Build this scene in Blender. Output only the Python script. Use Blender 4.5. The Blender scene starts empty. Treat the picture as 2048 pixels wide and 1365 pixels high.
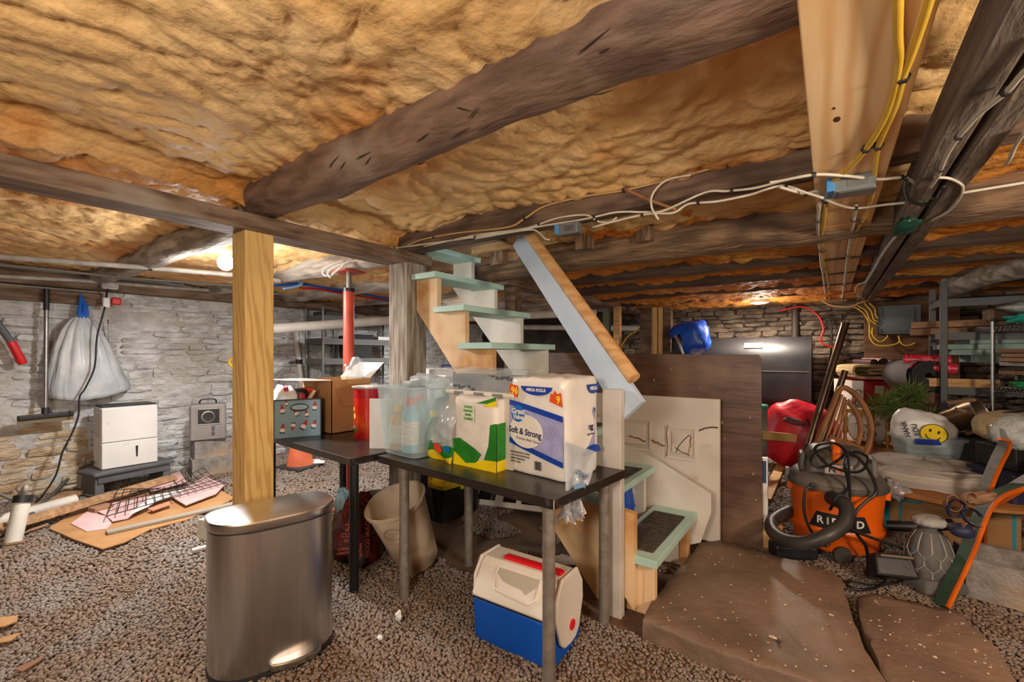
import bpy, bmesh, math, random
import numpy as np
from mathutils import Vector, Matrix

S = bpy.context.scene
COL = S.collection
RND = random.Random(11)
PI = math.pi

# ------------------------------------------------------------------ camera
# room frame: x runs along the joists, y runs along the pine plank, z is up; the camera stands at the origin
F, HC, HY = 900.0, 1.30, 710.0          # focal length (px of a 2048 frame), eye height, horizon row
YAW = math.atan(636.0 / 900.0)
CA, SA = math.cos(YAW), math.sin(YAW)
cam_d = bpy.data.cameras.new('camera')
cam = bpy.data.objects.new('camera', cam_d)
COL.objects.link(cam)
cam.location = (0, 0, HC)
cam.rotation_euler = (PI / 2, 0, YAW)
cam_d.sensor_width = 36
cam_d.lens = F / 2048 * 36
cam_d.shift_y = (HY - 682.5) / 2048
cam_d.clip_start = 0.05
S.camera = cam

# ------------------------------------------------------------------ world, lamps, exposure
S.view_settings.view_transform = 'Standard'
S.view_settings.look = 'None'
S.view_settings.gamma = 1.0
S.view_settings.use_curve_mapping = False
S.view_settings.exposure = 0.0
w = bpy.data.worlds.new('world')
S.world = w
w.use_nodes = True
w.node_tree.nodes['Background'].inputs[0].default_value = (0.9, 0.95, 1.0, 1)
w.node_tree.nodes['Background'].inputs[1].default_value = 0.3


def lamp(name, loc, power, color, radius):
    d = bpy.data.lights.new(name, 'POINT')
    d.energy = power
    d.color = color
    d.shadow_soft_size = radius
    o = bpy.data.objects.new(name, d)
    o.location = loc
    COL.objects.link(o)
    return o


def disc(name, loc, power, color, size):
    d = bpy.data.lights.new(name, 'AREA')
    d.energy = power
    d.color = color
    d.shape = 'DISK'
    d.size = size
    o = bpy.data.objects.new(name, d)
    o.location = loc
    COL.objects.link(o)


lamp('bulb_light_left', (-3.66, 1.5, 1.82), 30, (1.0, 0.98, 0.95), 0.07)
disc('disc_light_left', (-3.66, 1.5, 1.90), 66, (1.0, 0.98, 0.95), 0.14)
disc('fill_light_left_back', (-4.3, 4.6, 1.90), 60, (1.0, 0.98, 0.95), 0.16)  # added unseen light for the back wall; no lamp stands here
lamp('bulb_light_far', (-0.73, 6.45, 1.78), 14, (1.0, 0.88, 0.72), 0.08)
disc('disc_light_far', (-0.73, 6.45, 1.93), 45, (1.0, 0.88, 0.72), 0.18)
lamp('fill_light_near', (-0.35, -1.0, 1.55), 158, (1.0, 0.91, 0.79), 0.22)  # added fill behind the camera, like a flash; not a room fixture
lamp('fill_light_right', (1.6, 1.1, 1.55), 165, (1.0, 0.86, 0.68), 0.16)  # added unseen fill, outside the frame on the right
ad = bpy.data.lights.new('stairwell_daylight', 'AREA')
ad.energy = 26
ad.color = (0.72, 0.86, 1.0)
ad.shape = 'RECTANGLE'
ad.size, ad.size_y = 1.3, 0.8
ao = bpy.data.objects.new('stairwell_daylight', ad)
ao.location = (-2.2, 2.75, 3.2)
COL.objects.link(ao)


# ------------------------------------------------------------------ picture-to-room helpers
def cw(X, Y, z=0.0):
    return Vector((CA * X - SA * Y, SA * X + CA * Y, z))


def at(px, py, Y):                       # a point at depth Y
    return cw((px - 1024) / F * Y, Y, HC + (HY - py) / F * Y)


def fl(px, py, z=0.0):                   # on a level plane
    Y = (HC - z) * F / (py - HY)
    return cw((px - 1024) / F * Y, Y, z)


def onx(px, py, x):                      # on a plane x = const
    Y = x / (CA * (px - 1024) / F - SA)
    return at(px, py, Y)


def ony(px, py, y):                      # on a plane y = const
    Y = y / (SA * (px - 1024) / F + CA)
    return at(px, py, Y)


# ------------------------------------------------------------------ numpy noise
def _hash(ix, iy, iz, seed):
    h = (ix.astype(np.int64) * 374761393 + iy.astype(np.int64) * 668265263 + iz.astype(np.int64) * 2147483647 + seed * 974711)
    h = (h ^ (h >> 13)) * 1274126177
    h = h ^ (h >> 16)
    return (h & 0xFFFF) / 32767.5 - 1.0


def vnoise(p, seed=0):
    p = np.asarray(p, dtype=float)
    i = np.floor(p)
    f = p - i
    u = f * f * f * (f * (f * 6 - 15) + 10)
    ix, iy, iz = i[:, 0], i[:, 1], i[:, 2]
    out = 0
    for dx in (0, 1):
        wx = u[:, 0] if dx else 1 - u[:, 0]
        for dy in (0, 1):
            wy = u[:, 1] if dy else 1 - u[:, 1]
            for dz in (0, 1):
                wz = u[:, 2] if dz else 1 - u[:, 2]
                out = out + wx * wy * wz * _hash(ix + dx, iy + dy, iz + dz, seed)
    return out


def fbm(p, seed=0, octs=3):
    p = np.asarray(p, dtype=float)
    s, a, t = 0, 1.0, 0
    for k in range(octs):
        s = s + a * vnoise(p * 2 ** k + 17.3 * k, seed + k)
        t += a
        a *= 0.5
    return s / t


def cells(p, seed=0):
    """round lumps: 1 at a cell centre falling to 0 at the creases (2-D)"""
    p = np.asarray(p, dtype=float)
    i = np.floor(p)
    best = np.full(len(p), 9.0)
    z = np.zeros(len(p))
    for dx in (-1, 0, 1):
        for dy in (-1, 0, 1):
            cx, cy = i[:, 0] + dx, i[:, 1] + dy
            jx = _hash(cx, cy, z, seed) * 0.42 + 0.5
            jy = _hash(cx, cy, z + 5, seed + 3) * 0.42 + 0.5
            best = np.minimum(best, (cx + jx - p[:, 0]) ** 2 + (cy + jy - p[:, 1]) ** 2)
    return 1.0 - np.minimum(best, 1.0)


# ------------------------------------------------------------------ materials
def lin(c):
    r = []
    for v in c[:3]:
        v = v / 255.0
        r.append(v / 12.92 if v <= 0.04045 else ((v + 0.055) / 1.055) ** 2.4)
    return (r[0], r[1], r[2], 1.0)


MATS = {}


def mat(name, c, c2=None, sc=6.0, st=(1, 1, 1), rough=0.7, metal=0.0, bump=0.0, bsc=None, bst=None, det=4.0, lo=0.38, hi=0.62,
        c3=None, sc3=2.0, lo3=0.5, hi3=0.65, spec=0.5, alpha=1.0, trans=0.0, emis=None, estr=0.0, world=False, coat=0.0, dist=0.0, bd=0.02,
        sss=0.0, rvar=0.0, wave=None):
    if name in MATS:
        return MATS[name]
    m = bpy.data.materials.new(name)
    m.use_nodes = True
    nt = m.node_tree
    N, L = nt.nodes, nt.links
    b = N['Principled BSDF']
    b.inputs['Base Color'].default_value = lin(c)
    b.inputs['Roughness'].default_value = rough
    b.inputs['Metallic'].default_value = metal
    b.inputs['Specular IOR Level'].default_value = spec
    b.inputs['Alpha'].default_value = alpha
    b.inputs['Transmission Weight'].default_value = trans
    b.inputs['Coat Weight'].default_value = coat
    if sss:
        b.inputs['Subsurface Weight'].default_value = sss
        b.inputs['Subsurface Radius'].default_value = (0.02, 0.02, 0.02)
    if emis:
        b.inputs['Emission Color'].default_value = lin(emis)
        b.inputs['Emission Strength'].default_value = estr
    if c2 or bump:
        if world:
            src = N.new('ShaderNodeNewGeometry').outputs['Position']
        else:
            src = N.new('ShaderNodeTexCoord').outputs['Object']

        def nz(scale, stretch, detail, d=0.0):
            mp = N.new('ShaderNodeMapping')
            mp.inputs['Scale'].default_value = stretch
            L.new(src, mp.inputs['Vector'])
            n = N.new('ShaderNodeTexNoise')
            n.inputs['Scale'].default_value = scale
            n.inputs['Detail'].default_value = detail
            n.inputs['Distortion'].default_value = d
            L.new(mp.outputs[0], n.inputs['Vector'])
            return n.outputs['Fac']

        if c2:
            if wave:
                mp = N.new('ShaderNodeMapping')
                mp.inputs['Scale'].default_value = st
                L.new(src, mp.inputs['Vector'])
                wv = N.new('ShaderNodeTexWave')
                wv.bands_direction = wave[0]
                wv.inputs['Scale'].default_value = wave[1]
                wv.inputs['Distortion'].default_value = wave[2]
                wv.inputs['Detail'].default_value = 2.5
                wv.inputs['Detail Scale'].default_value = wave[3]
                L.new(mp.outputs[0], wv.inputs['Vector'])
                f = wv.outputs['Fac']
            else:
                f = nz(sc, st, det, dist)
            rp = N.new('ShaderNodeValToRGB')
            rp.color_ramp.elements[0].position = lo
            rp.color_ramp.elements[1].position = hi
            rp.color_ramp.elements[0].color = lin(c)
            rp.color_ramp.elements[1].color = lin(c2)
            L.new(f, rp.inputs[0])
            out = rp.outputs[0]
            if c3:
                f3 = nz(sc3, (1, 1, 1), 3.0)
                r3 = N.new('ShaderNodeValToRGB')
                r3.color_ramp.elements[0].position = lo3
                r3.color_ramp.elements[1].position = hi3
                L.new(f3, r3.inputs[0])
                mx = N.new('ShaderNodeMix')
                mx.data_type = 'RGBA'
                L.new(r3.outputs[0], mx.inputs[0])
                L.new(out, mx.inputs[6])
                mx.inputs[7].default_value = lin(c3)
                out = mx.outputs[2]
            L.new(out, b.inputs['Base Color'])
            if rvar:
                mr = N.new('ShaderNodeMapRange')
                mr.inputs[3].default_value = max(0.02, rough - rvar)
                mr.inputs[4].default_value = min(1, rough + rvar)
                L.new(f, mr.inputs[0])
                L.new(mr.outputs[0], b.inputs['Roughness'])
        if bump:
            f = nz(bsc or sc * 3, bst or st, det + 1)
            bp = N.new('ShaderNodeBump')
            bp.inputs['Strength'].default_value = bump
            bp.inputs['Distance'].default_value = bd
            L.new(f, bp.inputs['Height'])
            L.new(bp.outputs[0], b.inputs['Normal'])
    MATS[name] = m
    return m


# ------------------------------------------------------------------ mesh builder
def _frame(d):
    d = d.normalized()
    a = Vector((0, 0, 1)) if abs(d.z) < 0.9 else Vector((1, 0, 0))
    u = d.cross(a).normalized()
    return u, d.cross(u).normalized()


class MB:
    def __init__(self):
        self.v, self.f = [], []

    def add(self, vs, fs):
        o = len(self.v)
        self.v += [tuple(p) for p in vs]
        self.f += [tuple(i + o for i in q) for q in fs]
        return self

    def box(self, c, s, rot=None, top=None):
        c = Vector(c)
        h = [x / 2 for x in s]
        vs = []
        for z in (-1, 1):
            k = top if (top and z > 0) else (1, 1)
            for x, y in ((-1, -1), (1, -1), (1, 1), (-1, 1)):
                vs.append(Vector((x * h[0] * k[0], y * h[1] * k[1], z * h[2])))
        if rot is not None:
            vs = [rot @ p for p in vs]
        vs = [p + c for p in vs]
        return self.add(vs, [(3, 2, 1, 0), (4, 5, 6, 7), (0, 1, 5, 4), (1, 2, 6, 5), (2, 3, 7, 6), (3, 0, 4, 7)])

    def bx(self, x0, x1, y0, y1, z0, z1):
        return self.box(((x0 + x1) / 2, (y0 + y1) / 2, (z0 + z1) / 2), (abs(x1 - x0), abs(y1 - y0), abs(z1 - z0)))

    def bar(self, p0, p1, w, t, up=(0, 0, 1)):
        """a board from p0 to p1: w wide across, t thick along up"""
        p0, p1 = Vector(p0), Vector(p1)
        d = (p1 - p0)
        n = Vector(up)
        n = (n - d * (n.dot(d) / d.length_squared)).normalized()
        s = d.normalized().cross(n)
        vs = []
        for p in (p0, p1):
            for a, b in ((-1, -1), (1, -1), (1, 1), (-1, 1)):
                vs.append(p + s * (a * w / 2) + n * (b * t / 2))
        return self.add(vs, [(0, 1, 2, 3), (7, 6, 5, 4), (0, 4, 5, 1), (1, 5, 6, 2), (2, 6, 7, 3), (3, 7, 4, 0)])

    def tube(self, pts, r, n=8, cap=True, closed=False, fx=1.0):
        pts = [Vector(p) for p in pts]
        m = len(pts)
        rs = list(r) if hasattr(r, '__len__') else [r] * m
        o = len(self.v)
        u = None
        for i, p in enumerate(pts):
            a = pts[i - 1] if (i or closed) else p
            b = pts[(i + 1) % m] if (i < m - 1 or closed) else p
            d = (b - a)
            if d.length < 1e-9:
                d = Vector((0, 0, 1))
            d.normalize()
            if u is None:
                u, vv = _frame(d)
            else:
                u = (u - d * u.dot(d))
                u = u.normalized() if u.length > 1e-6 else _frame(d)[0]
                vv = d.cross(u)
            for k in range(n):
                t = 2 * PI * k / n
                self.v.append(tuple(p + u * (math.cos(t) * rs[i] * fx) + vv * (math.sin(t) * rs[i])))
        for i in range(m if closed else m - 1):
            j = (i + 1) % m
            for k in range(n):
                k2 = (k + 1) % n
                self.f.append((o + i * n + k, o + i * n + k2, o + j * n + k2, o + j * n + k))
        if cap and not closed:
            self.f.append(tuple(o + k for k in range(n - 1, -1, -1)))
            self.f.append(tuple(o + (m - 1) * n + k for k in range(n)))
        return self

    def cyl(self, p0, p1, r0, r1=None, n=14):
        return self.tube([p0, p1], [r0, r0 if r1 is None else r1], n)

    def lathe(self, prof, n=24, c=(0, 0, 0), sx=1.0, sy=1.0, cap0=True, cap1=True, ex=2.0, tilt=None):
        o = len(self.v)
        c = Vector(c)
        for r, z in prof:
            for k in range(n):
                t = 2 * PI * k / n
                ct, s_ = math.cos(t), math.sin(t)
                x = math.copysign(abs(ct) ** (2 / ex), ct) * r * sx
                y = math.copysign(abs(s_) ** (2 / ex), s_) * r * sy
                p = Vector((x, y, z))
                if tilt is not None:
                    p = tilt @ p
                self.v.append(tuple(p + c))
        m = len(prof)
        for i in range(m - 1):
            for k in range(n):
                k2 = (k + 1) % n
                self.f.append((o + i * n + k, o + i * n + k2, o + (i + 1) * n + k2, o + (i + 1) * n + k))
        if cap0:
            self.f.append(tuple(o + k for k in range(n - 1, -1, -1)))
        if cap1:
            self.f.append(tuple(o + (m - 1) * n + k for k in range(n)))
        return self

    def prism(self, poly, h, mtx=None):
        """poly in (x, y); extruded along z from h[0] to h[1], then moved by mtx"""
        if sum(a[0] * b[1] - b[0] * a[1] for a, b in zip(poly, poly[1:] + poly[:1])) < 0:
            poly = poly[::-1]
        n = len(poly)
        vs = [Vector((x, y, z)) for z in h for x, y in poly]
        if mtx is not None:
            vs = [mtx @ p for p in vs]
        fs = [tuple(range(n - 1, -1, -1)), tuple(range(n, 2 * n))]
        for i in range(n):
            j = (i + 1) % n
            fs.append((i, j, n + j, n + i))
        return self.add(vs, fs)

    def grid(self, fn, nu, nv, wrap=False):
        o = len(self.v)
        for j in range(nv + 1):
            for i in range(nu if wrap else nu + 1):
                self.v.append(tuple(fn(i / nu, j / nv)))
        row = nu if wrap else nu + 1
        for j in range(nv):
            for i in range(nu):
                i2 = (i + 1) % row if wrap else i + 1
                self.f.append((o + j * row + i, o + j * row + i2, o + (j + 1) * row + i2, o + (j + 1) * row + i))
        return self

    def sq(self, c, r, e=2.6, n=16, amp=0.0, ns=5.0, seed=0, rot=None, flat=None):
        """a soft rounded lump: superellipsoid with noise"""
        c = Vector(c)
        pts = []
        nv = n
        nu = n * 2
        for j in range(nv + 1):
            ph = -PI / 2 + PI * j / nv
            for i in range(nu):
                t = 2 * PI * i / nu
                d = Vector((math.cos(ph) * math.cos(t), math.cos(ph) * math.sin(t), math.sin(ph)))
                k = (abs(d.x) ** e + abs(d.y) ** e + abs(d.z) ** e) ** (-1 / e)
                pts.append(d * k)
        a = np.array([tuple(p) for p in pts])
        if amp:
            d = fbm(a * ns * 0.5 + 3.1, seed, 3) * amp
            a = a * (1 + d[:, None])
        a = a * np.array(r)
        if flat is not None:
            a[:, 2] = np.maximum(a[:, 2], flat * r[2])
        vs = [Vector(p) for p in a]
        if rot is not None:
            vs = [rot @ p for p in vs]
        vs = [p + c for p in vs]
        fs = []
        for j in range(nv):
            for i in range(nu):
                i2 = (i + 1) % nu
                fs.append((j * nu + i, j * nu + i2, (j + 1) * nu + i2, (j + 1) * nu + i))
        return self.add(vs, fs)

    def noise(self, amp, sc, seed=0, octs=3, along=None):
        a = np.array(self.v)
        for k in range(3):
            if along is None or along[k]:
                a[:, k] += fbm(a * sc + 31.7 * k, seed + 7 * k, octs) * amp * (1 if along is None else along[k])
        self.v = [tuple(p) for p in a]
        return self

    def xf(self, m):
        self.v = [tuple(m @ Vector(p)) for p in self.v]
        return self


def link(name, me, parent=None):
    o = bpy.data.objects.new(name, me)
    COL.objects.link(o)
    if parent is not None:
        o.parent = parent
    return o


def build(name, mb, m, parent=None, smooth=False, bevel=0.0, w=False, ang=35, seg=2, sub=0, label=None):
    """ONE mesh object; w: the vertices are in room coordinates and the parent sits elsewhere"""
    me = bpy.data.meshes.new(name)
    vs = mb.v
    off = None
    if parent is not None and w:
        root = parent
        chain = Matrix.Identity(4)
        while root is not None:
            chain = Matrix.Translation(root.location) @ root.rotation_euler.to_matrix().to_4x4() @ chain
            root = root.parent
        inv = chain.inverted()
        vs = [tuple(inv @ Vector(p)) for p in vs]
    elif parent is None:
        a = np.array(vs)
        off = Vector(((a[:, 0].min() + a[:, 0].max()) / 2, (a[:, 1].min() + a[:, 1].max()) / 2, a[:, 2].min()))
        vs = [tuple(Vector(p) - off) for p in vs]
    me.from_pydata(vs, [], mb.f)
    me.validate(clean_customdata=False)
    me.update()
    bm = bmesh.new()
    bm.from_mesh(me)
    bmesh.ops.recalc_face_normals(bm, faces=bm.faces)
    bm.to_mesh(me)
    bm.free()
    if smooth:
        me.polygons.foreach_set('use_smooth', [True] * len(me.polygons))
        if ang < 180:
            me.set_sharp_from_angle(angle=math.radians(ang))
    if m is not None:
        me.materials.append(m)
    o = link(name, me, parent)
    if off is not None:
        o.location = off
    if bevel:
        b = o.modifiers.new('bevel', 'BEVEL')
        b.width = bevel
        b.segments = seg
        b.limit_method = 'ANGLE'
        b.angle_limit = math.radians(40)
    if sub:
        s_ = o.modifiers.new('sub', 'SUBSURF')
        s_.levels = s_.render_levels = sub
    if label:
        o['label'] = label
    return o


def tag(o, label, cat, group=None, kind=None):
    o['label'] = label
    o['category'] = cat
    if group:
        o['group'] = group
    if kind:
        o['kind'] = kind
    return o


def thing(name, label, cat, loc=(0, 0, 0), rz=0.0, group=None, kind=None, rot=None):
    o = bpy.data.objects.new(name, None)
    COL.objects.link(o)
    o.empty_display_size = 0.1
    o.location = loc
    o.rotation_euler = rot if rot else (0, 0, rz)
    return tag(o, label, cat, group, kind)


def solo(name, mb, m, label, cat, group=None, kind=None, **k):
    return tag(build(name, mb, m, None, **k), label, cat, group, kind)


def struct(name, mb, m, **k):
    o = build(name, mb, m, None, **k)
    o['kind'] = 'structure'
    return o


def smoothpath(pts, k=6):
    """Catmull-Rom through the points"""
    P = [Vector(p) for p in pts]
    P = [P[0] * 2 - P[1]] + P + [P[-1] * 2 - P[-2]]
    out = []
    for i in range(1, len(P) - 2):
        a, b, c, d = P[i - 1], P[i], P[i + 1], P[i + 2]
        for j in range(k):
            t = j / k
            out.append(0.5 * ((2 * b) + (c - a) * t + (2 * a - 5 * b + 4 * c - d) * t * t + (3 * b - a - 3 * c + d) * t ** 3))
    out.append(P[-2])
    return out


def text(name, s, size, m, mtx, parent, ext=0.0006, bold=0.0, ax='CENTER', w=True, sx=1.0):
    """lettering: flat characters, mtx puts the xy-plane where it reads"""
    cu = bpy.data.curves.new(name, 'FONT')
    cu.body = s
    cu.size = size
    cu.extrude = ext
    cu.offset = bold
    cu.align_x = ax
    cu.align_y = 'CENTER'
    cu.resolution_u = 3
    o = bpy.data.objects.new('tmp', cu)
    COL.objects.link(o)
    dg = bpy.context.evaluated_depsgraph_get()
    me = bpy.data.meshes.new_from_object(o.evaluated_get(dg))
    bpy.data.objects.remove(o)
    mb = MB()
    mb.v = [tuple(mtx @ Vector((v.co.x * sx, v.co.y, v.co.z))) for v in me.vertices]
    mb.f = [tuple(p.vertices) for p in me.polygons]
    bpy.data.meshes.remove(me)
    return build(name, mb, m, parent, w=w)


def plane_mtx(p, u, v):
    """local x -> u, y -> v, origin p"""
    u, v = Vector(u).normalized(), Vector(v).normalized()
    n = u.cross(v)
    M = Matrix(((u.x, v.x, n.x, p[0]), (u.y, v.y, n.y, p[1]), (u.z, v.z, n.z, p[2]), (0, 0, 0, 1)))
    return M


def RZ(a):
    return Matrix.Rotation(math.radians(a), 3, 'Z')


def RX(a):
    return Matrix.Rotation(math.radians(a), 3, 'X')


def RY(a):
    return Matrix.Rotation(math.radians(a), 3, 'Y')


D2R = math.radians
# ------------------------------------------------------------------ shared materials
FOAM = mat('spray_foam', (233, 197, 142), (216, 170, 108), sc=2.2, st=(1, 1, 1), rough=0.62, spec=0.35, bump=0.35, bsc=26, det=5, c3=(205, 128, 48), sc3=1.3,
           lo3=0.52, hi3=0.72, world=True, bd=0.03, lo=0.35, hi=0.7)
OFOAM = mat('foam_warm_lit', (226, 164, 84), (204, 128, 48), sc=3.2, rough=0.55, spec=0.35, bump=0.45, bsc=30, det=5, c3=(216, 120, 38), sc3=2.0, lo3=0.45, hi3=0.7, world=True, bd=0.03)  # far and right foam: warm lamp and bounce light put into the orange
OLD = mat('old_brown_timber', (84, 62, 48), (122, 96, 76), sc=3.5, st=(1, 7, 7), rough=0.75, bump=0.5, bsc=9, det=6, c3=(62, 44, 34), sc3=2.5, world=True)
OLDY = mat('old_brown_timber_lengthwise', (88, 66, 50), (134, 110, 90), sc=3.5, st=(7, 1, 7), rough=0.75, bump=0.5, bsc=9, det=6, c3=(150, 140, 128), sc3=2.0,
           lo3=0.55, hi3=0.75, world=True)
LOG = mat('log_bark_brown', (92, 68, 54), (132, 104, 84), sc=2.6, st=(1.4, 6, 6), rough=0.6, bump=0.6, bsc=8, det=8, c3=(158, 138, 120), sc3=2.6, lo3=0.56, hi3=0.74, world=True)
GREYLOG = mat('grey_log', (120, 108, 96), (176, 168, 158), sc=3, st=(1.2, 6, 6), rough=0.75, bump=0.5, bsc=8, det=6, world=True)
GREYWOOD = mat('weathered_grey_timber', (112, 96, 80), (160, 150, 138), sc=4, st=(8, 8, 1), rough=0.8, bump=0.6, bsc=9, det=6, world=True)
PT = mat('treated_pine', (218, 180, 112), (196, 152, 86), st=(1, 1, 0.10), rough=0.55, bump=0.10, bsc=12, det=3, lo=0.35, hi=0.95, c3=(196, 160, 98), sc3=1.2, wave=('DIAGONAL', 16, 7, 1.6))
PINE = mat('pine_plank', (244, 210, 162), (226, 180, 124), st=(1, 0.16, 1), rough=0.55, bump=0.08, bsc=9, det=3, lo=0.2, hi=1.0, c3=(232, 186, 130), sc3=1.5, wave=('X', 6, 6, 1.2))
PINEX = mat('pine_board', (214, 170, 116), (190, 140, 86), sc=4, st=(1.2, 6, 6), rough=0.6, bump=0.1, det=3, dist=0.4)
CARDB = mat('cardboard', (176, 132, 86), (160, 116, 72), sc=4, rough=0.85, bump=0.05)
WHITEP = mat('white_plastic', (232, 231, 228), rough=0.4)
BLACKP = mat('black_plastic', (26, 26, 28), (34, 34, 36), sc=20, rough=0.45, bump=0.05)
BLACKM = mat('black_metal', (24, 24, 26), rough=0.4, spec=0.5)
STEEL = mat('grey_steel', (150, 150, 148), (132, 132, 130), sc=12, rough=0.38, metal=0.8)
CHROME = mat('chrome_wire', (190, 192, 196), rough=0.25, metal=1.0)
WHITEW = mat('white_cable', (214, 206, 190), (196, 184, 162), sc=12, rough=0.5)
TANW = mat('tan_cable', (190, 150, 96), rough=0.5)
YELW = mat('yellow_cable', (214, 176, 62), (202, 158, 44), sc=8, rough=0.45)
BLACKW = mat('black_cord', (22, 22, 22), rough=0.5)
SCREW = mat('dark_staple', (34, 30, 34), rough=0.5)

# ------------------------------------------------------------------ floor, gravel
XW, XE, YS, YN = -6.02, 2.25, -1.7, 7.42
DIRT = mat('dark_earth', (108, 86, 69), (82, 64, 51), sc=3, rough=0.95, bump=0.6, bsc=40, c3=(112, 78, 54), sc3=1.4, world=True)


def ground(x, y):
    p = np.stack([x, y, np.zeros_like(x)], 1)
    return fbm(p * 1.3, 5, 3) * 0.012 + fbm(p * 9, 8, 2) * 0.006 - 0.045 * np.exp(-((x + 1.2) / 0.9) ** 2 - ((y - 1.5) / 0.45) ** 2)


nx, ny = 150, 160
gx, gy = np.meshgrid(np.linspace(XW - 0.1, XE + 0.1, nx + 1), np.linspace(YS - 0.1, YN + 0.1, ny + 1))
gz = ground(gx.ravel(), gy.ravel()) - 0.012
mb = MB()
mb.add(np.stack([gx.ravel(), gy.ravel(), gz], 1).tolist(),
       [(j * (nx + 1) + i, j * (nx + 1) + i + 1, (j + 1) * (nx + 1) + i + 1, (j + 1) * (nx + 1) + i) for j in range(ny) for i in range(nx)])
struct('floor', mb, DIRT, smooth=True, ang=180)

SLAB1 = [fl(*p, 0.075) for p in ((1284, 1240), (1300, 1205), (1345, 1150), (1398, 1086), (1440, 1080), (1556, 1112), (1640, 1135), (1682, 1156), (1704, 1222),
                                 (1722, 1280), (1768, 1362), (1800, 1440), (1740, 1430), (1629, 1366), (1520, 1330), (1430, 1298), (1340, 1262))]
SLAB2 = [fl(*p, 0.065) for p in ((1713, 1190), (1740, 1188), (1830, 1205), (1917, 1224), (1960, 1262), (1990, 1298), (2036, 1366), (2070, 1440), (1840, 1450), (1772, 1362),
                                 (1742, 1290), (1722, 1240))]


def inside(px, py, poly):
    r = np.zeros(len(px), dtype=bool)
    n = len(poly)
    for i in range(n):
        a, b = poly[i], poly[(i + 1) % n]
        c = ((a[1] > py) != (b[1] > py)) & (px < (b[0] - a[0]) * (py - a[1]) / ((b[1] - a[1]) or 1e-9) + a[0])
        r ^= c
    return r


def pebbles():
    rs = np.random.RandomState(3)
    # candidate points, denser towards the camera; only where the camera can look
    t = (1 + 5 ** 0.5) / 2
    ico = np.array([(-1, t, 0), (1, t, 0), (-1, -t, 0), (1, -t, 0), (0, -1, t), (0, 1, t), (0, -1, -t), (0, 1, -t), (t, 0, -1), (t, 0, 1), (-t, 0, -1), (-t, 0, 1)], float)
    ico /= np.linalg.norm(ico[0])
    tri = np.array([(0, 11, 5), (0, 5, 1), (0, 1, 7), (0, 7, 10), (0, 10, 11), (1, 5, 9), (5, 11, 4), (11, 10, 2), (10, 7, 6), (7, 1, 8),
                    (3, 9, 4), (3, 4, 2), (3, 2, 6), (3, 6, 8), (3, 8, 9), (4, 9, 5), (2, 4, 11), (6, 2, 10), (8, 6, 7), (9, 8, 1)])
    P = []
    for y0, y1, step in ((0.8, 1.35, 0.022), (1.35, 2.7, 0.0165), (2.7, 4.2, 0.022), (4.2, 6.6, 0.032)):
        X, Y = np.meshgrid(np.arange(-6, 5, step), np.arange(y0, y1, step * 0.9))
        X = X.ravel() + rs.uniform(-.45, .45, X.size) * step
        Y = Y.ravel() + rs.uniform(-.45, .45, Y.size) * step
        k = np.abs(X) < Y * 1.25 + 0.35
        X, Y = X[k], Y[k]
        P.append(np.stack([CA * X - SA * Y, SA * X + CA * Y, np.full_like(X, step)], 1))
    P = np.concatenate(P)
    k = (P[:, 0] > XW + 0.05) & (P[:, 0] < XE - 0.05) & (P[:, 1] > YS) & (P[:, 1] < YN - 0.2)
    P = P[k]
    for s in (SLAB1, SLAB2):
        P = P[~inside(P[:, 0], P[:, 1], [(q.x, q.y) for q in s])]
    # bare trodden earth under the stairs and behind the table
    q = np.stack([P[:, 0], P[:, 1], P[:, 0] * 0], 1)
    bare = (P[:, 0] > -2.6) & (P[:, 0] < -0.6) & (P[:, 1] > 2.05) & (P[:, 1] < 3.3)
    P = P[~(bare & (fbm(q * 3, 4, 2) > -0.15))]
    n = len(P)
    r = P[:, 2] * 0.56 * rs.uniform(0.75, 1.3, n)
    z = ground(P[:, 0], P[:, 1]) - 0.006 + rs.uniform(-0.2, 0.5, n) * r
    sc = np.stack([r * rs.uniform(0.95, 1.5, n), r * rs.uniform(0.75, 1.05, n), r * rs.uniform(0.55, 0.8, n)], 1)
    a = rs.uniform(0, 2 * PI, n)
    tl = rs.uniform(-.5, .5, n)
    V = ico[None] * (1 + rs.uniform(-.12, .12, (n, 12, 1)))
    V = V * sc[:, None, :]
    x, y, zz = V[..., 0], V[..., 1], V[..., 2]
    x, zz = x * np.cos(tl)[:, None] - zz * np.sin(tl)[:, None], x * np.sin(tl)[:, None] + zz * np.cos(tl)[:, None]
    xr = x * np.cos(a)[:, None] - y * np.sin(a)[:, None]
    yr = x * np.sin(a)[:, None] + y * np.cos(a)[:, None]
    V = np.stack([xr + P[:, 0][:, None], yr + P[:, 1][:, None], zz + z[:, None]], 2).reshape(-1, 3)
    T = (tri[None] + (np.arange(n) * 12)[:, None, None]).reshape(-1, 3)
    me = bpy.data.meshes.new('gravel')
    me.vertices.add(len(V))
    me.vertices.foreach_set('co', V.ravel())
    me.loops.add(T.size)
    me.loops.foreach_set('vertex_index', T.ravel().astype(np.int32))
    me.polygons.add(len(T))
    me.polygons.foreach_set('loop_start', np.arange(0, T.size, 3, dtype=np.int32))
    me.polygons.foreach_set('use_smooth', np.ones(len(T), dtype=bool))
    me.update(calc_edges=True)
    me.validate()
    me.materials.append(mat('gravel_stone', (142, 122, 106), (104, 87, 74), sc=60, rough=0.72, det=2, c3=(134, 126, 120), sc3=3.0, lo3=0.45, hi3=0.7, world=True, bump=0.15, bsc=160, bd=0.005))
    o = link('gravel', me)
    o['kind'] = 'stuff'
    o['label'] = 'small rounded brown gravel covering the cellar floor'
    o['category'] = 'gravel'
    print('PEBBLES', n)


pebbles()

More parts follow.
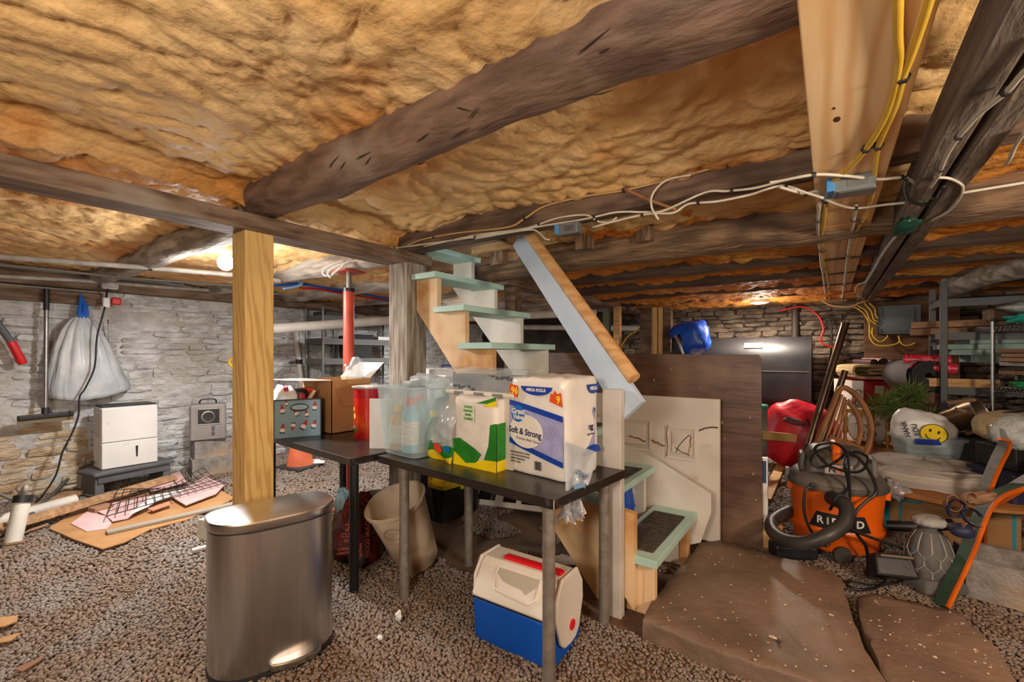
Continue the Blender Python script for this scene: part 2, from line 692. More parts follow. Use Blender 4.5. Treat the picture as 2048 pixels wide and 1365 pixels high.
# ------------------------------------------------------------------ walls
MORT = mat('whitewashed_mortar', (214, 214, 213), (170, 167, 164), sc=3.0, rough=0.9, bump=0.9, bsc=14, det=7, c3=(176, 168, 156), sc3=0.8, lo3=0.5, hi3=0.7, world=True, bd=0.05)
WASH = mat('whitewashed_stone', (228, 229, 230), (176, 174, 172), sc=5.0, st=(1, 1, 2.5), rough=0.88, bump=0.9, bsc=16, det=8, c3=(176, 170, 162), sc3=1.2, lo3=0.5, hi3=0.7, world=True, bd=0.05,
           lo=0.4, hi=0.68)
TANS = mat('stained_stone', (218, 200, 174), (182, 152, 118), sc=5.0, st=(1, 1, 2.5), rough=0.88, bump=0.9, bsc=16, det=8, c3=(214, 200, 180), sc3=1.6, lo3=0.45, hi3=0.6, world=True, bd=0.05)
DARKM = mat('dark_mortar', (70, 58, 50), (46, 38, 34), sc=4, rough=0.95, bump=0.8, bsc=16, det=6, world=True, bd=0.04)
DARKS = mat('brown_rubble_stone', (142, 124, 106), (88, 74, 64), sc=4, st=(1, 1, 2.5), rough=0.88, bump=0.9, bsc=18, det=7, world=True, bd=0.04)


def wallgrid(name, m, p0, du, dv, nu, nv, n, amp, seed):
    p0, du, dv, n = Vector(p0), Vector(du), Vector(dv), Vector(n)
    mb = MB()
    mb.grid(lambda a, b: p0 + du * a + dv * b, nu, nv)
    a = np.array(mb.v)
    d = fbm(a * np.array([3.0, 3.0, 8.0]), seed, 4) * amp
    a = a + d[:, None] * np.array(n)
    mb.v = [tuple(p) for p in a]
    # a back so that it is a wall and not a sheet
    o = len(mb.v)
    b = [p0 - n * 0.25, p0 + du - n * 0.25, p0 + du + dv - n * 0.25, p0 + dv - n * 0.25]
    mb.v += [tuple(q) for q in b]
    mb.f.append((o, o + 1, o + 2, o + 3))
    return struct(name, mb, m, smooth=True, ang=60)


wall_left = wallgrid('wall_left', MORT, (XW, YS - 0.2, -0.1), (0, YN - YS + 0.4, 0), (0, 0, 2.5), 220, 70, (1, 0, 0), 0.035, 2)
wall_far = wallgrid('wall_far', DARKM, (XW - 0.1, YN, -0.1), (XE - XW + 0.2, 0, 0), (0, 0, 2.5), 160, 50, (0, -1, 0), 0.03, 9)
wall_right = wallgrid('wall_right', DARKM, (XE, YS - 0.2, -0.1), (0, YN - YS + 0.4, 0), (0, 0, 2.5), 90, 40, (-1, 0, 0), 0.03, 12)
wall_near = wallgrid('wall_near', DARKM, (XW - 0.1, YS, -0.1), (XE - XW + 0.2, 0, 0), (0, 0, 2.5), 90, 40, (0, 1, 0), 0.03, 15)


def stone_meshes(k, seed):
    out = []
    for q in range(k):
        mb = MB()
        n = 3
        # a box with 2x2 faces a side
        c = [-0.5, 0.0, 0.5]
        idx = {}
        for axis in range(3):
            for s in (-0.5, 0.5):
                for i in range(2):
                    for j in range(2):
                        fc = []
                        for a, b in ((i, j), (i + 1, j), (i + 1, j + 1), (i, j + 1)):
                            p = [0, 0, 0]
                            p[axis] = s
                            p[(axis + 1) % 3] = c[a]
                            p[(axis + 2) % 3] = c[b]
                            p = tuple(p)
                            if p not in idx:
                                idx[p] = len(mb.v)
                                mb.v.append(p)
                            fc.append(idx[p])
                        mb.f.append(tuple(fc if s > 0 else fc[::-1]))
        a = np.array(mb.v)
        edge = (np.abs(a) > 0.4).sum(1)
        a = a * np.where(edge == 3, 0.86, np.where(edge == 2, 0.95, 1.06))[:, None]
        rs = np.random.RandomState(seed + q)
        a += rs.uniform(-.075, .075, a.shape)
        me = bpy.data.meshes.new('stone')
        me.from_pydata(a.tolist(), [], mb.f)
        me.polygons.foreach_set('use_smooth', [True] * len(me.polygons))
        me.set_sharp_from_angle(angle=math.radians(38))
        me.update()
        out.append(me)
    return out


def stonework(wall, m, along, u0, u1, face, nrm, z0, z1, hmin, hmax, lmin, lmax, proud, limit, order, seed):
    rnd = random.Random(seed)
    mes = stone_meshes(12, seed)
    for me in mes:
        me.materials.append(m)
    tan = [me.copy() for me in mes] if along == 'y' else []
    for me in tan:
        me.materials[0] = TANS
    L = []
    z = z0
    while z < z1:
        h = rnd.uniform(hmin, hmax)
        u = u0 - rnd.uniform(0, lmax)
        while u < u1:
            l = rnd.uniform(lmin, lmax)
            hh = h * rnd.uniform(0.72, 1.0)
            L.append((u + l / 2, z + h / 2 + rnd.uniform(-.006, .006), l * 0.97, hh, rnd.uniform(*proud), rnd.randrange(12), rnd.uniform(-.04, .04)))
            u += l
        z += h * 0.96
    L.sort(key=order)
    rest = MB()
    for k, (u, z, l, h, p, q, tw) in enumerate(L):
        me = mes[q]
        dep = 0.16
        off = face + nrm * (p - dep / 2)
        if along == 'y':
            loc, sc, rot = Vector((off, u, z)), (dep, l, h), (tw, 0, 0)
        else:
            loc, sc, rot = Vector((u, off, z)), (l, dep, h), (0, tw, 0)
        if k < limit:
            if tan and z < 0.95 - 0.45 * max(0, u - 0.75) / 0.5 + rnd.uniform(-.12, .12) and u < 1.7:
                me = tan[q]
            o = link('stone', me, wall)
            o.location = loc - wall.location
            o.scale = sc
            o.rotation_euler = rot
        else:
            R_ = RX(math.degrees(rot[0])) if along == 'y' else RY(math.degrees(rot[1]))
            rest.add([loc + R_ @ Vector((v.co.x * sc[0], v.co.y * sc[1], v.co.z * sc[2])) for v in me.vertices], [tuple(f.vertices) for f in me.polygons])
    if rest.v:
        o = build('rubble', rest, m, wall, w=True, smooth=True)
        o['kind'] = 'stuff'


stonework(wall_left, WASH, 'y', 0.15, 7.3, XW, 1, 0.0, 1.98, 0.05, 0.10, 0.14, 0.42, (0.0, 0.035), 295, lambda s: s[0] - 0.6 * (s[1] > 0.9), 31)
stonework(wall_far, DARKS, 'x', -2.6, 2.2, YN, -1, 0.3, 1.98, 0.055, 0.11, 0.16, 0.45, (0.01, 0.05), 290, lambda s: -s[0] - (s[1] > 0.9) * 3, 47)

# ------------------------------------------------------------------ ceiling of sprayed foam
JY = [1.22, 2.28, 3.16, 4.0, 4.72, 5.45, 6.15, 6.85]
HOLE = (-3.15, -1.95, 2.36, 3.04)        # stair opening


def ceiling():
    st = 0.019
    xs = np.arange(XW - 0.15, XE + 0.15, st)
    ys = np.arange(YS - 0.15, YN + 0.1, st)
    X, Y = np.meshgrid(xs, ys)
    x, y = X.ravel(), Y.ravel()
    nr = np.stack([x, y, x * 0], 1)
    wob = fbm(nr * 2.1, 61, 3)
    w2 = fbm(nr * 1.7 + 40, 71, 3)
    # lumps lie in rows across the bays
    near = (y < 1.15) & (x > -2.58)
    p1 = np.stack([np.where(near, x * 4.6 + y * 1.2, x * 3.6 + y * 1.6) + wob * 2.2, np.where(near, y * 2.6, y * 4.6) + w2 * 2.2], 1)
    p2 = np.stack([np.where(near, x * 10 + y * 2, x * 8.5 + y * 2) + w2 * 2.8, np.where(near, y * 7, y * 11) + wob * 3], 1)
    p3 = np.stack([x * 22 + wob, y * 30 + w2], 1)
    big = cells(p1, 3)
    med = cells(p2, 4)
    small = cells(p3, 8)
    bay = np.searchsorted(np.array(JY), y)
    right = x > -2.58
    base_r = np.array([2.215, 2.195, 2.19, 2.085, 2.07, 2.06, 2.055, 2.05, 2.05])
    base_l = np.array([2.16, 2.12, 2.12, 2.11, 2.11, 2.11, 2.10, 2.10, 2.10])
    base = np.where(right, base_r[bay], base_l[bay])
    amp = np.where(right, np.where(y < 3.2, 1.0, 0.8), 1.0)
    z = base - amp * (np.where(near, 0.034, 0.050) * (big - 0.5) + 0.032 * (med - 0.5) + 0.014 * (small - 0.5) + 0.05 * fbm(nr * 1.1, 21, 2))
    # bulges over the log and ragged lips along the joists
    for k, jy in enumerate(JY):
        d = np.abs(y - jy - 0.03)
        z -= np.where(right, 0.012 if k == 0 else (0.02 if k == 1 else 0.036), 0.02) * np.exp(-(d / 0.17) ** 2) * (0.55 + 0.9 * fbm(np.stack([x * 5, x * 0 + k * 7, x * 0], 1), 33, 3) + 0.5 * (med - 0.4))
    # drop away above the girder (dark gap)
    z += 0.035 * np.exp(-((x + 2.49) / 0.05) ** 2)
    n0, n1 = len(ys), len(xs)
    idx = np.arange(n0 * n1).reshape(n0, n1)
    q = np.stack([idx[:-1, :-1], idx[:-1, 1:], idx[1:, 1:], idx[1:, :-1]], 2).reshape(-1, 4)
    cx = (X[:-1, :-1] + st / 2).ravel()
    cy = (Y[:-1, :-1] + st / 2).ravel()
    q = q[~((cx > HOLE[0]) & (cx < HOLE[1]) & (cy > HOLE[2]) & (cy < HOLE[3]))]
    q = q[:, ::-1]
    V = np.stack([x, y, z], 1)
    me = bpy.data.meshes.new('ceiling')
    me.vertices.add(len(V))
    me.vertices.foreach_set('co', V.ravel())
    me.loops.add(q.size)
    me.loops.foreach_set('vertex_index', q.ravel().astype(np.int32))
    me.polygons.add(len(q))
    me.polygons.foreach_set('loop_start', np.arange(0, q.size, 4, dtype=np.int32))
    me.polygons.foreach_set('use_smooth', np.ones(len(q), dtype=bool))
    me.update(calc_edges=True)
    me.validate()
    me.materials.append(FOAM)
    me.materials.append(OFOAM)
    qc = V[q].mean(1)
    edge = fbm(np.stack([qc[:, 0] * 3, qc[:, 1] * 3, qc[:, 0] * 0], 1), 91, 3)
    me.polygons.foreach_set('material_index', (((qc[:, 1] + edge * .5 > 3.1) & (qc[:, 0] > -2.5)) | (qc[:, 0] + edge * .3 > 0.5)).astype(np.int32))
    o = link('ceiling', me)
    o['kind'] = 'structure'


ceiling()
# the floor deck above the foam, with the stair opening left free
x0, x1, y0, y1 = HOLE
mb = MB().bx(XW - 0.2, x0, YS - 0.2, YN + 0.2, 2.36, 2.42).bx(x1, XE + 0.2, YS - 0.2, YN + 0.2, 2.36, 2.42)
mb.bx(x0, x1, YS - 0.2, y0, 2.36, 2.42).bx(x0, x1, y1, YN + 0.2, 2.36, 2.42)
struct('trim_1', mb, OLD)
mb = MB().bx(x0 - .03, x0, y0, y1, 2.2, 3.4).bx(x1, x1 + .03, y0, y1, 2.12, 3.4).bx(x0, x1, y0 - .03, y0, 2.25, 3.4).bx(x0, x1, y1, y1 + .03, 2.08, 3.4)
mb.bx(x0 - .03, x1 + .03, y0 - .03, y1 + .03, 3.4, 3.43)
struct('trim_2', mb, mat('stairwell_boards', (150, 112, 76), (120, 86, 56), sc=3, st=(1, 1, 6), rough=0.8))

# ------------------------------------------------------------------ girder, posts, joists
mb = MB()
NG = 60
mb.grid(lambda a, b: (0, 0, 0), 1, 1)
mb = MB().tube([(-2.575, -1.6 + 4.06 * t / 40, 2.0) for t in range(41)], 0.105, 4)
mb = MB().bx(-2.67, -2.485, -1.65, 2.46, 1.957, 2.047)
g = solo('support_beam', mb, OLDY, 'flat weathered girder on the knotty pine post and the grey post', 'beam', kind='thing', bevel=0.006)

mb = MB().bx(-2.645, -2.495, 1.115, 1.265, -0.05, 1.957)
solo('pine_post', mb, PT, 'new yellow pine post behind the steel bin', 'post', kind='thing', bevel=0.006)
mb = MB().bx(-2.625, -2.43, 2.16, 2.345, -0.05, 1.957)
solo('grey_post', mb, GREYWOOD, 'weathered grey square post at the end of the flat girder', 'post', kind='thing', bevel=0.006)

# the log over the girder
n = 70
path = [Vector((-2.66 + 4.9 * t / n, 1.265 - 0.23 * t / n, 2.178 + 0.01 * math.sin(t * .3))) for t in range(n + 1)]
mb = MB().tube(path, [0.118 + 0.014 * min(1, t / 40) + 0.010 * math.sin(t * 0.21) for t in range(n + 1)], 28)
mb.noise(0.022, 3.2, 4, 4)
lg = thing('log_joist', 'big rounded log beam crossing the foam ceiling above the girder', 'beam', (-0.2, 1.2, 2.05), kind='thing')
build('log', mb, LOG, lg, w=True, smooth=True, ang=180)
for px, py, in ((932, 150), (1300, 30)):
    pass
nail = MB()
for px, py in ((932, 150), (903, 140), (880, 135)):
    p = at(px, py, 1.52)
    nail.cyl(p, p + Vector((0.004, -0.03, -0.012)), 0.006, 0.004, 6)
build('nail', nail, SCREW, lg, w=True)
rk = random.Random(4)
cr = MB()
for i in range(46):
    x = rk.uniform(-2.3, .4)
    yc = 1.265 - .23 * (x + 2.66) / 4.9
    a = rk.uniform(-2.6, -.5)
    L_ = rk.uniform(.03, .11)
    rr = .118 + .014 * min(1, (x + 2.66) / 4.9 * 70 / 40)
    da = rk.uniform(-.25, .25)
    pp = [Vector((x + L_ * (k / 3 - .5), yc + (rr + .002) * math.cos(a + da * (k / 3 - .5)), 2.178 + (rr + .002) * math.sin(a + da * (k / 3 - .5)))) for k in range(4)]
    cr.tube(pp, [.0005, .0028, .002, .0004], 4)
o = build('crack', cr, mat('crack_dark', (40, 28, 22), rough=.9), lg, w=True)
o['kind'] = 'stuff'

# squared joist with the cables
mb = MB().bx(-2.75, 2.2, 2.215, 2.335, 2.047, 2.30)
solo('cable_joist', mb, OLD, 'dark squared joist carrying white cables along its side', 'beam', kind='thing', bevel=0.008)

# rough hewn joist with nailed blocks
mb = MB().tube([(-2.9 + 5.1 * t / 60, 3.165, 2.09) for t in range(61)], 0.135, 12, fx=1.0)
mb.noise(0.03, 3.5, 9, 4)
hw = thing('hewn_joist', 'rough hewn joist with nailed blocks behind the handrail', 'beam', (-0.3, 3.16, 1.96), kind='thing')
build('timber', mb, mat('hewn_timber', (150, 118, 88), (104, 80, 60), sc=3.5, st=(1, 7, 7), rough=0.8, bump=0.7, bsc=8, det=7, c3=(84, 66, 54), sc3=2.5, world=True, bd=.04), hw, w=True, smooth=True, ang=50)
for px, y0_, y1_, wd in ((1170, 455, 500, 0.13), (1292, 440, 485, 0.11), (997, 500, 530, 0.12)):
    p0 = ony(px, y0_, 3.0)
    p1 = ony(px, y1_, 3.0)
    b = MB().box(((p0.x), 3.02, (p0.z + p1.z) / 2), (wd, 0.1, p0.z - p1.z)).noise(0.012, 9, int(px))
    build('block', b, mat('rotten_block', (150, 120, 92), (96, 70, 52), sc=6, st=(6, 6, 1), rough=0.85, bump=0.6, bsc=14, world=True), hw, w=True)
for k, jy in enumerate(JY[3:]):
    mb = MB().tube([(-2.4 + 4.6 * t / 46, jy, 2.10) for t in range(47)], 0.115, 8, fx=0.75)
    mb.noise(0.022, 2.6, 40 + k, 3)
    lab = ['first dark joist beyond the hewn joist with its nailed blocks', 'second dark joist beyond the hewn joist', 'third dark joist beyond the hewn joist', 'fourth dark joist beyond the hewn joist',
           'last dark joist before the far stone wall'][k]
    solo('joist', mb, mat('dark_joist', (64, 47, 37), (88, 68, 54), sc=3.5, st=(1, 7, 7), rough=0.8, bump=0.5, bsc=9, det=6, world=True), lab, 'beam', 'dark joists of the far ceiling', kind='thing', smooth=True, ang=50)
labs = ['pale log crossing the ceiling beside the lit lamp', 'grey log resting on the red steel jack post', 'first short joist behind the red jack post', 'second short joist behind the red jack post',
        'third short joist behind the red jack post', 'fourth short joist behind the red jack post', 'fifth short joist behind the red jack post', 'last short joist at the far whitewashed corner']
for k, jy in enumerate(JY):
    mb = MB().tube([(-6.05 + 3.42 * t / 34, jy + (0.05 if k == 0 else 0), 2.085) for t in range(35)], 0.095, 14)
    mb.noise(0.025, 3.0, 60 + k, 3)
    solo('log_joist', mb, GREYLOG, labs[k], 'beam', 'log joists between the girder and the white wall', kind='thing', smooth=True, ang=180)

# second girder deeper in, and its posts
mb = MB().bx(-2.60, -2.42, 3.34, 7.35, 1.95, 2.06).noise(0.012, 4, 3)
solo('support_beam', mb, OLDY, 'rear girder running on behind the stairs to the far wall', 'beam', kind='thing', bevel=0.006)
for px, y, wd, m, lab in ((1027, 3.56, 0.12, OLD, 'brown square post under the rear girder behind the stairs'),):
    solo('stud_post', MB().bx(-2.56, -2.44, y - .06, y + .06, -0.05, 1.95), m, lab, 'post', kind='thing', bevel=0.005)
GREENW = mat('green_stained_stud', (92, 118, 104), (116, 104, 80), sc=5, st=(6, 6, 1), rough=0.75, bump=0.3, world=True)
p = ony(1213, 700, 5.9)
solo('stud_post', MB().bx(p.x - .05, p.x + .045, 5.88, 5.96, -0.05, 1.97), GREENW, 'green stained stud standing behind the handrail', 'post', kind='thing', bevel=0.004)
p = ony(1232, 700, 5.9)
solo('stud_post', MB().bx(p.x - .04, p.x + .05, 5.9, 5.98, -0.05, 1.97), PINEX, 'narrow tan stud beside the green stained stud', 'post', kind='thing', bevel=0.004)
for a, b, m, dy, lab in ((1281, 1305, OLD, 0.0, 'dark brown stud left of the yellow studs above the plywood'), (1303, 1314, PT, 0.02, 'thin yellow stud between two brown studs above the plywood'),
                         (1315, 1325, PT, 0.05, 'second thin yellow stud against the wide brown stud'), (1326, 1342, OLD, 0.03, 'wide brown stud beside the blue bag')):
    p, q = ony(a, 700, 6.35), ony(b, 700, 6.35)
    solo('stud_post', MB().bx(p.x, q.x - 0.004, 6.33 + dy, 6.43 + dy, -0.05, 1.97), m, lab, 'post', kind='thing', bevel=0.004)

# pine plank run under the joists
PL = thing('pine_planks', 'wide run of new pine planks fixed under the joists with yellow cables', 'plank', (0.06, 3.2, 2.0), kind='thing')
for a, b in ((-0.9, 2.985), (2.99, 4.685), (4.69, 7.3)):
    build('plank', MB().bx(-0.053, 0.177, a, b, 1.995, 2.035), PINE, PL, w=True, bevel=0.003)
kn = MB()
for px, py, s in ((1674, 239, 0.016), (1668, 217, 0.007)):
    p = fl(px, py, 1.9945)
    kn.lathe([(s, 0), (s * .6, -0.0008)], 14, p, sx=0.55, sy=1.2)
build('knot', kn, mat('pine_knot', (104, 58, 30), (60, 32, 18), sc=60, rough=0.6), PL, w=True)

# dark pair of beams on the right
DG = mat('black_brown_beam', (86, 74, 65), (120, 106, 94), sc=3, st=(6, 1, 6), rough=0.7, bump=0.5, bsc=9, det=6, world=True)
gr = thing('double_beam', 'dark double beam right of the pine planks with cables stapled on', 'beam', (0.34, 3, 1.95), kind='thing')
build('beam', MB().bx(0.268, 0.345, -0.9, 7.2, 1.952, 2.09).noise(0.008, 4, 2), DG, gr, w=True, bevel=0.008)
build('beam', MB().bx(0.36, 0.43, -0.9, 7.2, 1.945, 2.09).noise(0.008, 4, 3), DG, gr, w=True, bevel=0.008)
# green cloth stuffed on the beam
p = fl(1810, 455, 1.93)
solo('green_rag', MB().sq(p, (0.05, 0.16, 0.02), 2.2, 10, 0.4, 4, 3), mat('green_cloth', (20, 96, 70), (14, 60, 46), sc=14, rough=0.8, bump=0.3), 'dark green rag stuffed under the double beam', 'rag', smooth=True, ang=180)

# whitish beam over the black shelf
p0, p1 = at(1903, 578, 4.1), at(2120, 520, 3.3)
mb = MB()
N_ = 24
mb.tube([p0.lerp(p1, t / N_) + Vector((0, 0, 0.03)) for t in range(N_ + 1)], 0.10, 10).noise(0.02, 4, 5)
solo('lintel_beam', mb, GREYLOG, 'pale rough beam over the black storage shelf', 'beam', kind='thing', smooth=True, ang=50)

# ledger board and sill over the white wall
solo('ledger_board', MB().bx(-5.99, -5.925, -0.6, 1.31, 1.79, 1.915), OLDY, 'grey nailed ledger board above the broom on the white wall', 'board', kind='thing', bevel=0.004)
solo('sill_plate', MB().bx(-6.0, -5.87, -0.9, 7.3, 1.935, 2.06).noise(0.012, 3, 5), OLDY, 'long wall plate on top of the whitewashed stone wall', 'beam', kind='thing', bevel=0.004)
# ------------------------------------------------------------------ cables, pipes, lamps, boxes overhead
def zz(pts, ox, oy, sc):
    return [(ox + x / sc, oy + y / sc) for x, y in pts]


def cable(name, pts, r, m, label, staples=(), cat='cable', group=None, k=5, n=6):
    P = smoothpath(pts, k)
    o = solo(name, MB().tube(P, r, n), m, label, cat, group, smooth=True, ang=180)
    for i, s in enumerate(staples):
        j = min(len(P) - 2, int(s * (len(P) - 1)))
        d = (P[j + 1] - P[j]).normalized()
        mb = MB().tube([P[j] - d * 0.006, P[j] + d * 0.006], r * 1.7, 6)
        build('staple', mb, SCREW, o, w=True)
    return o


cj = lambda pts, y=2.195: [ony(x, yy, y) for x, yy in zz(pts, 780, 280, 2.226)]
cable('tan_cable', cj([(60, 480), (140, 445), (300, 415), (520, 390), (600, 350), (690, 295), (850, 255), (1040, 225), (1230, 180), (1500, 110), (1850, 15)]), 0.006, TANW,
      'tan cable climbing along the top edge of the cable joist', (0.15, 0.4, 0.7, 0.9))
cable('white_cable', cj([(150, 475), (380, 425), (600, 395), (740, 350), (870, 335), (930, 365), (980, 365), (1010, 345)], 2.19), 0.0055, WHITEW,
      'short white cable ending above the blue box on the joist', (0.1, 0.35, 0.7))
cable('white_cable', cj([(30, 482), (380, 432), (700, 380), (880, 350), (1010, 322), (1140, 322), (1220, 315), (1400, 235), (1500, 228), (1620, 215), (1760, 180), (1880, 158)], 2.185), 0.0055, WHITEW,
      'long white cable rising along the whole cable joist', (0.1, 0.3, 0.5, 0.75, 0.95))
cable('white_cable', cj([(900, 390), (1010, 360), (1150, 330), (1260, 325), (1330, 285), (1450, 275), (1600, 245), (1740, 205), (1850, 235), (1930, 260)], 2.18), 0.0055, WHITEW,
      'white cable running from the blue box to the pine planks', (0.2, 0.5, 0.8))
cable('white_cable', cj([(1340, 155), (1230, 180), (1170, 240), (1165, 300), (1195, 355)], 2.17), 0.0055, WHITEW, 'white cable looping down from the cable joist')
cable('white_cable', cj([(380, 440), (600, 402), (660, 410), (690, 440), (710, 445)], 2.175), 0.005, WHITEW, 'white cable drooping over the top of the stair rail')
cable('tan_strip', cj([(1045, 220), (1140, 262), (1200, 285), (1275, 312)], 2.19), 0.008, mat('copper_strip', (150, 104, 66), rough=0.5), 'short copper brown strip hanging across the cable joist', cat='strip')
pl = lambda pts, z=1.983: [fl(x, yy, z) for x, yy in zz(pts, 1560, 0, 2.844)]
cable('white_cable', pl([(-60, 1040), (0, 1030), (190, 995), (360, 1000), (560, 1020), (720, 1015), (820, 1090), (850, 1085), (870, 1040)], 1.975), 0.006, WHITEW,
      'white cable sagging across the pine planks to the double beam', (0.25, 0.6))
cable('white_cable', pl([(0, 1065), (130, 1100), (210, 1090), (250, 1130), (330, 1165), (430, 1185), (600, 1165), (740, 1150), (900, 1120), (1388, 1040), (1600, 1000)], 1.97), 0.006, WHITEW,
      'white cable drooping below the grey box on the planks', (0.12, 0.5))
cable('yellow_cable', pl([(672, -250), (672, 0), (672, 200), (682, 330), (660, 480), (610, 640), (530, 790), (430, 920), (330, 1010), (265, 1070), (258, 1200), (235, 1365), (232, 1480), (250, 1580)], 1.983), 0.009, YELW,
      'yellow cable curving across the pine planks to the grey box', (0.5, 0.75, 0.85), n=8)
cable('yellow_cable', pl([(900, -250), (850, 0), (760, 280), (700, 440), (650, 620), (560, 830), (540, 950), (530, 1060), (500, 1190), (420, 1360), (390, 1480)], 1.983), 0.009, YELW,
      'second yellow cable along the edge of the pine planks', (0.3, 0.5, 0.85), n=8)
cable('white_cable', pl([(1640, 180), (1388, 410), (1290, 520), (1120, 660), (1000, 800), (940, 900), (900, 1000), (850, 1070)], 1.932), 0.007, mat('dusty_cable', (168, 158, 142), rough=0.6),
      'thick dusty cable running down the double beam', (0.3, 0.55, 0.8), n=8)
cable('white_cable', pl([(1400, 740), (1340, 830), (1310, 900), (1290, 930)], 1.93), 0.006, mat('dusty_cable', (168, 158, 142)), 'short dusty cable at the edge of the orange foam')
cable('white_cable', pl([(880, 1010), (960, 1015), (1025, 1045), (1040, 1075), (1020, 1130), (960, 1200), (850, 1260)], 1.94), 0.005, WHITEW, 'white cable hooked over the double beam beside the green rag')
cable('black_loop', pl([(720, 1010), (715, 1080), (740, 1140), (820, 1165), (890, 1130), (930, 1060)], 1.93), 0.007, BLACKW, 'black cable loop hanging under the double beam')
for i, (pp, lab) in enumerate((([(1640, 405), (1636, 450), (1640, 500), (1648, 560), (1652, 600)], 'white cable along the far plank end nearer the lit ceiling disc'),
                               ([(1712, 410), (1706, 450), (1696, 510), (1690, 560), (1684, 600)], 'white cable following the far end of the planks beside the double beam'),
                               ([(1650, 470), (1646, 520), (1656, 560), (1660, 600)], 'thin yellow cable at the far end of the planks'))):
    cable('plank_cable', [fl(x, y, 1.983) for x, y in pp], 0.009, (WHITEW, WHITEW, YELW)[i], lab, (0.2, 0.5, 0.8))
cable('white_cable', [fl(x, y, 1.93) for x, y in ((1820, 440), (1770, 500), (1735, 560), (1716, 570), (1712, 585), (1730, 600))], 0.007, WHITEW, 'white cable snaking along the far end of the double beam')
cable('white_cable', [onx(x, y, -2.40) for x, y in ((1192, 592), (1238, 598), (1260, 616), (1278, 612), (1300, 608), (1330, 622))], 0.006, WHITEW, 'thin white cable along the rear girder above the yellow studs')
cable('red_cable', [ony(x, y, 7.2) for x, y in ((1560, 622), (1605, 614), (1636, 632), (1647, 660), (1640, 680), (1655, 693), (1685, 696))], 0.014, mat('red_cable', (190, 40, 34), rough=0.45), 'red cable drooping on the far stone wall')
cable('black_cable', [ony(x, y, 7.22) for x, y in ((1640, 640), (1660, 640), (1663, 690), (1655, 760), (1650, 800))], 0.012, BLACKW, 'black cable hanging down the far stone wall')


def junction(name, loc, rz, label, s=(0.10, 0.05, 0.055)):
    t = thing(name, label, 'junction box', loc, rz)
    build('box', MB().box((0, 0, 0), s), mat('grey_box', (120, 124, 126), rough=0.45, metal=0.4), t, bevel=0.004)
    build('clamp', MB().box((-s[0] * .58, 0, 0.004), (s[0] * .22, s[1] * 1.04, s[2] * .9)), mat('blue_plastic', (70, 140, 196), rough=0.4), t, bevel=0.004, label='blue cable clamp')
    build('cover', MB().box((0.01, 0, -s[2] / 2 - .001), (s[0] * .9, s[1] * .8, 0.002)).box((0.01, -s[1] / 2 - .001, 0), (s[0] * .5, 0.002, s[2] * .5)), STEEL, t)
    return t


p = ony(1140, 459, 2.15)
junction('junction_box', p, 0, 'blue and grey box under the cable joist by the rail top', (0.115, 0.06, 0.06))
p = fl(1706, 372, 1.965)
junction('junction_box', p, D2R(4), 'grey box with blue clamp on the pine planks', (0.13, 0.10, 0.06))

# recessed lamp discs
LAMPM = mat('lit_lamp', (255, 250, 240), emis=(255, 248, 235), estr=14.0)
for loc, lab, tl in (((-3.66, 1.5, 1.985), 'lit white lamp globe by the pine post', 0), ((-0.73, 6.45, 1.965), 'lit round ceiling disc above the oil tank', 1)):
    t = thing('ceiling_lamp', lab, 'lamp', loc)
    if tl:
        build('diffuser', MB().lathe([(0.0, -0.022), (0.06, -0.02), (0.085, -0.012), (0.092, 0)], 24, cap0=False), LAMPM, t, smooth=True)
        build('rim', MB().lathe([(0.093, -0.012), (0.108, -0.008), (0.11, 0.03), (0.093, 0.03)], 24, cap0=False, cap1=False), WHITEP, t, smooth=True)
    else:
        build('globe', MB().sq((0, 0, 0), (0.055, 0.055, 0.06), 2, 12), LAMPM, t, smooth=True, ang=180)
        build('socket', MB().lathe([(0.02, 0.05), (0.03, 0.06), (0.045, 0.10), (0.05, 0.13)], 18), WHITEP, t, smooth=True)

# conduits on the white wall side
GPIPE = mat('grey_conduit', (176, 172, 166), (150, 146, 140), sc=10, rough=0.45)
P = [fl(x, y, 2.0) for x, y in ((-120, 507), (0, 514), (150, 525), (300, 536), (475, 551), (560, 562))]
c1 = solo('grey_conduit', MB().tube(P, 0.021, 10), GPIPE, 'upper grey conduit along the ceiling by the white wall', 'pipe', smooth=True, ang=60)
build('pipe_clip', MB().tube([P[3] - Vector((0, .012, 0)), P[3] + Vector((0, .012, 0))], 0.025, 10), BLACKP, c1, w=True)
P = [onx(x, y, -5.82) for x, y in ((-150, 545), (0, 553), (150, 561), (219, 566), (330, 575), (470, 584), (600, 590))]
solo('grey_conduit', MB().tube(P, 0.019, 10), GPIPE, 'lower grey conduit with the outlet box on the white wall', 'pipe', smooth=True, ang=60)
P = [fl(x, y, 1.99) for x, y in ((-100, 518), (0, 530), (100, 540), (250, 556), (470, 572))]
solo('thin_conduit', MB().tube(P, 0.012, 8), mat('dark_conduit', (104, 96, 88), rough=0.5), 'thin darker conduit between the two grey conduits', 'pipe', smooth=True, ang=60)
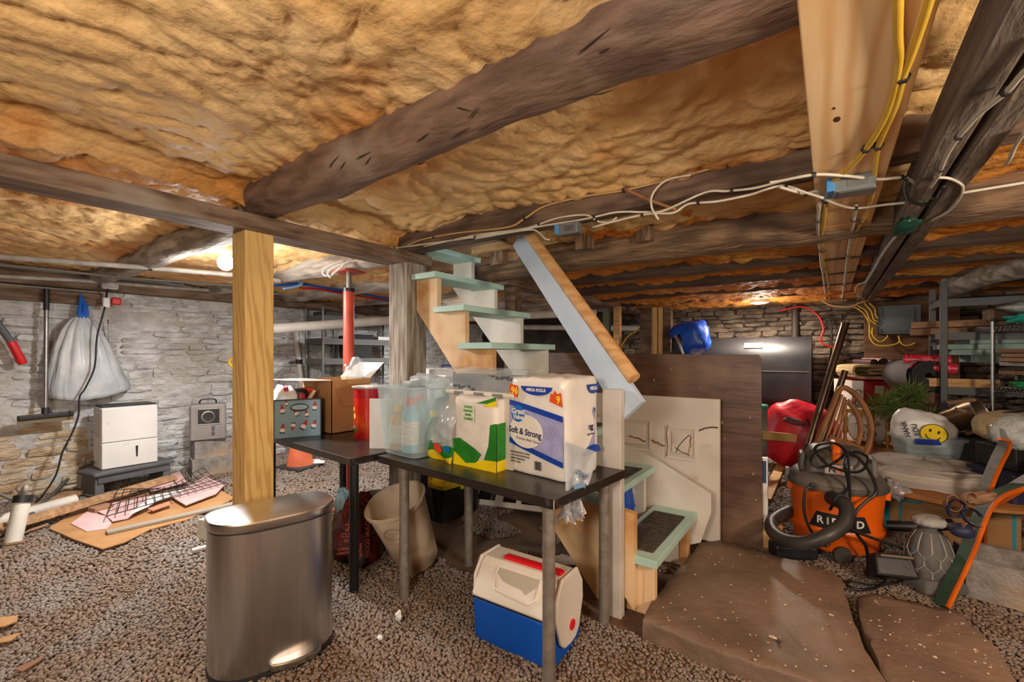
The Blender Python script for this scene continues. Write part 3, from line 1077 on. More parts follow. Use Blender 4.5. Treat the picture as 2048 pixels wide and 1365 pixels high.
# outlet box and plug with black cord
p = onx(219, 572, -5.80)
t = thing('outlet_box', 'grey outlet box on the lower conduit above the plug', 'outlet', p)
build('box', MB().box((0, 0, 0), (0.07, 0.13, 0.055)), GPIPE, t, bevel=0.005)
build('plate', MB().box((0, 0, -0.03), (0.06, 0.11, 0.006)), WHITEP, t, bevel=0.002)
wp = lambda pts, x=-5.78: [onx(a, b, x) for a, b in pts]
t = thing('timer_plug', 'white plug with red switch hanging over the dehumidifier', 'plug', onx(212, 606, -5.78))
build('plug', MB().box((0, 0, 0), (0.05, 0.055, 0.10)), WHITEP, t, bevel=0.01)
build('switch', MB().box((0.005, 0.075, 0.02), (0.05, 0.075, 0.07)), mat('red_plastic', (206, 24, 34), rough=0.4), t, bevel=0.012)
build('lead', MB().tube([p, p + Vector((0.01, -0.02, -0.05)), onx(212, 600, -5.78)], 0.009, 8), BLACKW, t, w=True, smooth=True)
cable('power_cable', wp([(210, 614), (203, 640), (194, 675), (191, 720), (186, 745), (170, 778), (159, 795), (157, 830), (145, 865), (125, 905), (112, 950), (90, 985), (62, 1018)], -5.62), 0.0075, BLACKW,
      'black cord dangling from the plug in front of the white bag', cat='cord', n=8)
cable('grey_hose', [onx(183, 925, -5.72), fl(150, 945, 0.14), fl(110, 985, 0.06), fl(80, 1012, 0.05), fl(58, 1034, 0.05), fl(45, 1045, 0.05)], 0.016, mat('grey_rubber', (84, 82, 80), rough=0.6),
      'grey drain hose from the dehumidifier down to the pipe', cat='hose', n=8)
cable('wall_rod', wp([(216, 640), (219, 700), (222, 790)], -5.88), 0.005, STEEL, 'thin metal rod hanging on the white wall beside the white bag', cat='rod')

# red and blue water lines, vents
BLUEP = mat('blue_tubing', (28, 76, 170), rough=0.4)
REDP = mat('red_tubing', (170, 30, 34), rough=0.4)
LBLUE = mat('pale_blue_tubing', (128, 172, 214), rough=0.4)
for m, dz, dx, ends, lab in ((BLUEP, 0.0, 0.0, ((540, 563), (566, 567), (620, 571), (700, 584), (785, 598), (900, 609)), 'blue water line running behind the red jack post'),
                             (REDP, 0.0, -.05, ((600, 577), (640, 579), (700, 590), (785, 602)), 'red water line below the blue water line'),
                             (BLUEP, 0.0, -.08, ((540, 572), (580, 570), (610, 568), (700, 588), (785, 604), (900, 612)), 'second blue water line crossing under the first'),
                             (LBLUE, 0.0, 0.05, ((566, 558), (590, 562), (605, 567), (590, 574), (566, 578)), 'pale blue loop of tubing right of the pine post')):
    cable('water_line', [onx(x, y, -4.5 + dx) for x, y in ends], 0.0125, m, lab, cat='pipe', n=8)
PVC = mat('white_pipe', (214, 210, 202), (198, 192, 184), sc=6, rough=0.45)
P = [at(500, 660, 4.85), at(560, 657, 5.0), at(785, 641, 5.75), at(1190, 626, 6.6)]
wpipe = solo('drain_pipe', MB().tube(P, 0.055, 14), PVC, 'long white drain pipe crossing behind the red post', 'pipe', smooth=True, ang=60)
build('hanger', MB().tube([P[2] + Vector((0, 0, .06)), P[2] + Vector((0, 0, .34))], 0.008, 6).tube([P[2] - Vector((.01, 0, 0)), P[2] + Vector((.012, 0, 0))], 0.06, 14), STEEL, wpipe, w=True)
p0, p1 = onx(590, 655, -5.95), onx(607, 800, -5.95)
vp = solo('vent_pipe', MB().tube([p0, p1], 0.034, 12), PVC, 'white vertical pipe standing on the wall behind the gnome box', 'pipe', smooth=True, ang=60)
c = p0.lerp(p1, .47)
build('clamp', MB().tube([c - Vector((0, 0, .03)), c + Vector((0, 0, .03))], 0.042, 12).bar(c, c + Vector((0.0, -.14, -.01)), 0.02, 0.02), BLACKP, vp, w=True)
p0, p1 = ony(1050, 655, 7.33), ony(1330, 658, 7.33)
solo('drain_pipe', MB().tube([p0, p1], 0.05, 12), PVC, 'white pipe on the far wall behind the handrail', 'pipe', smooth=True, ang=60)
cable('yellow_rope', [ony(x, y, 6.36) for x, y in ((1290, 645), (1275, 662), (1258, 672), (1245, 690), (1240, 705))], 0.014, YELW, 'yellow cord tied behind the studs', cat='cord')
vp2 = ony(1590, 650, 7.35)
solo('vent_pipe', MB().cyl((vp2.x, 7.36, 1.2), (vp2.x, 7.36, 2.0), 0.045), mat('dark_iron', (70, 58, 50), rough=0.6), 'dark iron pipe rising on the far wall behind the tank', 'pipe', smooth=True)

# red steel jack post
RED = mat('red_paint', (176, 62, 44), (150, 50, 38), sc=5, rough=0.45, bump=0.05, c3=(206, 70, 40), sc3=2)
t = thing('jack_post', 'red steel jack post under a grey log', 'post', (-3.28, 2.28, 0))
build('tube', MB().cyl((0, 0, 0.02), (0, 0, 1.84), 0.044, n=20).cyl((0, 0, 1.0), (0, 0, 1.02), 0.047, n=20).cyl((0, 0, 1.05), (0, 0, 1.07), 0.047, n=20), RED, t, smooth=True)
build('base_plate', MB().box((0, 0, 0.01), (0.18, 0.18, 0.02)), RED, t)
build('screw', MB().cyl((0, 0, 1.84), (0, 0, 1.985), 0.019, n=12), STEEL, t, smooth=True, label='bare steel screw')
build('collar', MB().cyl((0, 0, 1.825), (0, 0, 1.855), 0.047, n=20), BLACKM, t, smooth=True)
build('top_plate', MB().box((0, 0, 1.99), (0.20, 0.20, 0.012)), RED, t)
build('bolt', MB().cyl((0.03, -0.035, 1.21), (0.04, -0.06, 1.215), 0.012), STEEL, t)
for i, (pts, lab) in enumerate((([(690, 521), (668, 528), (650, 538), (646, 548), (655, 553)], 'white cable hooked down beside the jack post plate'),
                                ([(700, 524), (675, 532), (660, 541), (656, 549), (662, 556)], 'second white cable hooked beside the jack post'),
                                ([(755, 520), (700, 523), (682, 536), (668, 546), (664, 552)], 'third white cable hooked in front of the jack post'))):
    cable('hooked_cable', [at(x, y, 3.55) for x, y in pts], 0.009, WHITEP, lab, cat='cable')

# ------------------------------------------------------------------ things hung on the white wall
p0, p1 = onx(93, 583, -5.86), onx(91, 822, -5.80)
t = thing('floor_squeegee', 'black floor squeegee hung head down on the white wall', 'squeegee', (p1.x, p1.y, p1.z - .05))
build('pole', MB().cyl(p0, p1, 0.017, n=12), STEEL, t, w=True, smooth=True)
build('grip', MB().cyl(p0 + Vector((0, 0, .02)), p0.lerp(p1, .16), 0.021, n=12), BLACKP, t, w=True, smooth=True)
q0, q1 = onx(34, 838, -5.80), onx(147, 827, -5.80)
build('socket', MB().cyl(p1 + Vector((0, 0, .03)), p1 - Vector((0, 0, .04)), 0.026, 0.03, 12), BLACKP, t, w=True, smooth=True)
build('head', MB().bar(q0, q1, 0.05, 0.045), BLACKP, t, w=True, bevel=0.01)
build('blade', MB().bar(q0 - Vector((0, 0, .03)), q1 - Vector((0, 0, .03)), 0.012, 0.05), mat('tan_rubber', (120, 104, 80), rough=0.7), t, w=True)

# knotted trash bag
t = thing('trash_bag', 'translucent white trash bag hanging by a blue drawstring', 'bag', onx(175, 788, -5.86))
BAGM = mat('white_film_bag', (214, 218, 222), (190, 196, 202), sc=5, rough=0.35, alpha=0.93, bump=0.25, bsc=9, bst=(1, 3, 0.6))
yc, wz0, wz1 = onx(175, 788, -5.86).y, onx(175, 788, -5.86).z, onx(165, 632, -5.86).z
NB = 72


def bagpt(a, b):
    th = 2 * PI * a
    h = b
    wid = 0.315 * (1 - h) ** 0.62 * (1 - 0.15 * (1 - h)) + 0.03
    if h < 0.12:
        wid *= 0.90 + 0.10 * h / 0.12
    dep = 0.12 * math.sin(PI * min(1, (1 - h) * 0.62 + 0.06)) + 0.015
    pleat = 1 + 0.06 * math.sin(13 * th + 3 * h) * (0.4 + h) + 0.035 * math.sin(29 * th)
    z = wz0 + (wz1 - wz0) * h
    sag = 0.05 * (1 - h) ** 6
    yy = wid * math.cos(th) * pleat
    if h < 0.3 and yy > 0.1:
        yy += 0.05 * (0.3 - h) / 0.3
        z += 0.06 * (0.3 - h)
    x = -5.86 + dep * math.sin(th) * pleat
    return Vector((max(x, -5.965), yc + yy - 0.05 * h, z - sag * (1 - (yy / 0.33) ** 2) + 0.02 * (1 - h) * yy))


mb = MB().grid(bagpt, NB, 26, wrap=True)
mb.f.append(tuple(range(NB - 1, -1, -1)))
mb.noise(0.012, 7, 3, 3)
build('bag', mb, BAGM, t, w=True, smooth=True, ang=180)
ty = onx(164, 640, -5.86)
mb = MB()
BL = mat('blue_drawstring', (30, 100, 200), rough=0.35)
mb.tube([ty + Vector((.01, 0, -.02)), ty + Vector((.012, .02, .06)), ty + Vector((0, .025, .13)), onx(161, 590, -5.88)], [0.03, 0.03, 0.02, 0.008], 8)
mb.tube([ty + Vector((.02, -.01, -.0)), ty + Vector((.03, -.025, .07)), ty + Vector((0, -.01, .15)), onx(161, 590, -5.88)], [0.026, 0.02, 0.016, 0.007], 8)
mb.sq(ty + Vector((.01, 0, -.01)), (0.035, 0.04, 0.03), 2.2, 8, 0.3, 4, 2)
build('drawstring', mb, BL, t, w=True, smooth=True, label='knotted bright blue drawstring')

# red handled cutter, yellow handle
p0, p1, p2 = onx(-40, 600, -5.85), onx(22, 684, -5.85), onx(46, 729, -5.85)
t = thing('bolt_cutter', 'red and grey tool handle leaning at the broom end of the white wall', 'tool', p2)
build('shaft', MB().tube([p0, p1], [0.03, 0.028], 10), mat('grey_shaft', (86, 88, 92), rough=0.45), t, w=True, smooth=True)
build('grip', MB().tube([p1, p1.lerp(p2, .9), p2], [0.032, 0.034, 0.026], 10), mat('red_grip', (206, 30, 36), rough=0.45), t, w=True, smooth=True)
P = smoothpath([at(480, 717, 4.9), at(464, 718, 4.9), at(459, 727, 4.9), at(468, 737, 4.9), at(480, 752, 4.9), at(486, 790, 4.9), at(488, 870, 4.9), at(489, 948, 4.9)], 5)
solo('tool_handle', MB().tube(P, 0.014, 8), mat('yellow_plastic', (222, 176, 20), rough=0.4), 'yellow tool handle peeking out behind the pine post', 'tool', smooth=True, ang=180)

# ------------------------------------------------------------------ dehumidifier on its stool
STG = mat('grey_stool', (92, 92, 96), (84, 84, 88), sc=8, rough=0.55)
t = thing('step_stool', 'dark grey plastic step stool under the dehumidifier', 'stool', (-5.62, 1.43, 0.0), D2R(100))
build('top', MB().box((0, 0, 0.205), (0.66, 0.34, 0.045)).noise(0.001, 5), STG, t, bevel=0.02, seg=3)
build('apron', MB().bx(-.29, .29, -.145, -.125, 0.12, 0.19), STG, t, bevel=0.004)
for sx in (-1, 1):
    build('leg', MB().box((sx * .275, 0, 0.095), (0.075, 0.28, 0.19), top=(0.8, 0.9)), STG, t, bevel=0.008)
    build('foot', MB().box((sx * .28, 0, 0.012), (0.10, 0.30, 0.024)), STG, t, bevel=0.006)
DHW = mat('dehumidifier_white', (222, 222, 220), (214, 213, 210), sc=3, rough=0.35, c3=(206, 200, 190), sc3=9, lo3=0.66, hi3=0.72)
t = thing('dehumidifier', 'white dehumidifier standing on the grey step stool', 'dehumidifier', (-5.63, 1.42, 0.229), D2R(90))
build('body', MB().bx(-.215, .215, -.115, .13, 0.0, 0.575), DHW, t, bevel=0.012, seg=3)
build('top_panel', MB().bx(-.205, .205, -.105, .12, 0.575, 0.592), BLACKP, t, bevel=0.004)
build('front_cover', MB().bx(-.212, .212, -.135, -.115, 0.25, 0.57), DHW, t, bevel=0.008, seg=3)
build('bucket', MB().bx(-.212, .212, -.137, -.115, 0.004, 0.244), DHW, t, bevel=0.008, seg=3)
build('level_window', MB().prism([(0.035, 0.19), (0.055, 0.19), (0.051, 0.085), (0.040, 0.085)], (0, 0.003), Matrix.Translation((0, -.1375, 0)) @ Matrix.Rotation(PI / 2, 4, 'X')), BLACKP, t)
mb = MB()
for k in range(9):
    mb.bx(-.217, -.214, -.08, .09, 0.30 + k * .025, 0.312 + k * .025)
o = build('side_vent', mb, mat('vent_grey', (190, 188, 184), rough=0.5), t)
o['kind'] = 'stuff'

# heater on two blocks
CIND = mat('cinder_block', (150, 144, 138), (122, 116, 110), sc=14, rough=0.95, bump=0.5, bsc=60, det=5, c3=(176, 150, 124), sc3=1.6)


def cinder(name, loc, rz, label, s=(0.40, 0.20, 0.19), wt=0.032, group=None, holes=2):
    t = thing(name, label, 'cinder block', loc, rz, group)
    L_, D_, H_ = s
    mb = MB()
    mb.bx(-L_ / 2, L_ / 2, -D_ / 2, -D_ / 2 + wt, 0, H_).bx(-L_ / 2, L_ / 2, D_ / 2 - wt, D_ / 2, 0, H_)
    for k in range(holes + 1):
        x = -L_ / 2 + wt / 2 + (L_ - wt) * k / holes
        mb.bx(x - wt / 2, x + wt / 2, -D_ / 2 + wt, D_ / 2 - wt, 0, H_)
    build('block', mb, CIND, t, bevel=0.004)
    return t


cinder('cinder_block', (-5.52, 2.13, 0.0), D2R(80), 'grey cinder block resting on the ground under the heater')
cinder('cinder_block', (-5.53, 2.15, 0.19), D2R(83), 'grey cinder block directly beneath the heater')
HG = mat('heater_grey', (150, 146, 142), (140, 136, 132), sc=6, rough=0.5, metal=0.2)
t = thing('space_heater', 'grey space heater with a barred window on two cinder blocks', 'heater', (-5.50, 2.08, 0.38), D2R(70))
W_, H_ = 0.165, 0.395
build('case', MB().bx(-W_, W_, -0.08, 0.10, 0, H_), HG, t, bevel=0.03, seg=4)
build('face', MB().bx(-W_ + .012, W_ - .012, -0.092, -0.078, 0.015, H_ - .015), HG, t, bevel=0.02, seg=3)
build('window', MB().bx(-.09, .10, -0.096, -0.09, 0.185, 0.335), mat('heater_dark', (40, 36, 34), rough=0.4), t)
mb = MB().lathe([(0.05, 0), (0.062, 0.002), (0.062, 0.006), (0.05, 0.008)], 20, (0.0, -0.099, 0.26), cap0=False, cap1=False, tilt=RX(90))
for k in range(5):
    r = .012 + .012 * k
    mb.tube([(0.0 + r * math.cos(2 * PI * q / 18), -0.1, 0.26 + r * math.sin(2 * PI * q / 18)) for q in range(18)], 0.0018, 4, closed=True)
build('fan_guard', mb, STEEL, t)
build('window_frame', MB().bx(-.105, -.09, -.099, -.09, 0.17, .35).bx(.10, .115, -.099, -.09, 0.17, .35).bx(-.09, .10, -.099, -.09, .335, .35).bx(-.09, .10, -.099, -.09, .17, .185), HG, t, bevel=0.003)
for zk in (0.14, 0.085):
    build('knob', MB().cyl((0.045, -0.092, zk), (0.045, -0.115, zk), 0.018, 0.016, 16), mat('knob_grey', (92, 90, 90), rough=0.5), t, smooth=True)
for k in range(6):
    build('louvre', MB().bx(-.12, .015, -0.096, -0.09, 0.04 + k * .02, 0.05 + k * .02), HG, t)
    build('louvre', MB().bx(.075, .13, -0.096, -0.09, 0.04 + k * .02, 0.05 + k * .02), HG, t)
build('handle', MB().tube(smoothpath([(-.075, 0, H_), (-.07, 0, H_ + .03), (-.04, 0, H_ + .045), (.04, 0, H_ + .045), (.07, 0, H_ + .03), (.075, 0, H_)], 4), 0.008, 8), BLACKM, t, smooth=True)

# ------------------------------------------------------------------ clutter along the foot of the white wall
OLDPL = mat('dusty_plank', (186, 148, 108), (152, 116, 82), sc=4, st=(1.2, 6, 6), rough=0.8, bump=0.2)
p0, p1 = fl(20, 1052, 0.085), fl(345, 955, 0.085)
solo('floor_plank', MB().bar(p0, p1, 0.13, 0.035), OLDPL, 'long dusty plank lying in front of the grey stool', 'plank', bevel=0.004)
p0, p1 = fl(-60, 1075, 0.025), fl(150, 985, 0.03)
solo('floor_plank', MB().bar(p0, p1, 0.16, 0.03), OLDPL, 'short plank on the ground by the foot of the wall', 'plank', bevel=0.004)
solo('wood_offcut', MB().box(fl(202, 1020, 0.033), (0.10, 0.13, 0.066), RZ(15)), mat('offcut_brown', (150, 112, 84), rough=0.85), 'small wood block propping up the dusty plank', 'block', bevel=0.006)
c1 = [fl(x, y, 0) for x, y in ((98, 1062), (150, 1085), (205, 1104), (250, 1090), (300, 1064), (345, 1052), (372, 1045), (430, 1020), (470, 1000), (440, 985), (300, 985), (160, 1020))]
solo('flat_cardboard', MB().prism([(q.x, q.y) for q in c1], (0.010, 0.018)), CARDB, 'torn flat cardboard sheet on the gravel', 'cardboard')
PINK = mat('pink_board', (220, 182, 180), (208, 170, 170), sc=5, rough=0.75)
z2 = lambda pts: [fl(x / 4.096, 860 + y / 4.096, 0) for x, y in pts]
for pts, z, m, nm, lab in (
        ([(580, 795), (710, 860), (870, 840), (915, 795), (870, 740), (720, 700)], 0.022, PINK, 'pink_board', 'pink board scrap lying nearest on the flat cardboard'),
        ([(780, 700), (850, 650), (1080, 600), (1290, 560), (1200, 640), (1050, 760), (920, 790), (870, 740)], 0.030, PINK, 'pink_board', 'long pink board scrap under the wire mesh'),
        ([(1200, 490), (1470, 385), (1525, 470), (1240, 560)], 0.050, PINK, 'pink_board', 'pink board rectangle leaning behind the wire mesh'),
        ([(1460, 630), (1400, 590), (1500, 530), (1680, 420), (1840, 490), (1770, 570), (1520, 665)], 0.042, PINK, 'pink_board', 'big pink board scrap near the pine post'),
        ([(1060, 765), (1240, 600), (1500, 550), (1440, 590), (1290, 640), (1220, 690)], 0.060, mat('white_sheet', (226, 226, 226), rough=0.7), 'paper_sheet', 'crumpled white sheet on the pink boards'),
        ([(1210, 700), (1390, 640), (1400, 665), (1250, 715)], 0.045, mat('terracotta', (196, 132, 104), rough=0.8), 'brick_scrap', 'terracotta coloured scrap under the white sheet')):
    q = z2(pts)
    mb = MB().prism([(a.x, a.y) for a in q], (z, z + 0.008))
    mb.noise(0.012, 3, len(pts), 2, along=(0, 0, 1))
    solo(nm, mb, m, lab, 'board' if nm == 'pink_board' else 'scrap')
p0, p1 = fl(213, 1066, 0.03), fl(470, 1008, 0.03)
solo('trim_strip', MB().bar(p0, p1, 0.07, 0.02), mat('grey_strip', (150, 140, 126), rough=0.8), 'grey wooden strip lying along the flat cardboard', 'strip', bevel=0.003)
# wire mesh
def meshpt(a, b):
    A, B, C_, D_ = z2([(870, 790), (1850, 500), (1660, 420), (960, 640)])
    p = (A * (1 - a) + B * a) * (1 - b) + (D_ * (1 - a) + C_ * a) * b
    return p + Vector((0, 0, 0.075 + 0.05 * math.sin(a * 5 + b * 2) * b + 0.03 * b))


t = thing('wire_mesh', 'dark square wire mesh lying over the pink boards', 'mesh', meshpt(.5, .5) * Vector((1, 1, 0)) if False else (meshpt(.5, .5).x, meshpt(.5, .5).y, 0.02))
WIRE = mat('rusty_wire', (52, 46, 44), rough=0.6, metal=0.5)
for k in range(6):
    build('wire', MB().tube([meshpt(a / 12, k / 5) for a in range(13)], 0.0035, 4), WIRE, t, w=True)
for k in range(15):
    e = 1.0 + 0.25 * ((k * 7) % 3 == 0)
    build('wire', MB().tube([meshpt(k / 14, b / 6 * e) for b in range(7)], 0.0035, 4), WIRE, t, w=True)
# standpipe, hose, low pipe
p0, p1 = fl(22, 1092, 0.0), fl(44, 1028, 0.0)
t = thing('standpipe', 'short white standpipe with a black collar in the gravel', 'pipe', p0)
top = p0 + Vector((-0.06, 0.06, 0.27))
build('pipe', MB().tube([p0 - Vector((0, 0, .03)), top], 0.046, 16), PVC, t, w=True, smooth=True)
build('collar', MB().tube([p0.lerp(top, .98), p0.lerp(top, 1.16)], 0.052, 16), BLACKP, t, w=True, smooth=True)
P = smoothpath([top + Vector((0, 0, .04)), top + Vector((-.02, .02, .10)), fl(28, 1000, 0.16), fl(0, 990, .16), fl(-60, 985, .15)], 5)
solo('grey_hose', MB().tube(P, 0.014, 8), mat('pale_hose', (150, 146, 138), rough=0.5), 'pale hose curving into the standpipe', 'hose', smooth=True, ang=180)
P = [fl(-120, 1075, 0.05), fl(0, 1042, 0.05), fl(150, 1000, 0.06)]
solo('ground_pipe', MB().tube(P, 0.045, 12), PVC, 'white pipe lying along the foot of the wall behind the standpipe', 'pipe', smooth=True, ang=60)
for k, (pts, lab) in enumerate((([(0, 1060), (30, 1075), (60, 1062), (95, 1050)], 'brown stick lying beside the standpipe'),
                                ([(-20, 1085), (15, 1090), (50, 1085)], 'short brown stick lying in front of the standpipe'),
                                ([(-10, 1075), (20, 1062), (62, 1048)], 'thin brown stick behind the standpipe'))):
    solo('stick', MB().tube([fl(x, y, 0.02) for x, y in pts], 0.012, 6), mat('stick_brown', (140, 110, 84), rough=0.85), lab, 'stick', smooth=True)
for pts, lab, m in (([(-30, 1248), (36, 1239), (34, 1252), (10, 1262), (-30, 1268)], 'tan cardboard scrap lying farther back on the near gravel', CARDB),
                    ([(-10, 1288), (12, 1282), (42, 1275), (22, 1290), (-10, 1296)], 'second tan scrap close to the first on the near gravel', CARDB),
                    ([(28, 1350), (60, 1334), (94, 1318), (80, 1332), (45, 1354)], 'thin brown bark strip on the near gravel', mat('bark', (128, 92, 66), rough=0.85))):
    q = [fl(x, y, 0) for x, y in pts]
    solo('floor_scrap', MB().prism([(a.x, a.y) for a in q], (0.016, 0.022)).noise(0.008, 9, len(lab), 2, along=(0, 0, 1)), m, lab, 'scrap')

# small electrical box and pipe by the bin, traffic cone
solo('white_box', MB().box(fl(412, 1080, 0) + Vector((0, 0, .075)), (0.07, 0.06, 0.15), RZ(20)), mat('cream_box', (206, 202, 190), rough=0.6), 'small cream box behind the steel bin', 'box', bevel=0.005)
p0, p1 = fl(384, 1103, 0.03), fl(470, 1080, 0.03)
solo('pipe_offcut', MB().tube([p0, p1], 0.017, 12), PVC, 'white pipe offcut sticking out from behind the steel bin', 'pipe', smooth=True, ang=60)
ORG = mat('cone_orange', (226, 118, 78), (206, 100, 66), sc=5, rough=0.6)
c = fl(600, 935, 0)
t = thing('traffic_cone', 'faded orange traffic cone under the gnome table', 'cone', c, D2R(12))
build('base', MB().box((0, 0, 0.018), (0.36, 0.36, 0.036)), mat('cone_base', (64, 60, 58), rough=0.8), t, bevel=0.01)
build('cone', MB().lathe([(0.145, 0.036), (0.14, 0.06), (0.085, 0.36), (0.03, 0.66), (0.028, 0.665)], 28), ORG, t, smooth=True)
solo('paper_scrap', MB().sq(fl(632, 925, 0.03), (0.12, 0.07, 0.02), 3, 8, 0.4, 4, 4), mat('white_sheet', (226, 226, 226)), 'white paper scrap beside the traffic cone', 'scrap', smooth=True)

# ------------------------------------------------------------------ wire rack on the back of the white wall
t = thing('wire_rack', 'grey metal rack on the white wall behind the jack post', 'shelf', (-5.65, 4.05, 0))
GRK = mat('rack_grey', (112, 112, 112), rough=0.45, metal=0.5)
x0, x1, y0, y1 = -5.88, -5.48, 3.42, 4.72
for x in (x0, x1):
    for y in (y0, y1, (y0 + 0.42)):
        build('upright', MB().cyl((x, y, 0), (x, y, 1.93), 0.017, n=10), GRK, t, w=True, smooth=True)
for z in (0.25, 0.75, 1.22, 1.49, 1.80):
    mb = MB().bx(x0, x1, y0, y1, z, z + .012).bx(x1 - .01, x1 + .008, y0, y1, z - .05, z + .03).bx(x0, x1, y0 - .01, y0 + .006, z - .05, z + .03)
    build('shelf', mb, mat('shelf_grey', (96, 94, 92), rough=0.6), t, w=True)
p = onx(726, 715, -5.45)
t = thing('black_case', 'black fabric case on the grey rack right of the jack post', 'case', (-5.62, p.y, 1.232), D2R(88))
build('case', MB().box((0, 0, 0.17), (0.36, 0.26, 0.34), top=(1.12, 1.0)), mat('black_fabric', (34, 34, 36), (44, 44, 46), sc=40, rough=0.85), t, bevel=0.015)
build('flap', MB().box((0, -.135, 0.31), (0.42, 0.012, 0.10)), mat('black_fabric', (34, 34, 36)), t, bevel=0.004)
for k, (y, z, m, lab, s) in enumerate(((4.2, 1.81, mat('rack_tan', (176, 140, 100), rough=.7), 'tan flat carton on the top shelf of the grey rack', (0.3, 0.42, 0.05)),
                                       (4.5, 1.502, mat('rack_white', (216, 214, 210), rough=.6), 'white flat carton on the second shelf of the grey rack', (0.3, 0.3, 0.07)),
                                       (3.62, 1.81, mat('rack_dark', (70, 68, 68), rough=.6), 'dark tray on the near end of the grey rack', (0.3, 0.26, 0.08)))):
    solo('rack_carton', MB().box((-5.68, y, z + s[2] / 2), s), m, lab, 'carton', bevel=0.004)
# ------------------------------------------------------------------ steel pedal bin
BSTEEL = mat('brushed_steel', (206, 207, 208), (188, 188, 188), sc=4, st=(6, 6, 0.4), rough=0.30, metal=1.0, bump=0.015, bsc=30, bst=(9, 9, .3), c3=(196, 184, 166), sc3=30, lo3=0.68, hi3=0.74, rvar=0.06)
# long axis along local x, front faces local -y
t = thing('pedal_bin', 'brushed steel pedal bin in front of the new pine post', 'bin', (-1.993, 1.010, -0.012), D2R(77))


def binring(rx, ry, z, n=56, ex=2.9):
    out = []
    for k in range(n):
        th = 2 * PI * k / n
        c_, s_ = math.cos(th), math.sin(th)
        x = math.copysign(abs(c_) ** (2 / ex), c_) * rx
        e2 = 2.1 if s_ < 0 else 4.0
        y = math.copysign(abs(s_) ** (2 / e2), s_) * ry
        out.append(Vector((x, y, z)))
    return out


def loft(rings, cap0=True, cap1=True):
    mb = MB()
    n = len(rings[0])
    vs = [p for r in rings for p in r]
    fs = []
    for i in range(len(rings) - 1):
        for k in range(n):
            k2 = (k + 1) % n
            fs.append((i * n + k, i * n + k2, (i + 1) * n + k2, (i + 1) * n + k))
    if cap0:
        fs.append(tuple(range(n - 1, -1, -1)))
    if cap1:
        fs.append(tuple((len(rings) - 1) * n + k for k in range(n)))
    return mb.add(vs, fs)


build('body', loft([binring(.243, .150, z) for z in (0.03, 0.2, 0.4, 0.598)]), BSTEEL, t, smooth=True, ang=50)
build('base_ring', loft([binring(.246, .153, 0.0), binring(.246, .153, 0.016), binring(.243, .150, 0.03)]), BLACKP, t, smooth=True, ang=50)
build('seal', loft([binring(.240, .147, 0.598), binring(.240, .147, 0.606)]), BLACKP, t, smooth=True, ang=50)
LIDST = mat('lid_steel', (216, 217, 218), (200, 200, 200), sc=6, rough=0.24, metal=1.0)
build('lid', loft([binring(.247, .153, 0.606), binring(.249, .155, 0.612), binring(.249, .155, 0.637), binring(.246, .152, 0.643), binring(.20, .12, 0.646), binring(.05, .03, 0.648)]), LIDST, t, smooth=True, ang=25)
mb = MB()
ped = [Vector((-.055 + .20 * k / 10, -.148 - .055 * math.sin(PI * (k + 0.6) / 11.2) ** 0.5, 0.05)) for k in range(11)]
mb.prism([(p.x, p.y) for p in ped] + [(.145, -.10), (-.055, -.10)], (0.03, 0.06))
build('pedal', mb, LIDST, t, bevel=0.008, seg=3)

# ------------------------------------------------------------------ the two black desks
DESK = mat('black_desk_top', (42, 36, 32), (34, 29, 26), sc=6, rough=0.3, c3=(120, 118, 116), sc3=5, lo3=0.62, hi3=0.8)
DESKE = mat('black_desk_edge', (40, 33, 29), rough=0.35)
LEGS = mat('silver_leg', (158, 150, 140), (136, 128, 118), sc=20, rough=0.42, metal=0.55)
TZ = 0.735
RT = D2R(-5.1)
UX, UY = Vector((math.cos(RT), math.sin(RT), 0)), Vector((-math.sin(RT), math.cos(RT), 0))
T1 = Vector((-1.446, 1.872, 0))
t = thing('desk', 'black topped desk on silver legs holding the tissue packs', 'table', T1, RT)
build('tabletop', MB().bx(-.6, .6, -.3, .3, 0.695, TZ), DESK, t, bevel=0.002)
build('edge_line', MB().bx(.5985, .6006, -.3008, -.298, 0.697, 0.734), mat('worn_edge', (210, 190, 160), rough=.7), t)
for lx, ly in ((.54, -.25), (.525, .235), (-.425, -.25), (-.425, .235)):
    lg_ = build('leg', MB().cyl((lx, ly, -0.03), (lx, ly, 0.694), 0.0265, n=18), LEGS, t, smooth=True)
    build('foot', MB().cyl((lx, ly, -0.05), (lx, ly, -0.03), 0.028, n=18), mat('grey_foot', (110, 106, 100), rough=.7), lg_, smooth=True)
T2 = Vector((-2.111, 1.487, 0)) - UX * 0.615 + UY * 0.3
t = thing('desk', 'black desk with black legs holding the gnome box and carton', 'table', T2, RT)
build('tabletop', MB().bx(-.6, .6, -.3, .3, 0.695, TZ), DESK, t, bevel=0.002)
for lx, ly in ((.56, -.255), (.55, .24), (-.55, -.25), (-.45, .24)):
    build('leg', MB().cyl((lx, ly, -0.005), (lx, ly, 0.694), 0.026, n=16), BLACKM, t, smooth=True)

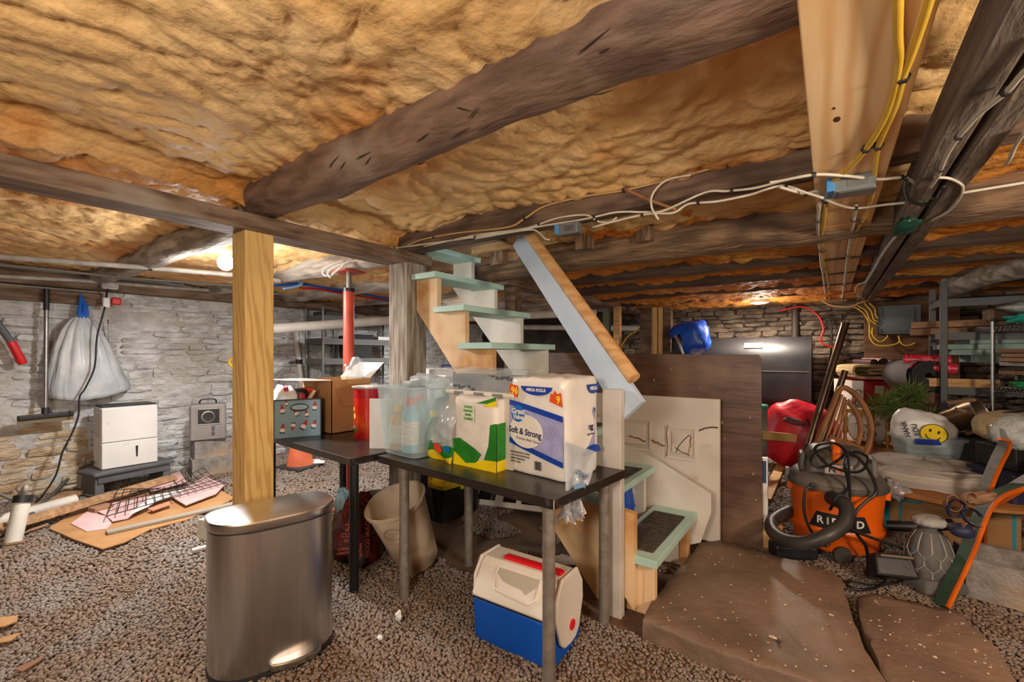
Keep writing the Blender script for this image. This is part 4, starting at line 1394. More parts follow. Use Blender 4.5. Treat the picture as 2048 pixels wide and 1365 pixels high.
# ------------------------------------------------------------------ toilet tissue pack
FILM = mat('white_film', (236, 230, 222), (226, 219, 210), sc=6, rough=0.35, bump=0.3, bsc=14, bd=0.01)
P0 = Vector((-1.275, 1.792, TZ))          # front left foot
P1 = Vector((-0.945, 1.738, TZ))          # front right foot
P2 = Vector((-0.925, 2.045, TZ))          # right rear foot
U1, U2 = (P1 - P0), (P2 - P1)
W1, W2 = U1.length, U2.length
U1.normalize()
U2.normalize()
UP = Vector((0, 0, 1))
HB = 0.455
t = thing('tissue_pack', 'tall toilet tissue pack with blue and lilac print at the desk corner', 'package', (P0 + P2) / 2, 0)
mb = MB()
NX_, NY_, NZ_ = 12, 12, 16
ctr = (P0 + P2) / 2


def packbox(mb, P0, P1, P2, HB, nx=10, ny=10, nz=14, amp=0.006, sc=9, seed=3, rnd=0.03, topamp=0.0):
    U1, U2 = P1 - P0, P2 - P1
    W1, W2 = U1.length, U2.length
    U1, U2 = U1.normalized(), U2.normalized()

    def loop(z, s):
        out = []
        def add(a, b):
            # soften the corners
            x, y = a - W1 / 2, b - W2 / 2
            k = max(abs(x) / (W1 / 2), abs(y) / (W2 / 2))
            e = 15.0
            q = ((abs(x) / (W1 / 2)) ** e + (abs(y) / (W2 / 2)) ** e) ** (1 / e)
            f = k / q if q > 0 else 1
            out.append(P0 + U1 * (W1 / 2 + x * f * s) + U2 * (W2 / 2 + y * f * s) + UP * z)
        for i in range(nx):
            add(W1 * i / nx, 0)
        for i in range(ny):
            add(W1, W2 * i / ny)
        for i in range(nx):
            add(W1 * (1 - i / nx), W2)
        for i in range(ny):
            add(0, W2 * (1 - i / ny))
        return out

    rings = [loop(0.0, 0.93), loop(0.008, 0.985)] + [loop(0.02 + (HB - 0.04) * i / nz, 1.0) for i in range(nz + 1)] + [loop(HB - .006, 0.97), loop(HB, 0.85), loop(HB + .002, 0.4)]
    q = loft(rings)
    q.noise(amp, sc, seed, 3)
    a = np.array(q.v)
    a[:, 2] = np.maximum(a[:, 2], P0.z + 0.001)
    if topamp:
        k = a[:, 2] > P0.z + HB - 0.03
        a[k, 2] += np.abs(fbm(a[k] * 14, seed + 5, 3)) * topamp
    q.v = [tuple(p) for p in a]
    return q


build('wrap', packbox(mb, P0, P1, P2, HB, topamp=0.03), FILM, t, w=True, smooth=True, ang=60)
NAVY = mat('print_blue', (20, 62, 160), rough=0.35)
LILAC = mat('print_lilac', (150, 152, 196), (168, 168, 208), sc=20, rough=0.35)
LILINE = mat('print_lilac_line', (178, 178, 214), rough=0.35)
CREAM = mat('print_cream', (236, 230, 222), rough=0.35)
ORNG = mat('print_orange', (222, 84, 24), rough=0.4)
YELP = mat('print_yellow', (250, 214, 40), rough=0.4)
LOGOB = mat('print_logo_blue', (10, 110, 196), rough=0.35)
INKB = mat('print_ink', (30, 36, 84), rough=0.4)
INK = mat('print_black', (30, 30, 34), rough=0.5)
nrm1 = U1.cross(UP)
OFF = 0.010


def face1(d=0.0):
    return plane_mtx(P0 + nrm1 * (OFF + d), U1, UP)


def face2(d=0.0):
    n2 = U2.cross(UP)
    return plane_mtx(P1 + n2 * (0.004 + d), U2, UP)


def band(lo, hi, x0=0.012, x1=None, n=16):
    return [(x0 + (x1 - x0) * i / n, lo((x0 + (x1 - x0) * i / n))) for i in range(n + 1)] + [(x0 + (x1 - x0) * (n - i) / n, hi((x0 + (x1 - x0) * (n - i) / n))) for i in range(n + 1)]


def ell(cx, cy, rx, ry, n=28, a0=0, a1=2 * PI):
    return [(cx + rx * math.cos(a0 + (a1 - a0) * k / n), cy + ry * math.sin(a0 + (a1 - a0) * k / n)) for k in range(n + (0 if a1 - a0 > 6.2 else 1))]


X1 = W1 - 0.004
top = lambda x: 0.325 - 0.055 * (x / W1) ** 1.1
bot = lambda x: 0.165 - 0.075 * (x / W1) ** 0.9
k3 = lambda poly, d, m, nm, F_=face1: build(nm, MB().prism(poly, (0, 0.0008), F_(d)), m, t, w=True)
k3(band(lambda x: bot(x), lambda x: top(x), 0.004, X1), 0.0, LILAC, 'lilac_panel')
mb = MB()
for r_ in range(7):
    for c_ in range(14):
        cx, cy = 0.012 + c_ * 0.025 + (r_ % 2) * 0.0125, 0.115 + r_ * 0.024
        if cx < X1 - .012 and bot(cx) + .004 < cy < top(cx) - 0.024:
            mb.tube([face1(0.001) @ Vector((cx + .012 * math.cos(a * PI / 6), cy + .015 * math.sin(a * PI / 6), 0)) for a in range(7)], 0.0009, 3)
o = build('scallop_print', mb, LILINE, t, w=True)
o['kind'] = 'stuff'
k3(band(lambda x: top(x) - .002, lambda x: top(x) + .024, 0.004, X1), 0.0012, NAVY, 'blue_band')
k3(band(lambda x: bot(x) - .022, lambda x: bot(x) + .003, 0.004, X1), 0.0012, NAVY, 'blue_band')
k3(ell(0.112, 0.205, 0.105, 0.078), 0.0014, CREAM, 'cream_oval')
k3(ell(0.062, 0.285, 0.043, 0.040), 0.0024, LOGOB, 'logo_disc')
build('lettering', MB(), None, t) if False else None
text('lettering', 'Great', 0.036, CREAM, face1(0.0034) @ Matrix.Translation((0.064, 0.295, 0)), t, bold=0.0012)
text('lettering', 'Value', 0.030, CREAM, face1(0.0034) @ Matrix.Translation((0.066, 0.268, 0)), t, bold=0.0012)
text('lettering', 'Soft & Strong', 0.041, INKB, face1(0.0026) @ Matrix.Translation((0.105, 0.200, 0)) @ Matrix.Rotation(-0.06, 4, 'Z'), t, bold=0.001, sx=.93)
text('lettering', 'Premium Bath Tissue', 0.017, INKB, face1(0.0026) @ Matrix.Translation((0.125, 0.166, 0)) @ Matrix.Rotation(-0.06, 4, 'Z'), t)
k3(ell(0.175, 0.418, 0.095, 0.040, 20, PI, 2 * PI), 0.001, NAVY, 'blue_banner')
text('lettering', 'MEGA ROLLS', 0.020, CREAM, face1(0.002) @ Matrix.Translation((0.175, 0.402, 0)), t, bold=0.0006)
k3([(0.004, 0.425), (0.058, 0.418), (0.055, 0.36), (0.004, 0.368)], 0.001, ORNG, 'orange_flash')
text('lettering', '.96', 0.046, YELP, face1(0.002) @ Matrix.Translation((0.034, 0.392, 0)), t, bold=0.001)
k3([(0.255, 0.355), (0.262, 0.392), (0.275, 0.388), (0.285, 0.405), (0.297, 0.39), (0.318, 0.398), (0.326, 0.335)], 0.001, ORNG, 'orange_flash')
text('lettering', '9', 0.046, YELP, face1(0.002) @ Matrix.Translation((0.306, 0.365, 0)), t, bold=0.001)
mb = MB()
for k in range(9):
    mb.prism([(0.165 + k * .0045, 0.035), (0.167 + k * .0045 + (k % 3) * .0006, 0.035), (0.167 + k * .0045 + (k % 3) * .0006, 0.075), (0.165 + k * .0045, 0.075)], (0, 0.0008), face1(0.001))
o = build('barcode', mb, INK, t, w=True)
o['kind'] = 'stuff'
for k, s in enumerate(('PREMIUM BATH TISSUE', '2-PLY ROLLS PER PACK', 'SHEETS PER ROLL', 'SEPTIC SAFE')):
    text('lettering', s, 0.012, INK, face1(0.001) @ Matrix.Translation((0.012, 0.098 - k * .015, 0)), t, ax='LEFT')
# right side print, and the open flap hanging down
X2 = W2 - 0.045
k3([(0.20, 0.13), (X2, 0.125), (X2, 0.30), (0.24, 0.305), (0.262, 0.25), (0.255, 0.19)], 0.0, LILAC, 'lilac_panel', face2)
k3([(0.20, 0.345), (X2, 0.33), (X2, 0.30), (0.235, 0.312)], 0.001, NAVY, 'blue_band', face2) if False else None
k3([(0.25, 0.318), (X2, 0.305), (X2, 0.285), (0.25, 0.30)], 0.0012, NAVY, 'blue_band', face2)
k3(ell(0.235, 0.095, 0.085, 0.042, 18, 0, PI), 0.0012, NAVY, 'blue_band', face2)
k3(ell(0.245, 0.425, 0.06, 0.045, 18, PI, 2 * PI), 0.0012, NAVY, 'blue_banner', face2)
text('lettering', 'MEGA', 0.024, CREAM, face2(0.0022) @ Matrix.Translation((0.245, 0.405, 0)), t, bold=0.0006)
text('lettering', 'ng', 0.042, INKB, face2(0.0016) @ Matrix.Translation((0.222, 0.225, 0)), t, bold=0.001)
text('lettering', 'Bath Tissue', 0.014, INKB, face2(0.0016) @ Matrix.Translation((0.222, 0.190, 0)), t)
FLAPM = mat('clear_film', (214, 222, 232), rough=0.12, alpha=0.62, spec=0.8, bump=0.35, bsc=14, bd=0.01, c2=(196, 208, 222), sc=8)
fa, fb = P1 + U2 * 0.0 + UP * 0.19 + nrm1 * 0.012, P1 + U2 * 0.26 + UP * 0.10 + U1 * 0.012
fc, fd = P1 + U2 * 0.05 + UP * -0.075 + nrm1 * 0.09 + U1 * 0.035, P1 + U2 * 0.13 + UP * -0.05 + U1 * 0.06 + nrm1 * .08


def flappt(a, b):
    A = fa * (1 - a) + fb * a
    B = fc * (1 - a) + fd * a
    bul = U1 * (0.05 * math.sin(PI * b)) + nrm1 * (0.055 * math.sin(PI * b))
    p = A * (1 - b) + B * b + bul
    fold = 0.010 * math.sin(a * 14) * b
    return p + U1 * fold + nrm1 * fold


mb = MB().grid(flappt, 20, 16)
build('torn_flap', mb, FLAPM, t, w=True, smooth=True, ang=180, label='torn clear film flap with mirrored print')


def flapm(u, v, d=0.004):
    p = flappt(u, v)
    du = (flappt(u + .08, v) - flappt(u - .08, v)).normalized()
    dv = (flappt(u, v + .08) - flappt(u, v - .08)).normalized()
    n = du.cross(dv).normalized()
    if n.dot(U1 + nrm1) < 0:
        n = -n
    return p + n * d, du, dv, n


p, du, dv, n = flapm(.55, .45, 0.008)
M_ = Matrix(((du.x, dv.x, n.x, p.x), (du.y, dv.y, n.y, p.y), (du.z, dv.z, n.z, p.z), (0, 0, 0, 1)))
text('lettering', 'Soft &', 0.036, mat('print_faded', (110, 124, 160), rough=.4), M_ @ Matrix.Rotation(0.35, 4, 'Z'), t, bold=0.0008)
p, du, dv, n = flapm(.55, .74, 0.008)
M_ = Matrix(((du.x, dv.x, n.x, p.x), (du.y, dv.y, n.y, p.y), (du.z, dv.z, n.z, p.z), (0, 0, 0, 1)))
build('logo_disc', MB().prism(ell(0, 0, .036, .036), (0, .0008), M_), mat('print_pale_blue', (120, 160, 196), rough=.4), t, w=True)
text('lettering', 'Great', 0.026, CREAM, M_ @ Matrix.Translation((0, 0, .0016)), t)
FOIL = mat('crumpled_film', (222, 226, 232), rough=0.1, alpha=0.55, spec=1.0, bump=0.6, bsc=30, c2=(170, 176, 186), sc=20, metal=0.35)
mb = MB()
base = (fc + fd) / 2
for k in range(9):
    d = Vector((RND.uniform(-.05, .06), RND.uniform(-.05, .05), RND.uniform(-.08, -.02)))
    mb.grid(lambda a, b: base + U2 * ((a - .5) * (0.13 - .05 * b)) + d * b + Vector((.016 * math.sin(a * 17 + k * 2), .016 * math.cos(a * 13 + k), 0.012 * math.sin(a * 9 + k * 3))) * (0.3 + b), 8, 5)
o = build('crumpled_end', mb, FOIL, t, w=True)
o['kind'] = 'stuff'

# ------------------------------------------------------------------ paper towel pack in loose film
t = thing('paper_towel_pack', 'paper towel pack in loose clear film with green and yellow bands', 'package', (-1.36, 1.84, TZ))
G_ = mat('print_green', (40, 132, 36), (30, 110, 30), sc=8, rough=0.4)
Y_ = mat('print_band_yellow', (240, 214, 20), (226, 196, 14), sc=6, rough=0.4)
QP = [Vector((-1.60, 1.742, TZ)), Vector((-1.315, 1.722, TZ)), Vector((-1.30, 1.95, TZ))]
PAPER = mat('towel_paper', (228, 220, 210), (218, 209, 198), sc=5, rough=0.8, bump=0.15, bsc=30)
build('rolls', packbox(MB(), QP[0], QP[1], QP[2], 0.345, amp=0.007, sc=8, seed=11, topamp=0.02), PAPER, t, w=True, smooth=True, ang=70)
u_, n_ = (QP[1] - QP[0]).normalized(), None
n_ = u_.cross(UP)
fT = lambda d=0.0: plane_mtx(QP[0] + n_ * (0.010 + d), u_, UP)
fR = lambda d=0.0: plane_mtx(QP[1] + (QP[2] - QP[1]).normalized().cross(UP) * (0.010 + d), QP[2] - QP[1], UP)
build('yellow_band', MB().prism([(0.0, .0), (0.30, 0.0), (0.30, 0.06), (0.20, 0.045), (0.10, 0.015), (0.0, 0.075)], (0, .0008), fT()), Y_, t, w=True)
build('green_band', MB().prism([(0.0, .075), (0.10, 0.02), (0.165, 0.028), (0.2, 0.075), (0.15, 0.10), (0.05, 0.14), (0.0, .13)], (0, .0008), fT(.0012)), G_, t, w=True)
build('green_band', MB().prism([(0.22, .05), (0.302, 0.055), (0.302, 0.235), (0.262, 0.225), (0.25, 0.12)], (0, .0008), fT(.0012)), G_, t, w=True)
build('yellow_band', MB().prism([(0.215, .31), (0.302, 0.315), (0.302, 0.345), (0.235, 0.325)], (0, .0008), fT(.0012)), Y_, t, w=True)
build('green_band', MB().prism([(0.17, .325), (0.24, 0.326), (0.30, 0.345), (0.302, 0.362), (0.26, 0.35)], (0, .0008), fT(.0024)), G_, t, w=True)
build('yellow_band', MB().prism([(0.0, .0), (0.23, 0.0), (0.23, 0.06), (0.0, 0.05)], (0, .0008), fR()), Y_, t, w=True)
build('green_band', MB().prism([(0.0, .05), (0.23, 0.06), (0.23, 0.24), (0.0, 0.23)], (0, .0008), fR()), G_, t, w=True)
build('sticker', MB().prism([(0.07, .235), (0.155, 0.23), (0.158, 0.315), (0.072, 0.32)], (0, .0008), fT(.0014)), mat('sticker_pale', (214, 222, 196), rough=.4), t, w=True)
for k in range(4):
    text('lettering', ('2 ROLLS', 'STRONG', 'PAPER', 'TOWELS')[k], 0.016, G_, fT(.0026) @ Matrix.Translation((0.114, .302 - k * .02, 0)), t, bold=.0006)
# the empty slack film on the left of the rolls
CLEAR = mat('slack_film', (222, 230, 234), rough=0.08, alpha=0.26, spec=0.9, bump=0.5, bsc=9, bd=0.02, c2=(236, 240, 242), sc=7)
FA, FB = Vector((-1.82, 1.775, TZ + .002)), Vector((-1.585, 1.715, TZ + .002))


def slack(a, b):
    h = 0.30 + 0.10 * a + 0.02 * math.sin(a * 9)
    p = FA * (1 - a) + FB * a
    bul = 0.035 * math.sin(PI * a) * math.sin(PI * min(1, b * 1.1)) + 0.013 * math.sin(a * 19 + b * 5) * b + 0.010 * math.sin(b * 15 + a * 8)
    return p + UP * (h * b) + Vector((0.02, 0.14, 0)) * b ** 3 - Vector((0, 1, 0)) * bul


build('slack_film', MB().grid(slack, 26, 22), CLEAR, t, w=True, smooth=True, ang=180, label='slack empty clear film')


def slackband(lo, hi, d):
    mb = MB()
    return mb.grid(lambda a, b: slack(a, lo(a) + (hi(a) - lo(a)) * b) - Vector((0, d, 0)), 26, 3)


build('yellow_band', slackband(lambda a: 0.0, lambda a: 0.10 + .04 * math.sin(a * 6), .003), Y_, t, w=True, smooth=True)
build('green_band', slackband(lambda a: 0.08 + .04 * math.sin(a * 6), lambda a: 0.30 - 0.1 * a, .0025), G_, t, w=True, smooth=True)
mm = slack(.62, .22) - Vector((0, .012, 0))
build('red_badge', MB().prism(ell(0, 0, .035, .022), (0, .001), plane_mtx(mm, (1, -.12, -.3), UP)), mat('print_red', (214, 60, 44), rough=.4), t, w=True)
mm2 = slack(.86, .18) - Vector((0, .013, 0))
build('blue_badge', MB().prism(ell(0, 0, .022, .018), (0, .001), plane_mtx(mm2, (1, -.12, -.2), UP)), LOGOB, t, w=True)
# crumpled crease highlights: the film folded over itself
build('film_fold', MB().grid(lambda a, b: slack(.35 + .6 * b + .05 * math.sin(a * 5), .30 + .65 * a) - Vector((0, .006 + .012 * math.sin(a * 23 + b * 9), 0)), 18, 10), CLEAR, t, w=True)

# ------------------------------------------------------------------ frosted tote with bottles, boxes behind it
FROST = mat('frosted_plastic', (206, 226, 232), rough=0.3, alpha=0.30, spec=0.7)
t = thing('frosted_tote', 'frosted plastic tote holding bottles at the joint of the desks', 'tote', (-1.955, 1.84, TZ), RT)


def rrect(rx, ry, z, r=0.04, n=6):
    out = []
    for cx, cy, a0 in ((rx - r, ry - r, 0), (-rx + r, ry - r, PI / 2), (-rx + r, -ry + r, PI), (rx - r, -ry + r, 1.5 * PI)):
        for k in range(n + 1):
            a = a0 + PI / 2 * k / n
            out.append(Vector((cx + r * math.cos(a), cy + r * math.sin(a), z)))
    return out


rings = [rrect(.145, .155, 0.003), rrect(.15, .16, 0.02), rrect(.165, .178, 0.22), rrect(.178, .192, 0.375), rrect(.192, .205, 0.378), rrect(.192, .205, 0.39), rrect(.18, .194, 0.39), rrect(.172, .186, 0.37), rrect(.160, .173, 0.22), rrect(.145, .155, 0.03)]
mb = loft(rings, True, False)
o0 = len(mb.v)
build('bin', mb, FROST, t, smooth=True, ang=40)
for sx in (-1, 1):
    build('grip', MB().box((sx * .195, 0, .35), (0.02, 0.12, 0.05)), FROST, t, bevel=0.008)


def bottle(name, x, y, r, h, m, capm, lab, lblm=None, capr=0.5, rz=0):
    p = T_tote + UX * x + UY * y
    b = thing(name, lab, 'bottle', (p.x, p.y, TZ + 0.022), rz)
    build('body', MB().lathe([(r * .92, 0), (r, .01), (r, h * .62), (r * .9, h * .72), (r * .45, h * .84), (r * .42, h * .88)], 22), m, b, smooth=True, ang=60)
    build('cap', MB().lathe([(r * capr, h * .86), (r * capr, h * .98), (r * capr * .9, h)], 16), capm, b, smooth=True, ang=50)
    if lblm:
        build('label', MB().lathe([(r * 1.015, h * .15), (r * 1.015, h * .58)], 22, cap0=False, cap1=False), lblm, b, smooth=True)


T_tote = Vector((-1.955, 1.84, 0))
PLAB = mat('bottle_label', (236, 232, 220), (200, 190, 170), sc=30, st=(1, 1, 6), rough=.5)
bottle('spray_bottle', -.075, -.10, .05, .25, mat('amber_bottle', (214, 160, 20), rough=.3), mat('cap_yellow', (236, 210, 30), rough=.4), 'amber bottle with a pale label inside the frosted tote', PLAB)
bottle('spray_bottle', .045, -.105, .05, .30, mat('blue_bottle', (110, 180, 206), rough=.3), mat('cap_red', (190, 50, 60), rough=.4), 'pale blue bottle with red cap beside the amber bottle in the tote', PLAB)
bottle('spray_bottle', -.03, .02, .055, .31, mat('blue_bottle', (110, 180, 206)), mat('cap_red', (190, 50, 60)), 'blue bottle farther back inside the frosted tote')
bottle('spray_bottle', .10, .02, .05, .22, mat('green_bottle', (120, 150, 130), rough=.3), mat('cap_yellow', (236, 210, 30)), 'grey green bottle near the tote wall by the towel pack')
# pale box behind the film with the dark box on top
p = T_tote + UX * .46 + UY * .06
t = thing('pale_carton', 'pale grey carton behind the slack film on the desk', 'carton', (p.x, p.y, TZ), RT)
build('carton', MB().bx(-.22, .24, -.055, .12, 0, 0.355), mat('pale_carton', (206, 198, 186), (190, 182, 170), sc=5, rough=0.8), t, bevel=0.005)
build('lid', MB().bx(-.235, .255, -.065, .13, 0.355, 0.375), mat('lid_pale', (214, 208, 196), rough=.6), t, bevel=0.004)
for x in (-.13, .02, .15):
    build('lid_slot', MB().bx(x - .035, x + .035, -.067, -.064, 0.35, 0.370), mat('slot_grey', (120, 116, 110), rough=.6), t)
t = thing('dark_box', 'long dark grey box on top of the pale carton', 'box', (p.x + .03, p.y + .02, TZ + 0.376), RT + D2R(1))
build('box', MB().bx(-.245, .205, -.05, .05, 0, 0.085), mat('slate_plastic', (72, 72, 74), (82, 82, 84), sc=10, rough=0.5), t, bevel=0.005)
WRAP = mat('box_wrap', (206, 220, 228), rough=0.1, alpha=0.32, spec=0.9, bump=0.5, bsc=14, c2=(226, 234, 238), sc=9)
build('plastic_wrap', MB().grid(lambda a, b: Vector((-.46 + .75 * a, -.058 - .010 * math.sin(9 * a + 6 * b), -.01 + .125 * b + .012 * math.sin(a * 16))), 22, 6).grid(lambda a, b: Vector((-.46 + .75 * a, -.058 + .13 * b, .105 + .014 * math.sin(a * 13 + b * 7))), 22, 6), WRAP, t, smooth=True, ang=180)
CLOUD = mat('crumpled_wrap', (222, 232, 238), rough=0.2, alpha=0.6, bump=0.7, bsc=20, c2=(190, 206, 216), sc=10)
p2_ = T_tote + UX * .03 + UY * .05
solo('crumpled_film', MB().sq((p2_.x, p2_.y, TZ + .405), (0.15, 0.09, 0.045), 2.2, 12, 0.5, 5, 8), CLOUD, 'crumpled cloudy film lying on the frosted tote', 'film', smooth=True, ang=180)

# white board between the tin and the tote
p = T_tote + UX * -.235 + UY * -.10
solo('white_card', MB().box((p.x, p.y, TZ + .15), (0.012, 0.16, 0.30), RZ(-60)), mat('white_card', (228, 228, 230), rough=.6), 'upright white card between the red tin and the frosted tote', 'card', bevel=0.002)

# ------------------------------------------------------------------ red tin, carton, gnome box
TINR = mat('tin_red', (206, 40, 26), (222, 110, 30), sc=5, st=(1, 1, 0.6), rough=0.28, lo=0.5, hi=0.72, c3=(160, 18, 22), sc3=4)
p = at(738, 875, 3.08)
t = thing('red_tin', 'tall red festive tin beside the open carton', 'tin', (p.x, p.y, TZ))
build('can', MB().lathe([(0.095, 0), (0.098, 0.008), (0.098, 0.30), (0.098, 0.305)], 36), TINR, t, smooth=True, ang=50)
build('top_band', MB().lathe([(0.099, 0.275), (0.099, 0.335)], 36, cap0=False, cap1=False), mat('tin_dark_red', (176, 24, 30), rough=.3), t, smooth=True)
build('lid', MB().lathe([(0.101, 0.335), (0.112, 0.345), (0.112, 0.352), (0.09, 0.350)], 36), mat('tin_lid', (222, 218, 212), rough=.3, metal=.4), t, smooth=True, ang=40)


def wrapdot(R_, a, z, rx, rz_, n=12):
    pts = ell(0, 0, rx, rz_, n)
    return [Vector((R_ * math.cos(a + x / R_), R_ * math.sin(a + x / R_), z + y)) for x, y in pts]


mb = MB()
for k, (a, z, rx, rz_) in enumerate(((-2.35, .22, .02, .035), (-2.2, .10, .022, .018), (-1.95, .08, .015, .012), (-2.6, .16, .012, .06))):
    q = wrapdot(0.0992, a, z, rx, rz_)
    mb.add(q, [tuple(range(len(q)))])
o = build('white_print', mb, mat('tin_cream', (236, 226, 206), rough=.4), t)
o['kind'] = 'stuff'
mb = MB()
for a, z, rx, rz_ in ((-2.15, .055, .04, .014), (-2.5, .04, .025, .012), (-1.7, .06, .02, .016)):
    q = wrapdot(0.0993, a, z, rx, rz_)
    mb.add(q, [tuple(range(len(q)))])
o = build('green_print', mb, mat('tin_green', (54, 110, 40), rough=.4), t)
o['kind'] = 'stuff'
mb = MB()
for a, z, rx, rz_ in ((-2.0, .20, .022, .016), (-1.85, .155, .018, .02)):
    q = wrapdot(0.0993, a, z, rx, rz_)
    mb.add(q, [tuple(range(len(q)))])
o = build('gold_print', mb, mat('tin_gold', (232, 180, 60), rough=.35), t)
o['kind'] = 'stuff'

CARTIN = mat('carton_white_inside', (222, 214, 204), rough=0.8)
t = thing('open_carton', 'brown open carton with white lined flaps on the desk', 'carton', (-3.08, 2.02, TZ), 0)
build('walls', MB().bx(-.19, .19, -.15, -.145, 0, .385).bx(-.19, .19, .175, .18, 0, .385).bx(-.19, -.185, -.15, .18, 0, .385).bx(.185, .19, -.15, .18, 0, .385).bx(-.19, .19, -.15, .18, 0, .006), CARDB, t)
build('tape_seam', MB().bx(.1902, .1912, -.02, .18, .20, .385), mat('cardboard_light', (190, 146, 98), rough=.8), t)


def panel(mb, a, b, c, d, th=0.005):
    a, b, c, d = map(Vector, (a, b, c, d))
    n = (b - a).cross(d - a).normalized() * th
    return mb.add([a, b, c, d, a + n, b + n, c + n, d + n], [(3, 2, 1, 0), (4, 5, 6, 7), (0, 1, 5, 4), (1, 2, 6, 5), (2, 3, 7, 6), (3, 0, 4, 7)])


build('flap', panel(MB(), (-.19, -.15, .385), (.19, -.15, .385), (.17, -.36, .392), (-.19, -.37, .39)), CARTIN, t, label='white lined front flap')
build('flap', panel(MB(), (-.19, .18, .385), (.19, .18, .385), (.19, .31, .50), (-.17, .31, .50)), CARTIN, t, label='white lined back flap')
build('flap', panel(MB(), (.19, -.15, .38), (.19, .18, .38), (.197, .17, .19), (.197, -.06, .19)), CARDB, t, label='outer brown flap folded down')
solo('film_scrap', MB().sq((-2.98, 2.13, TZ + .43), (0.05, 0.07, 0.10), 2, 10, 0.6, 4, 6), CLOUD, 'cloudy film sticking out of the open carton', 'film', smooth=True, ang=180)

# gnome patterned box: its long side runs along y
GB = mat('gnome_box_blue', (132, 166, 186), (122, 156, 178), sc=4, rough=0.55)
t = thing('gnome_box', 'pale blue fabric box printed with red hatted gnomes', 'storage box', (-3.065, 1.705, TZ), D2R(-22 + 90))
# local: front faces -y, width along x
W_, H_ = .145, .262
build('box', MB().bx(-W_, W_, -.11, -.105, 0, H_).bx(-W_, W_, .10, .105, 0, H_).bx(-W_, -W_ + .005, -.11, .105, 0, H_).bx(W_ - .005, W_, -.11, .105, 0, H_).bx(-W_, W_, -.11, .105, 0, .006), GB, t)
build('rim', MB().bx(-W_ - .002, W_ + .002, -.113, -.110, H_ - .008, H_ + .002).bx(W_, W_ + .003, -.112, .107, 0, H_ + .002).bx(-W_ - .003, -W_, -.112, .107, 0, H_ + .002), BLACKP, t)
fG = Matrix.Translation((0, -.1105, 0)) @ Matrix.Rotation(PI / 2, 4, 'X')
build('handle_hole', MB().prism(ell(.01, .205, .058, .028), (0, .002), fG), BLACKP, t)
build('handle_light', MB().prism(ell(.01, .207, .05, .017), (.002, .003), fG), mat('hole_lining', (150, 190, 214), rough=.4), t)
HATR = mat('hat_red', (176, 34, 44), rough=.6)
BEARD = mat('beard_white', (230, 228, 224), rough=.7)
BOOT = mat('boot_dark', (40, 56, 70), rough=.7)
hats, beards, boots = MB(), MB(), MB()
for x, y, a, s in ((-.095, .19, .1, 1), (.105, .20, -.1, 1), (-.01, .165, .5, .9), (.055, .155, .2, .85), (-.095, .06, -.1, 1.05), (-.03, .085, 3.0, .9), (.035, .075, -.5, 1.15), (.10, .075, -.3, 1), (-.07, .235, .2, .7)):
    M_ = fG @ Matrix.Translation((x, y, 0.0004)) @ Matrix.Rotation(a, 4, 'Z') @ Matrix.Scale(s, 4)
    hats.prism([(-.014, .006), (.014, .006), (.004, .04), (-.003, .043)], (0, .0008), M_)
    beards.prism(ell(0, -.002, .016, .013, 12), (.0002, .001), M_)
    boots.prism([(-.016, -.022), (.016, -.022), (.012, -.012), (-.012, -.012)], (0, .0008), M_)
for mb, m, nm in ((hats, HATR, 'hat_print'), (beards, BEARD, 'beard_print'), (boots, BOOT, 'boot_print')):
    o = build(nm, mb, m, t)
    o['kind'] = 'stuff'
gp = lambda x, y, z: Vector((-3.065, 1.705, TZ)) + RZ(68) @ Vector((x, y, z))
WBAG = mat('white_carrier', (236, 236, 234), (222, 222, 222), sc=6, rough=.35, bump=.4, bsc=10)
solo('white_carrier_bag', MB().sq(gp(-.07, 0, .25), (0.085, 0.075, 0.11), 2.2, 12, .35, 4, 5), WBAG, 'white plastic bag bulging out of the gnome box', 'bag', smooth=True, ang=180)
t = thing('paint_bottle', 'white bottle with a pink cap leaning in the gnome box', 'bottle', gp(-.04, .04, .18), rot=(0.35, .5, 0))
build('body', MB().lathe([(.03, 0), (.032, .02), (.03, .14), (.014, .17)], 18), WHITEP, t, smooth=True, ang=60)
build('cap', MB().lathe([(.016, .165), (.016, .20), (.012, .205)], 14), mat('cap_pink', (206, 60, 90), rough=.4), t, smooth=True)
for k, (x, y, z, s, m, nm, lab) in enumerate(((.02, .03, .29, (.07, .05, .035), BLACKP, 'black_gadget', 'small black gadget on top of the gnome box'),
                                              (.075, .05, .285, (.05, .05, .045), mat('bright_orange', (236, 80, 30), rough=.5), 'orange_gadget', 'bright orange gadget beside the black gadget'),
                                              (.03, -.02, .265, (.025, .025, .035), mat('cap_red', (190, 50, 60)), 'red_spool', 'dark red spool at the rim of the gnome box'))):
    solo(nm, MB().sq(gp(x, y, z), s, 4, 8), m, lab, 'gadget', smooth=True)
p0, p1 = gp(.07, -.04, .24), gp(.115, -.06, .315)
t = thing('paint_brush', 'paint brush with a pale handle sticking out of the gnome box', 'brush', p0)
build('handle', MB().bar(p0, p1, .022, .010, (1, 0, 0)), mat('brush_handle', (226, 214, 190), rough=.5), t, w=True, bevel=.003)
build('bristles', MB().bar(p0 - (p1 - p0) * .4, p0, .03, .014, (1, 0, 0)), BLACKP, t, w=True)

